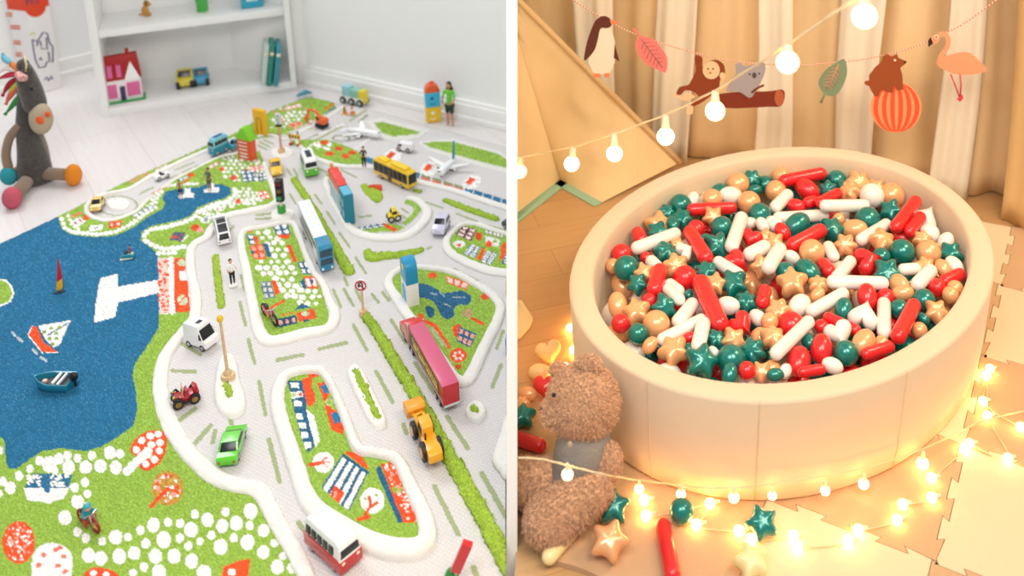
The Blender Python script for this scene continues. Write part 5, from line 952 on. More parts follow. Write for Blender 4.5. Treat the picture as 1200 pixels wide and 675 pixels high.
# figures on the upper shelf
def shpt(x, y): 
    d = rayd(x, y); t = (zs_-HCAM)/d.z; return CAMP+d*t
p = shpt(171, 19); u = 1/sc(p); v = 1/vsc(p); r = empty('toy_dog', (p.x, p.y, zs_), .6, 'small golden sitting toy dog on the upper shelf', 'toy figure'); GD = M('#C08A3A', .5)
b = B(); b.sph((0, 0, 6*v), (4*u, 3.4*u, 6*v), 16); b.sph((2.4*u, 0, 14*v), (3.6*u, 3*u, 4*v), 16); b.sph((5*u, 0, 13*v), (2*u, 1.5*u, 1.7*v), 10); b.out('body', GD, r)
for sy in (-1, 1):
    b = B(); b.sph((1.6*u, sy*2.8*u, 15*v), (1.3*u, 1*u, 3*v), 10); b.out('ear', M('#7A4A1E', .5), r); b = B(); b.sph((3.4*u, sy*2*u, 2*v), (2.6*u, 1.3*u, 2*v), 10); b.out('paw', GD, r)
b = B(); b.sph((-4.6*u, 0, 3*v), (3*u, 1*u, 1.2*v), 10); b.out('tail', GD, r)
p = shpt(237.5, 13); u = 1/sc(p); v = 1/vsc(p); r = empty('plastic_cup', (p.x, p.y, zs_), 0, 'bright green plastic cup on the upper shelf', 'cup')
b = B(); b.lathe([(5.8*u, 0), (6.1*u, .5*v), (7.6*u, 22*v), (7.9*u, 23*v), (7.4*u, 23*v), (7.2*u, 22*v), (5.6*u, 1.2*v), (.01*u, 1.2*v)], n=28); b.out('bowl', M('#3FAE3F', .3, coat=.4), r); b = B(); b.lathe([(7.6*u, 21.6*v), (8.3*u, 22*v), (8.3*u, 23.4*v), (7.7*u, 23.6*v)], n=28); b.out('lip', M('#57C457', .3, coat=.4), r)
p = shpt(296, 9); u = 1/sc(p); v = 1/vsc(p); r = empty('storage_box', (p.x, p.y, zs_+.001), math.atan2(ds.y, ds.x), 'turquoise box at the right end of the upper shelf', 'box')
b = B(); b.box((0, .03, 10*v), (24*u, .07, 20*v), bev=.002); b.out('body', M('#2FA3BF', .4), r); b = B(); b.box((0, .03, 20.5*v), (25*u, .073, 3*v), bev=.001); b.out('lid', M('#52BFD4', .4), r)
b = B(); b.box((0, -.0055, 11*v), (12*u, .001, 6*v)); b.out('front_label', M('#D8EEF2', .5), r)
# tall printed carton
Pa, Qa, Ra = fl(48, 110), fl(73, 102), fl(26, 107); Sa = Qa+(Ra-Pa); HB = .62
cart = empty('printed_carton', Pa, 0, 'tall white carton with orange top and purple doodles behind the plush donkey', 'carton')
def cp(o): o.location = -Pa; return o
b = B(); b.slab([(q.x, q.y) for q in (Pa, Qa, Sa, Ra)], 0, HB, .002); cp(b.out('body', M('#EDEBEA', .5), cart))
fn = (Qa-Pa).cross(Vector((0, 0, 1))).normalized(); ln_ = (Ra-Pa).cross(Vector((0, 0, -1))).normalized()
if fn.dot(CAMP-Pa) < 0: fn = -fn
if ln_.dot(CAMP-Pa) < 0 and False: ln_ = -ln_
def onp(x, y, P_, N_, off=.001): d = rayd(x, y); P2 = P_+N_*off; t = (P2-CAMP).dot(N_)/d.dot(N_); return CAMP+d*t
def sheet(pts, N_, t=.0008): 
    b = B(); n = len(pts); b.faces(pts+[q+N_*t for q in pts], [list(range(n)), list(range(2*n-1, n-1, -1))]+[(i, (i+1) % n, n+(i+1) % n, n+i) for i in range(n)]); return b
CR = M('#E0431A', .45); PRP = M('#4A3F78', .5)
zt_ = onp(40, 11, Pa, fn).z; f0 = Vector((Pa.x, Pa.y, zt_)); f1 = Vector((Qa.x, Qa.y, zt_))
cp(sheet([f0+fn*.001, f1+fn*.001, Vector((Qa.x, Qa.y, HB-.001))+fn*.001, Vector((Pa.x, Pa.y, HB-.001))+fn*.001], fn).out('orange_band', CR, cart))
cp(sheet([onp(41+13*math.cos(a), 6+14*math.sin(a), Pa, fn) for a in [2*PI*i/24 for i in range(24)]], fn, .0012).out('orange_disc', CR, cart))
lf = Vector(ln_); lf = lf if lf.dot((Pa+Qa)/2-Pa) < 0 else -lf
cp(sheet([Vector((q.x, q.y, z))+lf*.001 for q, z in ((Ra, zt_), (Pa, zt_), (Pa, HB-.001), (Ra, HB-.001))], lf).out('side_band', CR, cart))
def stroke(pts, r, nm, m, P_=Pa, N_=fn): b = B(); b.tube([onp(x, y, P_, N_, .0012) for x, y in pts], r, 6); return cp(b.out(nm, m, cart))
H8 = lambda L_: [(x/7.94, y/7.94) for x, y in L_]
stroke(H8([(240, -30), (252, 45)]), .003, 'letter_stroke', PRP); stroke(H8([(240, -30), (300, 30), (345, -30), (350, 30)]), .003, 'letter_stroke', PRP)
for q in ([(300, 370), (350, 385), (400, 300), (440, 310), (462, 400), (492, 430), (492, 580), (440, 570), (420, 622), (362, 630), (330, 560), (310, 450), (300, 370)], [(345, 430), (352, 372)], [(380, 450), (440, 460), (432, 350)], [(368, 560), (378, 535), (392, 558)], [(452, 480), (462, 565)], [(372, 380), (385, 430)]): stroke(H8(q), .0022, 'doodle_line', PRP)
for q in ([(52, 94), (55, 90), (57, 95)], [(58, 94), (60, 89), (62, 93)]): stroke(q, .002, 'small_print', PRP)
stroke([(35, 41), (38, 38), (41, 40)], .0022, 'green_mark', M('#B9C24A', .5))
for (x, y, w_) in ((10.5, 17, 7), (18, 32, 11), (20, 50, 8), (22, 64, 7)):
    for k_ in range(2): stroke([(x-w_/2, y-2+k_*3), (x+w_/2, y-1.2+k_*3)], .0026, 'side_mark', M('#D9603E', .5), Pa, lf)
# plush donkey
Yd = fl(41, 213).y
don = empty('plush_donkey', fl(41, 213), 0, 'dark grey plush donkey with patchwork mane sitting on the playroom floor', 'plush toy')
def dp(o): o.location = -don.location; return o
U = 1/sc(ay(40, 170, Yd)); DK = M('#4A4540', .95, bump=.6, bscale=220, var=.25, vscale=120, sheen=.3, name='dark_grey_plush'); TN = M('#8C7460', .95, bump=.5, bscale=260, sheen=.3); 
Dp = lambda x, y, o=0: ay(x, y, Yd+o*U)
b = B(); tp = crom([Dp(28, 76, 4), Dp(31, 90, 4), Dp(38, 112, -2), Dp(41, 122, -4)], False, 6); b.tube(tp, [(6+6.5*math.sin(min(1, i/(len(tp)-1)*1.5)*PI/2))*U for i in range(len(tp))], 20); b.sph(Dp(27, 76, 4), 7*U, 16); b.sph(Dp(41, 122, -4), 12.2*U, 20); b.sph(Dp(34, 104, 3), (11.5*U, 12*U, 15*U), 20)
tp = crom([Dp(31, 96, 6), Dp(31, 125, 8), Dp(32, 152, 6), Dp(38, 182, 0), Dp(41, 204, 0), Dp(41, 209, 0)], False, 6); rr_ = np.interp(np.linspace(0, 1, len(tp)), [0, .25, .45, .7, .88, 1], [9, 10.5, 12.5, 18, 19.5, 12]); b.tube(tp, [float(q)*U for q in rr_], 24); dp(b.out('body', DK, don, 180))
b = B(); b.sph(Dp(48, 139, -8), (12.5*U, 12*U, 20*U), 28, rot=(.1, .12, 0)); mz = dp(b.out('muzzle', M('#B5A48C', .95, bump=.5, bscale=260), don, 180))
for (x, y, r_) in ((46.5, 141, 4.6), (56, 134, 3)): b = B(); b.sph(Dp(x, y, -19 if x < 50 else -15), (r_*U, 2*U, (r_+.6)*U), 14); dp(b.out('nostril', M('#E85A22', .8), don, 180))
b = B(); b.tube([Dp(27, 90, 0), Dp(31, 80, -2), Dp(28, 66, 0)], [4*U, 4.4*U, .6*U], 10); dp(b.out('ear', DK, don, 180)); b = B(); b.tube([Dp(30, 84, -5), Dp(31, 76, -5), Dp(28, 65, -2)], [1*U, 1.4*U, .8*U], 8); dp(b.out('ear_lining', M('#CFC3A0', .9), don, 180))
b = B(); b.tube([Dp(20, 86, -6), Dp(26, 91, -9), Dp(31, 92, -9)], [3.6*U, 5*U, 3.6*U], 10); dp(b.out('forelock', M('#E2A7A0', .9, var=.5, vscale=160), don, 180))
b = B(); b.sph(Dp(37, 104, -11), (2*U, 1.4*U, 2.2*U), 12); dp(b.out('eye', BLK, don, 180))
for pts, c in (([(24, 84), (15, 76), (7, 70)], '#D9823E'), ([(12, 74), (5, 68), (3, 62)], '#6FB6CC'), ([(22, 86), (10, 88), (-3, 93)], '#C23344'), ([(20, 92), (10, 100), (3, 112)], '#A31C2A'), ([(22, 96), (14, 106), (10, 116)], '#B8C24A'), ([(22, 100), (12, 112), (7, 122)], '#D8684A'), ([(24, 112), (16, 122), (6, 134)], '#2F8A3A'), ([(20, 82), (8, 80), (0, 84)], '#E8DAD2')):
    b = B(); q = [Dp(x, y, 2+i) for i, (x, y) in enumerate(pts)]; q = crom(q, False, 4); b.tube(q, [(1.2+2.4*math.sin(PI*min(1, .15+i/(len(q)-1))))*U if i < len(q)-1 else 2.2*U for i in range(len(q))], 8); dp(b.out('mane_ribbon', M(c, .85, bump=.3, bscale=200), don, 60))
b = B(); b.tube(crom([Dp(24, 146, 0), Dp(12, 160, -4), Dp(7, 180, -10), Dp(10, 197, -14)], False, 5), [5*U]*16, 12); dp(b.out('arm', TN, don, 180))
b = B(); b.tube(crom([Dp(42, 150, 12), Dp(50, 170, 12), Dp(54, 188, 10)], False, 5), 5*U, 12); dp(b.out('arm', TN, don, 180))
b = B(); b.sph(Dp(10, 206, -16), (9.5*U, 8*U, 11.5*U), 20); dp(b.out('hand', M('#2A93A0', .9, bump=.3, bscale=240), don, 180))
rf = 9*U; f_ = fl(86, 205, 13*U); b = B(); b.tube([Dp(46, 203, -2), f_.lerp(Dp(46, 203, -2), .5), f_], [8*U, 7.2*U, 7*U], 14); dp(b.out('leg', TN, don, 180)); b = B(); b.sph(f_, (9*U, 10*U, 13.5*U), 22); dp(b.out('hoof', M('#E0851C', .9, bump=.3, bscale=240), don, 180))
f_ = fl(14, 232, 12.5*U); b = B(); b.tube([Dp(36, 207, -4), f_.lerp(Dp(36, 207, -4), .45), f_], [8*U, 7.6*U, 7*U], 14); dp(b.out('leg', TN, don, 180)); b = B(); b.sph(f_, (10*U, 10*U, 13*U), 22); dp(b.out('hoof', M('#BF5566', .9, bump=.3, bscale=240), don, 180))
b = B(); b.sph(Dp(19, 199, 2), (3*U, 4*U, 4*U), 12); dp(b.out('tail_tuft', M('#D9632E', .9), don, 180))
# things along the back wall
def T0(name, lb, cat, A, Bp): return toy(name, lb, cat, A, Bp, z=.001)
r, L, s_ = T0('toy_train_wagon', 'pastel wooden pull-along wagon with black wheels by the back wall', 'toy wagon', (404, 119), (428, 124)); u = 1/s_; v = 1/vsc(r.location); W = 10*u
b = B(); b.box((0, 0, 6*v), (L*1.05, W, 6*v), bev=.6*u); b.out('chassis', M('#EFEDE6', .5), r); b = B(); b.box((-L*.3, 0, 14*v), (L*.36, W*.9, 12*v), bev=.6*u); b.out('cab_block', M('#9CCEDB', .5), r)
b = B(); b.box((L*.08, 0, 13*v), (L*.42, W*.9, 9*v), bev=.6*u); b.out('middle_block', M('#8CC7B4', .5), r); b = B(); b.box((L*.43, 0, 10.5*v), (L*.26, W*.9, 14*v), bev=.6*u); b.out('front_block', M('#E8CF3A', .5), r)
for x in (-.42, .0, .4):
    for sy in (-1, 1):
        b = B(); b.cyl((x*L, sy*W*.5, 4.5*v), (x*L, sy*W*.66, 4.5*v), 4.3*u, n=20, bev=.4*u); w_ = b.out('wheel', BLK, r); b = B(); b.cyl((x*L, sy*W*.66, 4.5*v), (x*L, sy*W*.7, 4.5*v), 2.2*u, n=14); b.out('hub', M('#B9C9C4', .5), w_)
base = fl(508, 141, .001); u = 1/sc(base); v = 1/vsc(base)
zz = 0
for nm, lb, c, hh in (('toy_building_block', 'yellow building block with a printed figure, lowest of the small tower', '#F0C21C', 17.5), ('toy_building_block', 'light blue building block with a printed figure, middle of the small tower', '#35B4D8', 16.5)):
    r = empty(nm, (base.x, base.y, .001+zz), .35, lb, 'building block'); b = B(); b.box((0, 0, hh*v/2), (17*u, 12*u, hh*v), bev=.9*u); b.out('body', M(c, .35, coat=.3), r)
    b = B(); b.sph((-1*u, -6*u, hh*v*.62), (2.2*u, .5*u, 2*v), 12); b.tube([(-4*u, -6.1*u, hh*v*.3), (-1*u, -6.1*u, hh*v*.2), (2.4*u, -6.1*u, hh*v*.3)], .6*u, 6); b.out('printed_face', M('#F4EFD2' if hh > 17 else '#1D5C9A', .4), r); zz += hh*v+.0004
r = empty('toy_building_block', (base.x, base.y, .001+zz), .35, 'orange domed roof block on top of the small tower', 'building block'); b = B(); b.prof([(-8.5*u, 0)]+[(8.5*u*math.cos(PI-a), 9*v*math.sin(a)) for a in [PI*i/12 for i in range(1, 12)]]+[(8.5*u, 0)], lambda z, x: 6*u, .5*u); b.out('body', M('#E85A24', .35, coat=.3), r); b = B(); b.cyl((0, 0, 8*v), (0, 0, 11*v), 2.4*u, n=16, bev=.3*u); b.out('stud', M('#E85A24', .35), r)
r, L, s_ = T0('toy_roof_piece', 'teal wedge block lying at the far rug edge', 'wooden toy block', (348, 117), (366, 112)); r.location.z = RUGZ+.003; u = 1/s_; b = B(); b.prof([(-L*.5, 0), (L*.1, 5*u), (L*.5, 0)], lambda z, x: 3*u, .3*u); b.out('body', M('#4E8FA4', .5), r); b = B(); b.prof([(-L*.2, 2.9*u), (L*.08, 5.4*u), (L*.25, 3.2*u)], lambda z, x: 1.6*u); b.out('ridge', M('#6FB0C2', .5), r)

PLAYROOM = {o.name for o in bpy.data.objects if o.parent is None}
# ------------------------------------------------------------------ the ball pit
MATZ = .012
def rimpx(t): return (916.5+249.5*math.cos(t), 321+149.5*math.sin(t)-13*math.cos(t))
def frontgap(PH):
    p = min((fl(*rimpx(2*PI*i/90), PH) for i in range(90)), key=lambda q: proj(q)[1]*-1); return max(proj((q.x, q.y, MATZ))[1] for q in (fl(*rimpx(2*PI*i/90), PH) for i in range(90)))
PH = .12
while frontgap(PH) < 597 and PH < .5: PH += .002
NP = 120; ring_ = [fl(*rimpx(2*PI*i/NP), PH) for i in range(NP)]; pc = sum(ring_, Vector())/NP
def nrm2(i):
    a, b_ = ring_[(i-1) % NP], ring_[(i+1) % NP]; t = (b_-a).normalized(); n_ = Vector((-t.y, t.x, 0)); return n_ if n_.dot(pc-ring_[i]) > 0 else -n_
NI = [nrm2(i) for i in range(NP)]; TH = .052; ZB = PH-.158
prof_ = [(.30, MATZ+.001), (.024, MATZ+.001), (.016, MATZ+.006), (.008, MATZ+.06), (.0, PH-.008), (.001, PH-.004), (.004, PH-.001), (.009, PH), (TH-.008, PH), (TH-.003, PH-.002), (TH, PH-.008), (TH+.002, PH-.03), (TH+.004, ZB)]
vs = []; fs = []
for (o_, z) in prof_:
    for i in range(NP): q = ring_[i]+NI[i]*o_; vs.append((q.x, q.y, z))
for k_ in range(len(prof_)-1):
    for i in range(NP): fs.append((k_*NP+i, k_*NP+(i+1) % NP, (k_+1)*NP+(i+1) % NP, (k_+1)*NP+i))
pit = empty('ball_pit', (pc.x, pc.y, MATZ), 0, 'large round cream padded ball pit filled with mixed coloured toy balls', 'ball pit')
def pp(o): o.location = -pit.location; return o
pit_m = M('#E0CBAE', .85, bump=.15, bscale=500, sheen=.3, name='cream_brushed_fabric')
b = B(); b.faces(vs, fs); pp(b.out('padded_wall', pit_m, pit, 50))
n0 = (len(prof_)-1)*NP; b = B(); b.faces([vs[n0+i] for i in range(NP)], [list(range(NP))]); 
t_ = b.bm; b.faces([(v[0], v[1], ZB-.012) for v in vs[n0:n0+NP]], [list(range(NP))]); pp(b.out('base_pad', pit_m, pit, 0))
for i0 in (int(NP*.272), int(NP*.36), int(NP*.15)):
    q = [ring_[i0]+NI[i0]*o_+NI[i0]*-.0006 for o_, z in prof_[2:7]]; b = B(); b.tube([(a.x, a.y, z[1]) for a, z in zip(q, prof_[2:7])], .0011, 6); pp(b.out('seam', M('#D8C3A6', .8), pit, 180))
def inner_ok(p, m=0):
    best = min(range(NP), key=lambda i: (ring_[i].x-p.x)**2+(ring_[i].y-p.y)**2); d = Vector((p.x-ring_[best].x, p.y-ring_[best].y, 0)); return d.dot(NI[best])-TH-m, best
# balls
BC = {'T': M('#0F8079', .26, .30, coat=.6, name='teal_pearl_plastic'), 'R': M('#E2232A', .3, 0, coat=.5, name='red_plastic'), 'P': M('#F3B681', .27, .22, coat=.6, name='peach_pearl_plastic'), 'W': M('#F6F1EA', .3, 0, coat=.4, name='white_plastic'), 'Y': M('#F7E3A6', .35, 0, coat=.3, name='cream_plastic')}
CN = {'T': 'teal', 'R': 'red', 'P': 'peach', 'W': 'white', 'Y': 'cream'}
def puffy(outline, th):
    n = 60; vs = []; fs = []; R = 9
    for s_ in (1, -1):
        for k_ in range(R+1):
            f = k_/R; rr = math.cos(f*PI/2); rr = rr**.66 if k_ < R else .0; zz = th*math.sin(f*PI/2)*s_
            for i in range(n): a = 2*PI*i/n; x, y = outline(a); vs.append((x*rr, y*rr, zz))
    for h_ in range(2):
        o_ = h_*(R+1)*n
        for k_ in range(R):
            for i in range(n): fs.append((o_+k_*n+i, o_+k_*n+(i+1) % n, o_+(k_+1)*n+(i+1) % n, o_+(k_+1)*n+i))
    b = B(); b.faces(vs, fs); bmesh.ops.remove_doubles(b.bm, verts=b.bm.verts, dist=.002); bmesh.ops.recalc_face_normals(b.bm, faces=b.bm.faces); return b
def star_o(a): r_ = .88+.17*math.cos(5*a)+.03*math.cos(10*a); return (r_*math.cos(a), r_*math.sin(a))
def heart_o(a): x = .95*math.sin(a)**3; y = .06*(13*math.cos(a)-5*math.cos(2*a)-2*math.cos(3*a)-math.cos(4*a)); return (x, y)
def flower_o(a): r_ = .9+.13*math.cos(6*a); return (r_*math.cos(a), r_*math.sin(a))
SHN = {'b': 'ball', 's': 'star', 'h': 'heart', 'f': 'flower', 'e': 'egg', 'k': 'stick'}
SHL = {'b': 'round ball', 's': 'puffy star', 'h': 'puffy heart', 'f': 'knobbly flower', 'e': 'egg shape', 'k': 'rounded stick'}
PROTO = {}
def proto(kind, col):
    if (kind, col) in PROTO: return PROTO[(kind, col)]
    if kind == 'b': b = B(); b.sph((0, 0, 0), 1, 28)
    elif kind == 's': b = puffy(star_o, .66)
    elif kind == 'h': b = puffy(heart_o, .62)
    elif kind == 'f': b = puffy(flower_o, .72)
    elif kind == 'e': b = B(); b.sph((0, 0, 0), (1, .72, .72), 26)
    o = b.out('toy_'+SHN[kind], BC[col], None, 180); me = o.data; bpy.data.objects.remove(o); PROTO[(kind, col)] = me; return me
def capsule(L, r):
    b = B(); pf = [(1e-4, -L/2-r)]+[(r*math.cos(a), -L/2+r*math.sin(a)) for a in [-PI/2+PI/2*i/6 for i in range(1, 7)]]+[(r*math.cos(a), L/2+r*math.sin(a)) for a in [PI/2*i/6 for i in range(0, 6)]]+[(1e-4, L/2+r)]
    b.lathe(pf, n=20); return b
A_, B_, C_, D_ = (600, 170), (900, 170), (600, 340), (900, 340)
IT = []
def add(o_, s):
    for ln in s.strip().split(';'):
        f = ln.split()
        if len(f) < 5: continue
        k_, c = f[0], f[1]; v_ = [float(q) for q in f[2:]]
        if k_ == 'k': IT.append((k_, c, o_[0]+v_[0]/3.97, o_[1]+v_[1]/3.97, o_[0]+v_[2]/3.97, o_[1]+v_[3]/3.97, v_[4]/3.97))
        else: IT.append((k_, c, o_[0]+v_[0]/3.97, o_[1]+v_[1]/3.97, v_[2]/3.97))
add(A_, 'f T 1090 130 40;b T 1158 168 42;e T 1130 208 30;b P 1050 180 50;b T 942 195 44;h W 880 238 52;e W 790 232 40;b P 925 258 46;e W 1022 238 52;b P 1095 265 52;b T 783 275 50;f T 720 315 38;f T 792 345 48;e T 738 368 38;k R 835 312 1015 292 27;b T 1152 322 52;s P 645 357 64;s P 935 325 46;k W 1062 352 1018 468 31;b T 975 382 52;b R 855 392 42;e W 1100 362 34;s T 678 405 48;k W 575 488 750 412 29;k R 588 410 602 440 30;k R 828 408 898 530 34;h R 1112 432 50;s T 962 470 62;e T 900 440 34;f P 770 468 34;h W 812 492 44;f T 712 502 50;b R 502 502 46;k W 650 545 672 570 30;b T 530 575 57;s P 605 592 44;f P 766 568 58;h R 1042 540 60;k W 958 552 1050 605 29;k W 1100 512 1165 478 32;f T 905 590 48;k R 685 590 662 670 36;s T 585 648 46;b R 815 625 56;k W 730 655 765 680 32;h R 880 662 44;s P 945 650 48;s T 1022 640 62;b R 622 522 26;b P 462 560 34;s P 1172 560 50;e W 1175 372 36;s P 1185 430 38')
add(B_, 'b P 120 118 46;b P 62 150 42;b T 248 118 28;b T 318 162 46;f T 280 208 40;e T 345 188 28;k R 75 170 240 145 28;b P 40 212 48;e R 182 205 56;k W 88 235 35 285 28;f P 440 160 56;f P 382 215 48;s P 530 168 40;b P 592 215 56;b W 487 235 55;k R 318 232 240 275 25;e R 130 282 40;k W 50 332 262 305 27;k W 262 302 440 290 27;b T 465 342 56;s T 572 308 52;k R 692 285 605 398 29;k R 722 350 672 408 27;h R 612 412 44;h W 766 335 62;b W 742 408 46;e T 130 376 64;e R 70 402 42;s T 298 392 54;b P 330 345 28;e P 402 392 56;k W 555 372 440 445 27;k R 245 405 118 462 32;s P 525 445 58;b P 202 497 58;f P 360 467 50;k W 282 475 305 518 27;f P 712 437 42;b T 625 497 58;b P 745 502 58;e W 826 452 44;s T 848 505 52;e W 882 568 48;b T 525 522 42;h R 455 542 64;k W 625 582 680 575 26;f P 742 572 48;e P 808 575 42;k R 830 640 895 612 30;s T 562 598 64;k W 762 602 705 655 32;b R 782 652 40;k W 385 545 322 620 28;e W 110 522 38;b T 75 582 46;e T 182 587 62;s P 112 640 66;f P 235 652 44;k R 270 558 292 590 32;k W 300 642 528 642 30;e P 620 657 58;b P 852 662 38;k W 58 502 8 585 33;e W 22 368 44;s P 30 450 42;k R 190 270 215 262 26')
add(C_, 'e P 492 70 56;s P 580 102 60;b R 505 155 42;b T 587 202 46;b P 670 160 62;s T 712 78 58;k W 738 8 788 58 27;k W 832 60 768 138 31;k W 892 135 715 230 28;k R 868 -15 950 150 42;e R 830 217 34;k W 890 175 868 268 33;e P 642 257 40;s P 750 282 66;s T 880 322 72;f T 955 228 44;s P 1020 232 54;e W 942 290 28;b T 1020 322 66;e T 1022 388 48;f T 1117 287 58;e W 1005 72 52;f T 1092 58 50;h R 1062 162 62;e W 1150 132 44;b P 1172 220 50;k R 1172 5 1160 55 30;b R 1097 377 40;s P 1152 378 44;b T 832 272 28;e T 822 18 24;b R 640 45 34')
add(D_, 'e W 150 72 58;k W 355 28 212 105 29;e P 230 22 36;e T 357 87 52;e R 462 32 58;b R 552 30 40;e P 622 12 46;h W 436 118 68;k W 535 72 535 215 31;b T 612 86 46;b T 727 50 52;k R 676 75 605 225 34;s P 782 102 54;b P 852 20 38;b R 100 160 62;k W 188 160 40 318 30;b R 250 172 34;k R 278 135 402 188 27;e T 190 238 42;e R 250 272 62;h W 332 197 64;b T 360 292 56;e P 456 245 62;b P 525 232 34;k R 560 258 455 298 26;e R 136 322 68;e W 300 352 46;k R 160 382 245 368 24;e W 75 377 36;e T 36 392 38;f P 12 222 54;f P 50 102 56;b P 10 152 40;b P 20 362 38;b P 700 182 36;e T 722 132 30')
rd = random.Random(11)
ZS = PH-.050
objs = []
for it in IT:
    if it[0] == 'k':
        k_, c, x0, y0, x1, y1, r_ = it; z = ZS+.006; a, b_ = fl(x0, y0, z), fl(x1, y1, z); m = (a+b_)/2; r = r_/sc(m)*1.06
        objs.append(dict(k=k_, c=c, p=m, ax=(b_-a), r=r, px=((x0+x1)/2, (y0+y1)/2)))
    else:
        k_, c, x, y, r_ = it; m = fl(x, y, ZS); r = r_/sc(m)*(1.12 if k_ != 'b' else 1.04); objs.append(dict(k=k_, c=c, p=m, ax=None, r=r, px=(x, y)))
def balls_of(o_):
    if o_['ax'] is None: return [(o_['p'], o_['r']*(.95 if o_['k'] == 'b' else .72))]
    L = o_['ax'].length; n = max(2, int(L/o_['r'])+1); return [(o_['p']+o_['ax']*(j/(n-1)-.5), o_['r']) for j in range(n)]
# settle along the lines of sight: neighbours slide under or over one another
# hidden-most layer seen through the gaps
lay = []
tries = 0
while len(lay) < 125 and tries < 6000:
    tries += 1; i = rd.randrange(NP); f = rd.random()**.5; q = pc.lerp(ring_[i], f*.86); r = rd.uniform(.027, .033); p = Vector((q.x, q.y, rd.uniform(PH-.110, PH-.092)))
    if inner_ok(p, r*1.04)[0] < 0: continue
    if all((p-l['p']).length > (r+l['r'])*.78 for l in lay) : lay.append(dict(k=rd.choice('bbbefsh'), c=rd.choice('TRRPPWT'), p=p, ax=None, r=r, px=proj(p), low=True))
allb = objs+lay
own = []; rel_ = []; rad = []
for i, o_ in enumerate(allb):
    base_p = o_['p']
    if o_['ax'] is None: own.append(i); rel_.append((0, 0, 0)); rad.append(o_['r']*({'b': 1, 'e': .80, 's': .72, 'h': .78, 'f': .86}[o_['k']]))
    else:
        L = o_['ax'].length; n = max(2, int(L/o_['r'])+1)
        for j in range(n): own.append(i); rel_.append(tuple(o_['ax']*(j/(n-1)-.5))); rad.append(o_['r'])
own = np.array(own); rel_ = np.array(rel_); rad = np.array(rad); POS = np.array([tuple(o_['p']) for o_ in allb]); P0_ = POS.copy()
VD = POS-np.array(tuple(CAMP)); VD /= np.linalg.norm(VD, axis=1)[:, None]; lowm = np.array([bool(o_.get('low')) for o_ in allb])
POS += VD*np.array([rd.uniform(-.006, .006) for _ in allb])[:, None]*(~lowm)[:, None]
RR_ = np.array([o_['r'] for o_ in allb]); RS = rad[:, None]+rad[None]; same = own[:, None] == own[None]; rngn = np.array([[rd.gauss(0, 1) for _ in range(3)] for _ in own])
def wallfix():
    for i, o_ in enumerate(allb):
        for e_ in ((0,) if o_['ax'] is None else (-.5, .5)):
            pe = Vector(POS[i])+(o_['ax']*e_ if e_ else Vector()); dd, bi = inner_ok(pe, o_['r']*1.06+.001)
            if dd < 0: POS[i] += np.array(tuple(NI[bi]*(-dd)))
for itn in range(140):
    S_ = POS[own]+rel_; df = S_[:, None]-S_[None]; ds_ = np.linalg.norm(df, axis=2)+1e-9; pen = np.where(same, 0, RS-ds_-.0004); pen[pen < 0] = 0
    mv = (df/ds_[..., None]*pen[..., None]).sum(1)*.28; tot = np.zeros_like(POS); np.add.at(tot, own, mv); 
    al = (tot*VD).sum(1)[:, None]*VD; lat = tot-al; st = np.where(lowm[:, None], tot*np.array([.7, .7, 1.0]), al*1.5+lat*.35); n_ = np.linalg.norm(st, axis=1)[:, None]+1e-9; POS += st*np.minimum(1, .006/n_)
    POS[~lowm] += (P0_-POS)[~lowm]*.012
    POS[:, 2] = np.maximum(POS[:, 2], ZB-.010+RR_); POS[:, 2] = np.minimum(POS[:, 2], PH-.004)
    if itn % 10 == 9: wallfix()
for i, o_ in enumerate(allb): o_['p'] = Vector(POS[i]); o_['px'] = proj(o_['p'])
camdir = lambda p: (CAMP-p).normalized()
def clockword(p):
    d = Vector((p.x-pc.x, p.y-pc.y)); R = d.length/.38
    if R < .3: return 'in the middle of the pit'
    a = math.degrees(math.atan2(d.y, d.x)) % 360; w_ = ['right side', 'back right', 'back', 'back left', 'left side', 'front left', 'front', 'front right'][int(((a+22.5) % 360)//45)]
    return ('close to the pit rim at the ' if R > .8 else 'towards the ')+w_+('' if R > .8 else ' of the pit')
BROOTS = []
for o_ in allb:
    if o_['ax'] is not None:
        b = capsule(o_['ax'].length, o_['r']); ob = b.out('toy_stick', BC[o_['c']], None, 180); ob.location = o_['p']; t = o_['ax'].normalized()
        t = (t+Vector((0, 0, rd.uniform(-.08, .08)))).normalized(); ob.rotation_euler = t.to_track_quat('Z', 'Y').to_euler()
    else:
        ob = bpy.data.objects.new('toy_'+SHN[o_['k']], proto(o_['k'], o_['c'])); COL.objects.link(ob); ob.location = o_['p']; ob.scale = (o_['r'],)*3
        cd = camdir(o_['p']); n_ = (cd*.6+Vector((rd.uniform(-.5, .5), rd.uniform(-.5, .3), rd.uniform(.2, 1)))).normalized()
        ob.rotation_euler = (n_.to_track_quat('Z', 'Y').to_matrix() @ Matrix.Rotation(rd.uniform(0, 6.28), 3, 'Z')).to_euler()
    o_['ob'] = ob; BROOTS.append(o_)
lab = {}
def describe(o_, nb): return '%s %s' % (CN[o_['c']], SHL[o_['k']])
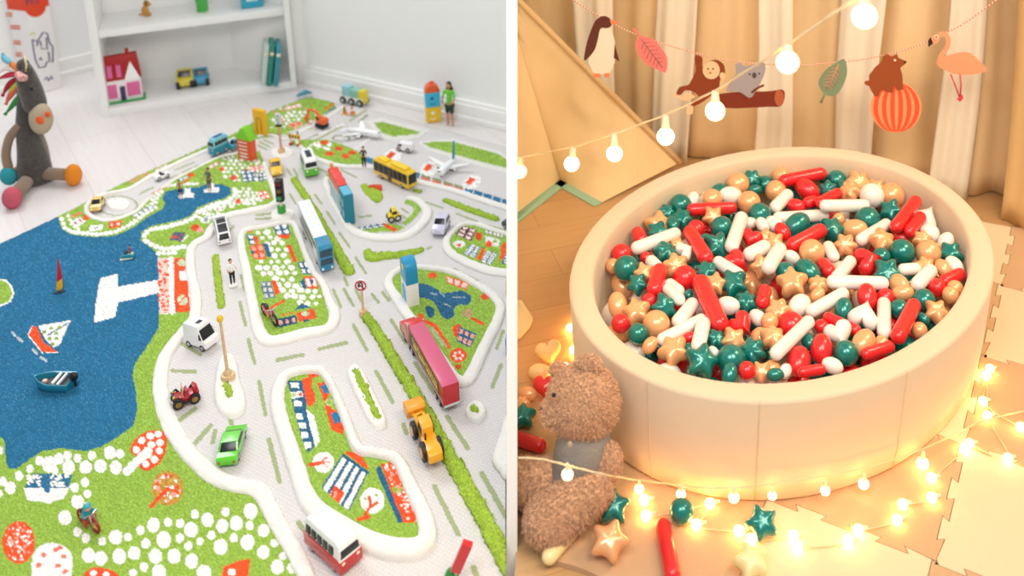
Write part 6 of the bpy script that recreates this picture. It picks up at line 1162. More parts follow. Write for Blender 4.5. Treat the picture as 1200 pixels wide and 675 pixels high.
for o_ in BROOTS:
    ns = sorted((q for q in BROOTS if q is not o_ and not q.get('low')), key=lambda q: (q['px'][0]-o_['px'][0])**2+(q['px'][1]-o_['px'][1])**2)
    def rel(q):
        dx, dy = q['px'][0]-o_['px'][0], q['px'][1]-o_['px'][1]
        return ('behind' if dy > 0 else 'in front of') if abs(dy) > abs(dx) else ('left of' if dx > 0 else 'right of')
    T1 = '%s %s %s a %s %s' % (CN[o_['c']], SHL[o_['k']], 'under' if o_.get('low') else rel(ns[0]), CN[ns[0]['c']], SHN[ns[0]['k']])
    T2 = T1+' and %s a %s %s' % (rel(ns[1]), CN[ns[1]['c']], SHN[ns[1]['k']])
    o_['cands'] = [T1+', '+clockword(o_['p']).replace(' of the pit', ''), T2, T2+', '+clockword(o_['p']).replace(' of the pit', '').replace('close to the pit', 'by the'), '%s %s between a %s %s, a %s %s and a %s %s' % (CN[o_['c']], SHN[o_['k']], CN[ns[0]['c']], SHN[ns[0]['k']], CN[ns[1]['c']], SHN[ns[1]['k']], CN[ns[2]['c']], SHN[ns[2]['k']])]
from collections import Counter as Ct
used = set(); c0 = Ct(o_['cands'][0] for o_ in BROOTS)
for o_ in BROOTS:
    for i, l_ in enumerate(o_['cands']):
        l_ = ' '.join(l_.split()[:16]); 
        if (i == 0 and c0[l_] > 1) or l_ in used: continue
        break
    used.add(l_); tag(o_['ob'], l_, 'toy ball' if o_['k'] == 'b' else 'toy '+SHN[o_['k']], 'mixed plastic shapes filling the pit')
# ------------------------------------------------------------------ mats, mint hem, loose pieces
J0 = fl(1096, 664); uu = (fl(1122, 553)-J0); uu.z = 0; uu.normalize(); vv = Vector((-uu.y, uu.x, 0)); TS = .30
tan_m = M('#C8A37E', .8, bump=.35, bscale=350, name='tan_foam'); cre_m = M('#E2CDAC', .8, bump=.35, bscale=350, name='cream_foam')
def edge(a, b_, n=6, d=.013, flip=1):
    """jigsaw path from a to b; the teeth lean the same way from both tiles"""
    t = (b_-a); L = t.length; t = t/L; n_ = Vector((-t.y, t.x, 0))*d*flip; out = []
    for i in range(n):
        o_ = 1 if i % 2 else -1; s0, s1 = i/n*L, (i+1)/n*L; w_ = L/n*.08
        out += [a+t*(s0+(w_ if i else .02*0)*(1 if True else 0))-0*n_+n_*0.5*o_*0, ] if False else []
        x0, x1 = s0, s1
        if o_ > 0: out += [a+t*(x0+w_)-n_*.5, a+t*(x0-w_ if i else x0)+n_*.5, a+t*(x1+w_ if i < n-1 else x1)+n_*.5, a+t*(x1-w_)-n_*.5]
    return [a]+out
lb_used = {}
def place_words(px_):
    x, y = px_
    return x, y
poly_m = [(650, 590), (700, 470), (1130, 250), (1330, 330), (1330, 800), (745, 800)]
tiles = []
def inset(pts, d):
    P = [Vector((x, y, 0)) for x, y in pts]; P = [p for i, p in enumerate(P) if (p-P[i-1]).length > 1e-5]; n = len(P); ar = sum(P[i-1].x*P[i].y-P[i].x*P[i-1].y for i in range(n)); sg = 1 if ar > 0 else -1; out = []
    for i in range(n):
        a, b2, c2 = P[i-1], P[i], P[(i+1) % n]; t0, t1 = (b2-a).normalized(), (c2-b2).normalized(); n0, n1 = Vector((-t0.y, t0.x, 0))*sg, Vector((-t1.y, t1.x, 0))*sg; m = n0+n1; k_ = max(.25, m.length_squared/2); q = b2+m*(d/k_); out.append((q.x, q.y))
    return out
def has(i, j):
    q = proj(J0+uu*TS*(i+.5)+vv*TS*(j+.5)); return bool(inpoly(poly_m, np.array([[q[0]]]), np.array([[q[1]]]))[0, 0])
for i in range(-4, 9):
    for j in range(-6, 8):
        c = J0+uu*TS*(i+.5)+vv*TS*(j+.5); q = proj(c)
        if not inpoly(poly_m, np.array([[q[0]]]), np.array([[q[1]]]))[0, 0]: continue
        P00, P10, P11, P01 = [J0+uu*TS*a+vv*TS*b2 for a, b2 in ((i, j), (i+1, j), (i+1, j+1), (i, j+1))]
        ed_ = lambda a, b2, ni, nj: edge(a, b2) if has(ni, nj) else [a.lerp(b2, t/14)+(b2-a).orthogonal().normalized()*0+Vector((-(b2-a).y, (b2-a).x, 0)).normalized()*.010*math.sin(t/14*2*PI) for t in range(14)]
        e1_ = ed_(P00, P10, i, j-1); e2_ = ed_(P10, P11, i+1, j); e3_ = list(reversed(ed_(P01, P11, i, j+1)+[P11]))[:-1]; e4_ = list(reversed(ed_(P00, P01, i-1, j)+[P01]))[:-1]
        pts = [(p.x-c.x, p.y-c.y) for p in e1_+e2_+e3_+e4_]; pts = inset(pts, .0007)
        cc = 'tan' if (i+j) % 2 == 0 else 'cream'
        b = B(); b.slab(pts, .0003, MATZ); o_ = b.out('foam_mat_tile', tan_m if cc == 'tan' else cre_m, None, 30); o_.location = (c.x, c.y, 0); tiles.append((o_, cc, q, i, j))
inu = lambda q: (max(0, 1)*((q[0]-905)/240)**2+((q[1]-470)/110)**2) < 1
for o_, cc, q, i, j in tiles:
    w_ = 'under the ball pit' if inu(q) else ('in front of the pit' if q[1] > 580 and q[0] < 1080 else ('right of the pit' if q[0] > 1080 else 'left of the pit near the teddy bear'))
    tag(o_, '%s foam puzzle tile %s' % (cc, w_), 'foam mat', '%s puzzle tiles %s' % (cc, w_))
gt = {}
for t_i in tiles: gt.setdefault(t_i[0]['label'], []).append(t_i)
for lb_, L_ in gt.items():
    L_.sort(key=lambda t_i: -t_i[2][1]); n = len(L_)
    if n > 1:
        for i, t_i in enumerate(L_): t_i[0]['label'] = lb_+', '+('nearest to the viewer of them' if i == 0 else 'farthest back of them' if i == n-1 else '%s from the front' % ('second', 'third', 'fourth', 'fifth')[i-1])
mint = M('#9FC9AE', .8, bump=.2, bscale=200)
# canvas play tent behind
canv = M('#EED3A2', .85, bump=.12, bscale=300, var=.06, vscale=6, name='tent_canvas')
def sheet3(a, b_, c, d, mat, name, parent, sag=.03, n=18, t=.003, seed=0, nrm=None):
    vs = []; fs = []; N_ = (b_-a).cross(d-a).normalized()
    if N_.dot(CAMP-a) < 0: N_ = -N_
    for s_ in (0, 1):
        for i in range(n+1):
            for j in range(n+1):
                u_, v_ = i/n, j/n; p = (a*(1-u_)+b_*u_)*(1-v_)+(d*(1-u_)+c*u_)*v_; w_ = math.sin(PI*u_)*math.sin(PI*v_)
                p = p+N_*(-sag*w_+.010*w_*math.sin(9*u_+5*v_+seed)+.006*w_*math.sin(17*v_-8*u_+seed))+N_*(t*s_); vs.append(p)
    m = (n+1)**2
    for i in range(n):
        for j in range(n): q = i*(n+1)+j; fs.append((q, q+1, q+n+2, q+n+1)); fs.append((m+q, m+q+n+1, m+q+n+2, m+q+1))
    for i in range(n):
        for (q, w_) in ((i*(n+1), (i+1)*(n+1)), (i*(n+1)+n, (i+1)*(n+1)+n), (i, i+1), (n*(n+1)+i, n*(n+1)+i+1)): fs.append((q, w_, m+w_, m+q))
    b = B(); b.faces(vs, fs); o_ = b.out(name, mat, parent, 60); return o_
K0 = fl(657, 211); K1 = ay(588, -20, K0.y-.02); R0 = fl(706, 238); R1 = ay(797, 190, 2.78); R1.z = max(R1.z, .03)
tent = empty('play_tent', K0, 0, 'cream canvas play tent wall with mint hem behind the ball pit', 'play tent')
def tp_(o_): o_.location = -K0; return o_
R0b = Vector((R1.x-.02, R1.y+.0, .004)); 
tp_(sheet3(K0+Vector((0, 0, .004)), R0+Vector((0, 0, .004)), R1, K1, canv, 'right_panel', tent, .02))
hm_ = B(); hp = [K1.lerp(R1, i/12)+Vector((0, -.004, -.02*math.sin(PI*i/12)*0)) for i in range(13)]; hm_.tube(hp, .009, 8); tp_(hm_.out('rolled_hem', M('#DDBd8C'.upper(), .85), tent, 180))
L0 = fl(596, 258); L1 = ay(560, 40, L0.y); tp_(sheet3(K0+Vector((-.004, -.004, .004)), L0+Vector((0, 0, .004)), L1, K1+Vector((-.004, -.004, 0)), canv, 'left_panel', tent, .02, seed=2))
def hemstrip(a, b_):
    d = (b_-a).normalized(); n_ = Vector((d.y, -d.x, 0)); n_ = n_ if n_.dot(CAMP-a) > 0 else -n_
    b = B(); b.slab([(p.x, p.y) for p in (a, b_, b_+n_*.032, a+n_*.032)], .0006, .004, .001); return b
tp_(hemstrip(K0, R0).out('mint_hem', mint, tent)); tp_(hemstrip(K0, L0).out('mint_hem', mint, tent))
# curtains
CA, CB = Vector((-.34, 3.06, 0)), Vector((1.72, 2.45, 0))
cd_ = (CB-CA).normalized(); cn = Vector((cd_.y, -cd_.x, 0))
def curtain(x0, x1, off_, amp, per, mat, label, z0=.006, z1=2.1, ph=0, name='curtain', group=None):
    """x0, x1: metres along the rail"""
    L = x1-x0; n = max(12, int(L/per*14)); nz_ = 14; vs = []; fs = []
    for k_ in range(nz_+1):
        z = z0+(z1-z0)*(k_/nz_)**1.3
        for i in range(n+1):
            s_ = x0+L*i/n; th = 2*PI*s_/per+ph+.5*math.sin(z*2.1+s_*3); w_ = amp*(math.sin(th)+.35*math.sin(2.3*th+1+z*1.3))*(1+.25*math.sin(5*s_+z*1.7))
            p = CA+cd_*(s_+.012*math.sin(z*4+s_*9))+cn*(off_+w_+.015*max(0, .25-z)/.25); vs.append((p.x, p.y, z))
    for k_ in range(nz_):
        for i in range(n): q = k_*(n+1)+i; fs.append((q, q+1, q+n+2, q+n+1))
    b = B(); b.faces(vs, fs); o_ = b.out(name, mat, None, 180); sm_ = o_.modifiers.new('cloth', 'SOLIDIFY'); sm_.thickness = .0025; return tag(o_, label, 'curtain', group)
tanc = M('#EFD0A0', .85, bump=.1, bscale=300, var=.08, vscale=3, name='tan_curtain_cloth'); whc = M('#F0E6D2', .8, bump=.1, bscale=300, name='white_sheer_cloth')
curtain(-.06, 2.12, 0, .017, .19, tanc, 'long tan curtain hanging in folds behind the garland')
def along(x, y=100):                                  # metres along the rail where the picture column meets it
    d = rayd(x, y); t = (CA-CAMP).dot(cn)/d.dot(cn); return (CAMP+d*t-CA).dot(cd_)
for (a, c, lb) in ((684, 728, 'white sheer curtain fold behind the pink paper leaf'), (775, 817, 'white sheer curtain fold behind the paper monkey'), (888, 930, 'white sheer curtain fold behind the end of the paper log'), (986, 1032, 'white sheer curtain fold behind the paper bear on its ball'), (1100, 1143, 'white sheer curtain fold behind the paper flamingo')):
    curtain(along(a), along(c), .060, .009, .085, whc, lb, ph=a)
E0 = along(1168, 200); curtain(E0, E0+.5, .17, .03, .26, M('#EBC68C', .85, bump=.1, bscale=300, name='golden_drape_cloth'), 'heavy golden drape falling to the floor right of the pit', ph=1.2)
# loose pieces on the floor
def loose(k_, c, x, y, rpx, label, x2=None, y2=None, tilt=.25, z0=MATZ, spin=0):
    if k_ == 'k':
        a, b_ = fl(x, y, z0+.01), fl(x2, y2, z0+.01); r = rpx/sc((a+b_)/2); a, b_ = fl(x, y, z0+r), fl(x2, y2, z0+r); b = capsule((b_-a).length, r); ob = b.out('toy_stick', BC[c], None, 180); ob.location = (a+b_)/2; ob.rotation_euler = (b_-a).to_track_quat('Z', 'Y').to_euler()
    else:
        p = fl(x, y, z0+.012); r = rpx/sc(p); hz_ = {'b': 1, 's': .62, 'h': .66, 'f': .74, 'e': .72}[k_]; tl = 0 if k_ in 'be' else tilt
        ob = bpy.data.objects.new('toy_'+SHN[k_], proto(k_, c)); COL.objects.link(ob); ob.location = fl(x, y, z0+r*min(1, hz_+tl*.6)+.0005); ob.scale = (r,)*3; ob.rotation_euler = (Matrix.Rotation(tl, 3, 'X') @ Matrix.Rotation(spin, 3, 'Z')).to_euler()
    return tag(ob, label, 'toy ball' if k_ == 'b' else 'toy '+SHN[k_], 'loose plastic shapes on the mats')
loose('s', 'T', 719, 594, 19, 'teal puffy star on the mat beside the teddy bear foot', tilt=.6, spin=PI/2)
loose('s', 'P', 714, 634, 22, 'peach puffy star on the mat just in front of the teal star', tilt=.5, spin=1.2)
loose('b', 'T', 799, 599, 14.5, 'teal round ball lying on the mat in front of the pit')
loose('k', 'R', 777, 617, 9.5, 'red rounded stick lying on the mat in front of the teal ball', 788, 672)
loose('s', 'T', 893, 613, 19, 'teal puffy star on the mat close to the pit base', tilt=.6, spin=1.9)
loose('s', 'Y', 880, 658, 20, 'cream puffy star on the mat at the very front', tilt=.4, spin=.6)
loose('k', 'Y', 683, 606, 9, 'cream rounded stick lying across the mat edge by the bear', 644, 652)
loose('s', 'T', 613, 488, 15, 'teal puffy star at the foot of the white partition', z0=.001, spin=.4)
loose('k', 'R', 604, 513, 8.5, 'red rounded stick by the partition behind the bear legs', 632, 522, z0=.001)
loose('h', 'R', 638, 452, 15, 'red puffy heart on the floor behind the teddy bear head', z0=.001, tilt=.5)
loose('h', 'Y', 643, 412, 16, 'cream puffy heart on the boards left of the pit', z0=.001, tilt=.5, spin=.3)
loose('e', 'P', 618, 462, 12, 'peach egg shape on the boards near the partition', z0=.001)
loose('f', 'P', 612, 474, 10, 'peach knobbly flower ball tucked by the partition', z0=.001)
loose('e', 'Y', 632, 436, 13, 'cream egg shape on the boards between two hearts', z0=.001)
pa = [(600, 352), (612, 356), (625, 376), (622, 384), (610, 398), (600, 402)]; q0 = fl(612, 378)
b = B(); b.slab([(fl(x, y).x-q0.x, fl(x, y).y-q0.y) for x, y in pa], .001, .010, .003); tag(b.out('felt_square', M('#EBD9A8', .8, bump=.2, bscale=200), None), 'folded cream felt square on the boards by the partition', 'felt'); bpy.data.objects['felt_square'].location = (q0.x, q0.y, 0)
# ------------------------------------------------------------------ teddy bear
bz = empty('teddy_bear', fl(672, 585, MATZ), 0, 'curly brown teddy bear in a grey knitted vest slumped against the pit', 'teddy bear')
def bp_(o_): o_.location = -bz.location; return o_
fur = M('#E2B189', .95, bump=1.0, bscale=260, var=.28, vscale=220, sheen=.4, name='curly_brown_plush'); BY_ = fl(690, 592).y
def BPt(x, y, dy=0): return ay(x, y, BY_+dy)
Ub = 1/sc(BPt(684, 470, .02))
def curls(b, dens=260000, ln=.0085):
    bm = b.bm; bm.normal_update(); fcs = [(f.calc_center_median(), f.normal.copy(), f.calc_area()) for f in bm.faces]; tot = sum(f[2] for f in fcs); N_ = int(tot*dens); rr = random.Random(len(fcs)); vs = []; fs = []
    pick = rr.choices(fcs, weights=[f[2] for f in fcs], k=N_)
    for c, n_, _ in pick:
        d = (n_+Vector((rr.uniform(-1, 1), rr.uniform(-1, 1), rr.uniform(-1.3, .7)))*.75).normalized(); sd = d.cross(Vector((rr.uniform(-1, 1), rr.uniform(-1, 1), rr.uniform(-1, 1)))).normalized()*.0007; L = ln*rr.uniform(.6, 1.1); c = c+Vector((rr.uniform(-1, 1), rr.uniform(-1, 1), rr.uniform(-1, 1)))*.0015
        bend = Vector((rr.uniform(-1, 1), rr.uniform(-1, 1), rr.uniform(-1.2, .2)))*L*.5; k = len(vs)
        p1 = c+d*L*.5+bend*.25; p2 = c+d*L*.8+bend; vs += [c-sd, c+sd, p1+sd*.8, p1-sd*.8, p2]; fs += [(k, k+1, k+2, k+3), (k+3, k+2, k+4)]
    b.faces_raw(vs, fs)
def furry(parts_, name, n=72, amp=.0042, scale=210):
    b = B()
    for c, r_, rot in parts_: b.sph(c, r_, n, rot)
    b.disp(amp, scale); b.disp(amp*.6, scale*2.3, 7); curls(b, 260000, .0085 if name == 'head' else .006); return bp_(b.out(name, fur, bz, 180))
head = BPt(683, 470, .02)
furry([(head, (41*Ub, 40*Ub, 42*Ub), None), (BPt(652, 482, -.0), (17*Ub, 18*Ub, 15*Ub), None)], 'head', 110)
b = B(); b.sph(BPt(636, 480, -.002), (4.5*Ub, 5*Ub, 4*Ub), 14); bp_(b.out('nose', M('#5A3826', .6), bz, 180))
b = B(); b.sph(BPt(649, 463, -.03), 2.6*Ub, 12); bp_(b.out('eye', BLK, bz, 180))
furry([(BPt(690, 428, .03), (14*Ub, 8*Ub, 14*Ub), None)], 'ear', 60)
furry([(BPt(655, 434, .07), (11*Ub, 7*Ub, 11*Ub), None)], 'ear', 50)
b = B(); q = crom([BPt(685, 505, .02), BPt(684, 520, .0), BPt(682, 545, -.0), BPt(680, 568, -.01), BPt(680, 576, -.01)], False, 5); b.tube(q, [(28+8*math.sin(PI*i/(len(q)-1)*.8))*Ub*(.75 if i == len(q)-1 else 1) for i in range(len(q))], 32); bp_(b.out('knitted_vest', M('#8F877F', .9, bump=.8, bscale=150, name='charcoal_knit'), bz, 180))
b = B(); b.sph(BPt(668, 521, -.066), (3*Ub, 1.5*Ub, 4.5*Ub), 14); bp_(b.out('button', M('#B9A68E', .5), bz, 180))
furry([(BPt(711, 543, -.02), (17*Ub, 17*Ub, 27*Ub), (0, .12, 0))], 'arm', 72)
f1_ = fl(645, 610, MATZ+.036); f2_ = fl(618, 566, MATZ+.036)
b = B(); q = crom([BPt(704, 562, -.03), BPt(688, 576, -.05), f1_.lerp(BPt(688, 576, -.05), .35), f1_], False, 6); b.tube(q, [(22+7*(i/(len(q)-1)))*Ub for i in range(len(q))], 36); b.sph(f1_, (29*Ub, 29*Ub, 28*Ub), 60); 
bmesh.ops.subdivide_edges(b.bm, edges=[e for e in b.bm.edges if e.calc_length() > .008], cuts=2, use_grid_fill=True); b.disp(.004, 210); b.disp(.0025, 480, 7); curls(b); bp_(b.out('leg', fur, bz, 180))
b = B(); q = crom([BPt(672, 560, .02), BPt(645, 560, .0), f2_], False, 6); b.tube(q, [(20+5*(i/(len(q)-1)))*Ub for i in range(len(q))], 36); b.sph(f2_, (26*Ub, 26*Ub, 27*Ub), 60)
bmesh.ops.subdivide_edges(b.bm, edges=[e for e in b.bm.edges if e.calc_length() > .008], cuts=2, use_grid_fill=True); b.disp(.004, 210); b.disp(.0025, 480, 7); curls(b); bp_(b.out('leg', fur, bz, 180))
# ------------------------------------------------------------------ string lights
GLOW = M('#FFD08C', .4, emit=11, name='lit_frosted_bulb'); GLOWS = M('#FFBE6C', .4, emit=23, name='lit_small_bulb'); CRD = M('#E9D2A6', .4, coat=.3, name='clear_cord'); SOC = M('#F1E2C2', .4)
def cord(pts, r, name, parent, base):
    b = B(); q = crom(pts, False, 8); b.tube(q, r, 6)
    q2 = [p+Vector((math.sin(i*1.3)*r*1.3, 0, math.cos(i*1.3)*r*1.3)) for i, p in enumerate(q)]; b.tube(q2, r*.7, 5); o_ = b.out(name, CRD, parent, 180); o_.location = -base; return o_
up = [(600, 188, 2.44), (611, 184, 2.40), (672, 172, 2.17), (720, 157, 2.06), (780, 134, 1.95), (838, 106, 1.72), (923, 52, 1.52), (1010, -6, 1.40), (1075, -45, 1.32)]
base_ = onray(840, 105, 1.72); sl = empty('string_lights', base_, 0, 'string of large round glowing bulbs hanging across the garland', 'string lights')
cord([onray(*q) for q in up], .0017, 'cord', sl, base_)
for (x, y, k_, bx, by, r_) in ((611, 184, 2.40, 609, 201, 8), (672, 172, 2.17, 670, 192, 9), (720, 157, 2.06, 720, 180, 9.5), (780, 134, 1.95, 780, 160, 10.3), (838, 106, 1.72, 838, 130, 11.5), (923, 52, 1.52, 923, 73, 13), (1010, -6, 1.40, 1013, 19, 14.3)):
    p0, p1 = onray(x, y, k_), onray(bx, by, k_); R = r_*k_/F; dv = (p1-p0).normalized()
    b = B(); b.sph(p1, R, 24); o_ = b.out('bulb', GLOW, sl, 180); o_.location = -base_
    b = B(); b.cyl(p0, p1-dv*R*.9, R*.32, R*.5, n=16, bev=R*.05); s2 = b.out('socket', SOC, o_); 
# draped round the pit
def pitside(x, y, gap=.016):
    d = rayd(x, y); best = None
    for k_ in np.arange(1.4, 3.2, .004):
        p = CAMP+d*float(k_)
        if p.z < MATZ+.01: break
        if inner_ok(p)[0]+TH > .004-gap: best = p; break
    return best
dr = [(600, 536), (633, 538), (660, 544), (683, 550), (718, 558), (761, 564), (814, 571), (860, 572), (900, 568), (950, 560), (1006, 550), (1040, 541), (1074, 529), (1122, 508), (1150, 494), (1215, 478)]
P_ = []
for x, y in dr:
    p = pitside(x, y) if x > 740 and x < 1120 else None
    P_.append(p if p is not None else (onray(x, y, 1.60) if x < 740 else fl(x, y, MATZ+.02)))
base2 = P_[6].copy(); s2_ = empty('string_lights', base2, 0, 'fairy lights draped round the front of the ball pit', 'string lights')
cord(P_, .0013, 'cord', s2_, base2)
for (x, y, r_) in ((665, 556, 6.5), (749, 573, 5.5), (798, 579, 5.5), (860, 583, 6), (905, 581, 5), (967, 575, 5.5), (1012, 567, 6), (1081, 543, 7)):
    p = pitside(x, y, .02); 
    if p is None or x < 740: p = onray(x, y, 1.59) if x < 740 else fl(x, y, MATZ+.012)
    R = r_/sc(p); b = B(); b.sph(p, R, 16); o_ = b.out('bulb', GLOW, s2_, 180); o_.location = -base2
    b = B(); b.cyl(p+Vector((0, 0, R*.8)), p+Vector((0, 0, R*2.3)), R*.45, R*.3, n=10); b.out('socket', SOC, o_)
fb = [(755, 586), (757, 604), (832, 590), (816, 615), (866, 622), (880, 632), (930, 628), (934, 640), (994, 634), (1006, 621), (1051, 609), (1058, 591), (1092, 583), (1092, 560), (1130, 525), (1136, 520), (1181, 537), (1157, 487), (1156, 440), (1160, 432), (1152, 470), (1196, 500)]
fbL = [(652, 440), (672, 410), (676, 398), (668, 384), (676, 372), (662, 430)]
def floorlights(pts, label, z0=MATZ):
    base3 = fl(*pts[0], z0); s3 = empty('string_lights', base3, 0, label, 'string lights'); order = pts
    cord([fl(x+2, y+2, z0+.003+.004*(i % 2)) for i, (x, y) in enumerate(order)], .0011, 'cord', s3, base3)
    for (x, y) in pts:
        p = fl(x, y, z0+.0105); b = B(); b.sph(p, .0092, 16); o_ = b.out('bulb', GLOWS, s3, 180); o_.location = -base3
        b = B(); b.cyl(p+Vector((.006, .004, 0)), p+Vector((.018, .008, -.003)), .0045, .003, n=10); b.out('socket', SOC, o_)
floorlights(fb, 'fairy lights lying on the mats in front and right of the pit'); floorlights(fbL, 'fairy lights lying on the boards between the bear and the pit', .001)
# ------------------------------------------------------------------ paper garland
YG = 2.46
def gp(x, y, l=0): return ay(x, y, YG-l*.0014)
tw = [(640, -22), (668, -2), (706, 21), (745, 40), (800, 58), (855, 71), (920, 76), (980, 73.5), (1030, 66), (1065, 57), (1100, 43), (1135, 24), (1170, -2), (1200, -24)]
bm_ = bpy.data.materials.new('red_white_twine'); bm_.use_nodes = True; nt = bm_.node_tree; bs = nt.nodes['Principled BSDF']; tc = nt.nodes.new('ShaderNodeTexCoord'); wv = nt.nodes.new('ShaderNodeTexWave'); wv.inputs['Scale'].default_value = 42; wv.bands_direction = 'X'; rp = nt.nodes.new('ShaderNodeValToRGB'); rp.color_ramp.interpolation = 'CONSTANT'
rp.color_ramp.elements[0].color = (*hexc('#C2382E'), 1); rp.color_ramp.elements[1].color = (*hexc('#F1D9C0'), 1); rp.color_ramp.elements[1].position = .5
nt.links.new(tc.outputs['Object'], wv.inputs['Vector']); nt.links.new(wv.outputs['Fac'], rp.inputs[0]); nt.links.new(rp.outputs[0], bs.inputs['Base Color'])
b = B(); b.tube(crom([gp(x, y, -1) for x, y in tw], False, 10), .0016, 8); tag(b.out('garland_twine', bm_, None, 180), 'red and white twisted twine sagging in front of the curtains', 'twine')
E_ = lambda L_: [(600+x/3.97, y/3.97) for x, y in L_]; F_ = lambda L_: [(900+x/3.97, y/3.97) for x, y in L_]
def cutout(name, label, ref):
    p = gp(*ref); r = empty(name, p, 0, label, 'paper animal' if 'leaf' not in name else 'paper leaf', None); return r
def cut(root, nm, pts, l, col, sm=True):
    pp_ = [gp(x, y, l) for x, y in pts]
    if sm: pp_ = crom(pp_, True, 3)
    n = len(pp_); d = Vector((0, -.0012, 0)); b = B(); b.faces(pp_+[q+d for q in pp_], [list(range(n)), list(range(2*n-1, n-1, -1))]+[(i, (i+1) % n, n+(i+1) % n, n+i) for i in range(n)])
    o_ = b.out(nm, M(col, .7, bump=.1, bscale=200), root, 0); o_.location = -root.location; return o_
def ellp(cx, cy, rx, ry, n=18): return [(cx+rx*math.cos(2*PI*i/n), cy+ry*math.sin(2*PI*i/n)) for i in range(n)]
def lin_(root, nm, pts, l, w_, col): b = B(); b.tube([gp(x, y, l) for x, y in pts], w_, 6); o_ = b.out(nm, M(col, .7), root, 180); o_.location = -root.location; return o_
DB = '#5E2A1C'
r = cutout('paper_penguin', 'paper penguin with dark back and white belly, first on the garland', (706, 50))
cut(r, 'belly', E_([(410, 128), (440, 122), (470, 160), (482, 230), (478, 290), (455, 335), (430, 345), (385, 342), (365, 310), (355, 280), (375, 230), (395, 180)]), 0, '#EFE4D0'); cut(r, 'back', E_([(400, 85), (430, 74), (460, 90), (462, 118), (445, 130), (412, 132), (400, 180), (385, 230), (358, 265), (335, 280), (343, 220), (360, 160), (380, 110)]), 1, DB)
cut(r, 'wing', E_([(478, 205), (500, 285), (474, 270)]), 1, DB, False); cut(r, 'beak', E_([(455, 90), (502, 104), (462, 114)]), 2, '#F0875A', False); cut(r, 'foot', E_([(376, 342), (410, 342), (406, 360), (380, 358)]), 1, '#F0875A', False); cut(r, 'foot', E_([(428, 342), (454, 340), (452, 360), (430, 360)]), 1, '#F0875A', False)
def leafc(nm, lb, ref, out_, vein, cl, cv, T_):
    r = cutout(nm, lb, ref); cut(r, 'blade', T_(out_), 0, cl); a, b2 = vein; lin_(r, 'vein', T_([a, b2]), 1.2, .0011, cv)
    for i in range(1, 7):
        f = i/7.5; x, y = a[0]+(b2[0]-a[0])*f, a[1]+(b2[1]-a[1])*f; dx, dy = b2[0]-a[0], b2[1]-a[1]; L = math.hypot(dx, dy); dx /= L; dy /= L; w_ = 34*math.sin(PI*(f*.8+.15))
        for s_ in (1, -1): lin_(r, 'vein', T_([(x, y), (x-dx*w_*.7*(-1)-dy*w_*s_, y+dy*w_*.7*(1)+dx*w_*s_)]), 1.2, .0008, cv)
    return r
leafc('paper_leaf', 'pink paper leaf with grey veins hanging between penguin and monkey', (763, 58), [(562, 128), (580, 140), (600, 165), (650, 178), (690, 215), (722, 270), (716, 335), (680, 325), (630, 300), (590, 258), (573, 205), (588, 168), (566, 140)], ((600, 180), (700, 315)), '#EE7E78', '#9A6A66', E_)
r = cutout('paper_monkey', 'brown paper monkey hanging by one arm from the twine', (825, 90))
cut(r, 'body', E_([(850, 265), (868, 258), (886, 270), (886, 312), (905, 290), (950, 278), (985, 300), (990, 340), (968, 372), (962, 412), (930, 442), (880, 478), (842, 494), (828, 480), (868, 452), (840, 425), (805, 420), (785, 440), (765, 435), (780, 405), (820, 395), (835, 370), (855, 330)]), 0, '#8A3A16'); cut(r, 'face', E_(ellp(927, 326, 40, 42)), 1, '#EFC79A', False); cut(r, 'ear', E_(ellp(978, 352, 12, 16)), 1, '#EFC79A', False)
for x in (912, 936): cut(r, 'eye', E_(ellp(x, 320, 3.6, 4)), 2, '#2A1710', False)
cut(r, 'mouth', E_(ellp(922, 338, 7, 4)), 2, '#C27A5A', False); cut(r, 'hand', E_([(765, 430), (790, 450), (805, 430), (840, 440), (850, 452), (800, 468), (770, 450), (745, 452), (755, 438)]), -1, '#EFC79A'); cut(r, 'foot', E_([(820, 492), (842, 496), (838, 530), (812, 525)]), 1, '#EFC79A')
r = cutout('paper_koala', 'grey paper koala lying on a brown paper log behind the lights', (880, 100))
cut(r, 'log', [(843, 110), (900, 107), (917, 105), (919.6, 113), (915, 124), (900, 125), (846, 126)], 0, '#7E2D12'); cut(r, 'log_end', F_(ellp(52, 455, 22, 38)), 1, '#B8603A', False); cut(r, 'body', E_([(1040, 300), (1060, 292), (1085, 308), (1130, 300), (1165, 288), (1180, 312), (1172, 350), (1152, 392), (1130, 430), (1105, 455), (1060, 428), (1000, 422), (1020, 372), (1042, 342)]), 2, '#A59C9E'); cut(r, 'nose', E_(ellp(1127, 350, 10, 13)), 3, '#54484C', False)
cut(r, 'eye', E_(ellp(1106, 345, 3.5, 4)), 3, '#2A1C1C', False); cut(r, 'eye', E_(ellp(1150, 342, 3.5, 4)), 3, '#2A1C1C', False); lin_(r, 'branch', E_([(1115, 430), (1140, 410), (1172, 396)]), 3, .003, '#6E2810')
leafc('paper_leaf', 'green paper leaf with pink veins hanging left of the paper bear', (977, 92), [(355, 275), (368, 330), (352, 390), (315, 442), (270, 442), (238, 402), (238, 370), (268, 325), (312, 295)], ((330, 300), (270, 420)), '#7F9470', '#E8907A', F_)
lin_(bpy.data.objects['paper_leaf.001'], 'stem', F_([(268, 430), (258, 452), (245, 478)]), 0, .003, '#7F9470')
r = cutout('paper_bear', 'brown paper bear walking on a red striped paper ball', (1048, 100))
cut(r, 'ball', F_(ellp(595, 500, 120, 116, 28)), 0, '#F6A26C', False)
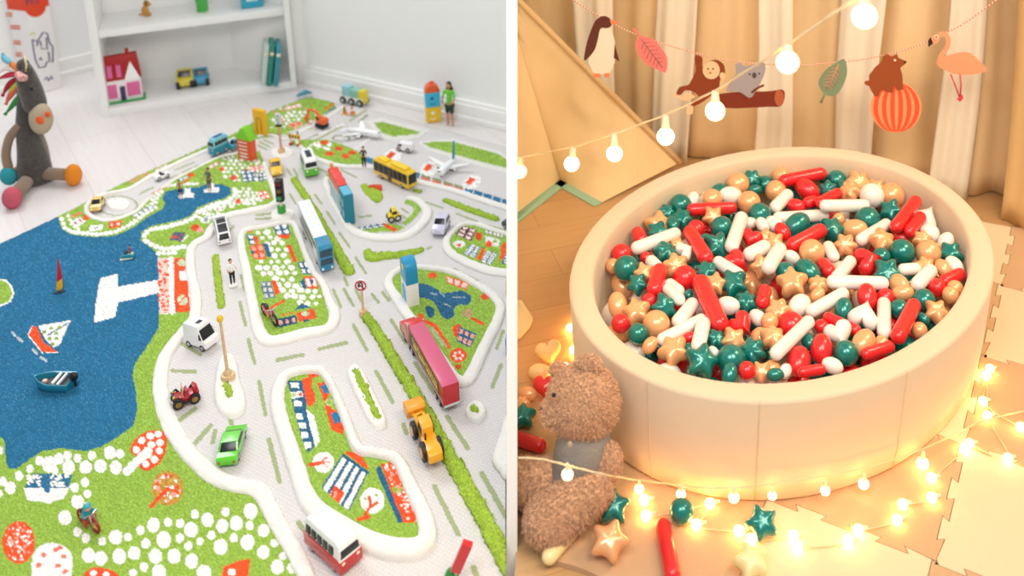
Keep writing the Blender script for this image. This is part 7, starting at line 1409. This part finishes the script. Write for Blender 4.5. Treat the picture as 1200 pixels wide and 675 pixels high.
for i, k_ in enumerate((-.82, -.48, -.14, .2, .54, .86)):
    xs = [595+k_*118*math.cos(t)*.98+0 for t in np.linspace(-1.25, 1.25, 9)]; ys = [500+116*math.sin(t) for t in np.linspace(-1.25, 1.25, 9)]; wd_ = [16*math.cos(t)**.7+1 for t in np.linspace(-1.25, 1.25, 9)]
    cut(r, 'ball_stripe', F_([(x-w2/2*1.2, y) for x, y, w2 in zip(xs, ys, wd_)]+[(x+w2/2*1.2, y) for x, y, w2 in reversed(list(zip(xs, ys, wd_)))]), 1, '#EE5A38', False)
cut(r, 'body', F_([(535, 262), (550, 250), (575, 262), (600, 250), (606, 268), (640, 284), (640, 295), (615, 315), (625, 350), (628, 415), (600, 418), (585, 392), (580, 430), (555, 425), (530, 415), (518, 430), (515, 446), (495, 446), (478, 420), (470, 400), (455, 395), (447, 385), (455, 375), (470, 375), (470, 350), (500, 310), (525, 290)]), 3, '#9A4A1E', False)
cut(r, 'eye', F_(ellp(590, 280, 6, 5)), 4, '#F2E2C8', False); cut(r, 'nose', F_(ellp(638, 288, 6, 6)), 4, '#3A1C10', False)
r = cutout('paper_flamingo', 'peach paper flamingo with magenta legs at the right of the garland', (1120, 80))
cut(r, 'body', F_([(785, 285), (812, 268), (860, 250), (930, 243), (980, 280), (1018, 325), (960, 345), (880, 347), (820, 325), (790, 305)]), 0, '#F7A078')
nk = crom([Vector((x, y, 0)) for x, y in [(776, 186), (795, 165), (822, 158), (838, 182), (832, 222), (808, 254), (795, 290)]], False, 5); lft = []; rgt = []
for i, q in enumerate(nk): t = (nk[min(i+1, len(nk)-1)]-nk[max(i-1, 0)]).normalized(); lft.append((q.x-t.y*11, q.y+t.x*11)); rgt.append((q.x+t.y*11, q.y-t.x*11))
cut(r, 'neck', F_(lft+list(reversed(rgt))), 1, '#F7A078', False); cut(r, 'head', F_(ellp(776, 184, 21, 19)), 2, '#F7A078', False); cut(r, 'beak', F_([(756, 172), (768, 200), (746, 219), (745, 190)]), 3, '#2E1A16', False); cut(r, 'eye_ring', F_(ellp(783, 172, 11, 11)), 3, '#FBE3CC', False); cut(r, 'eye', F_(ellp(783, 172, 6, 6)), 4, '#E86A4A', False)
lin_(r, 'leg', F_([(850, 345), (872, 400), (892, 455)]), 0, .0022, '#D8405A'); lin_(r, 'leg', F_([(893, 345), (898, 395), (894, 460)]), 0, .0022, '#D8405A'); cut(r, 'foot', F_([(878, 460), (905, 440), (908, 458), (892, 474)]), 1, '#D8405A', False)
# ------------------------------------------------------------------ things that meet the partition end at its face
bpy.context.view_layer.update()
def clip_all():
    dg = None
    for o in list(bpy.data.objects):
        if o.type != 'MESH' or o.get('kind') == 'structure': continue
        rt = o
        while rt.parent: rt = rt.parent
        if rt.name.startswith('wall_middle'): continue
        mw = o.matrix_world
        cs = [mw @ Vector(c) for c in o.bound_box]; cen = sum(cs, Vector())/8; rp = rt.matrix_world.translation if rt.type == 'EMPTY' else cen
        leftside = rt.name in PLAYROOM
        P_, N_ = (NLp, NLn) if leftside else (NRp, NRn)
        ds = [(c-P_).dot(N_) for c in cs]
        if min(ds) >= .0004: continue
        if o.modifiers: continue
        if max(ds) < .0004: bpy.data.objects.remove(o); continue
        if o.data.users > 1: o.data = o.data.copy()
        bm = bmesh.new(); bm.from_mesh(o.data); inv = mw.inverted(); co = inv @ (P_+N_*.0005); no = (inv.to_3x3() @ N_) ; no = (mw.to_3x3().transposed() @ N_).normalized()
        g = list(bm.verts)+list(bm.edges)+list(bm.faces); bmesh.ops.bisect_plane(bm, geom=g, plane_co=co, plane_no=no, clear_inner=True)
        be_ = [e for e in bm.edges if e.is_boundary]
        if len(bm.verts) < 20000 and be_:
            try: bmesh.ops.holes_fill(bm, edges=be_, sides=0)
            except Exception: pass
        bm.to_mesh(o.data); bm.free()
clip_all()
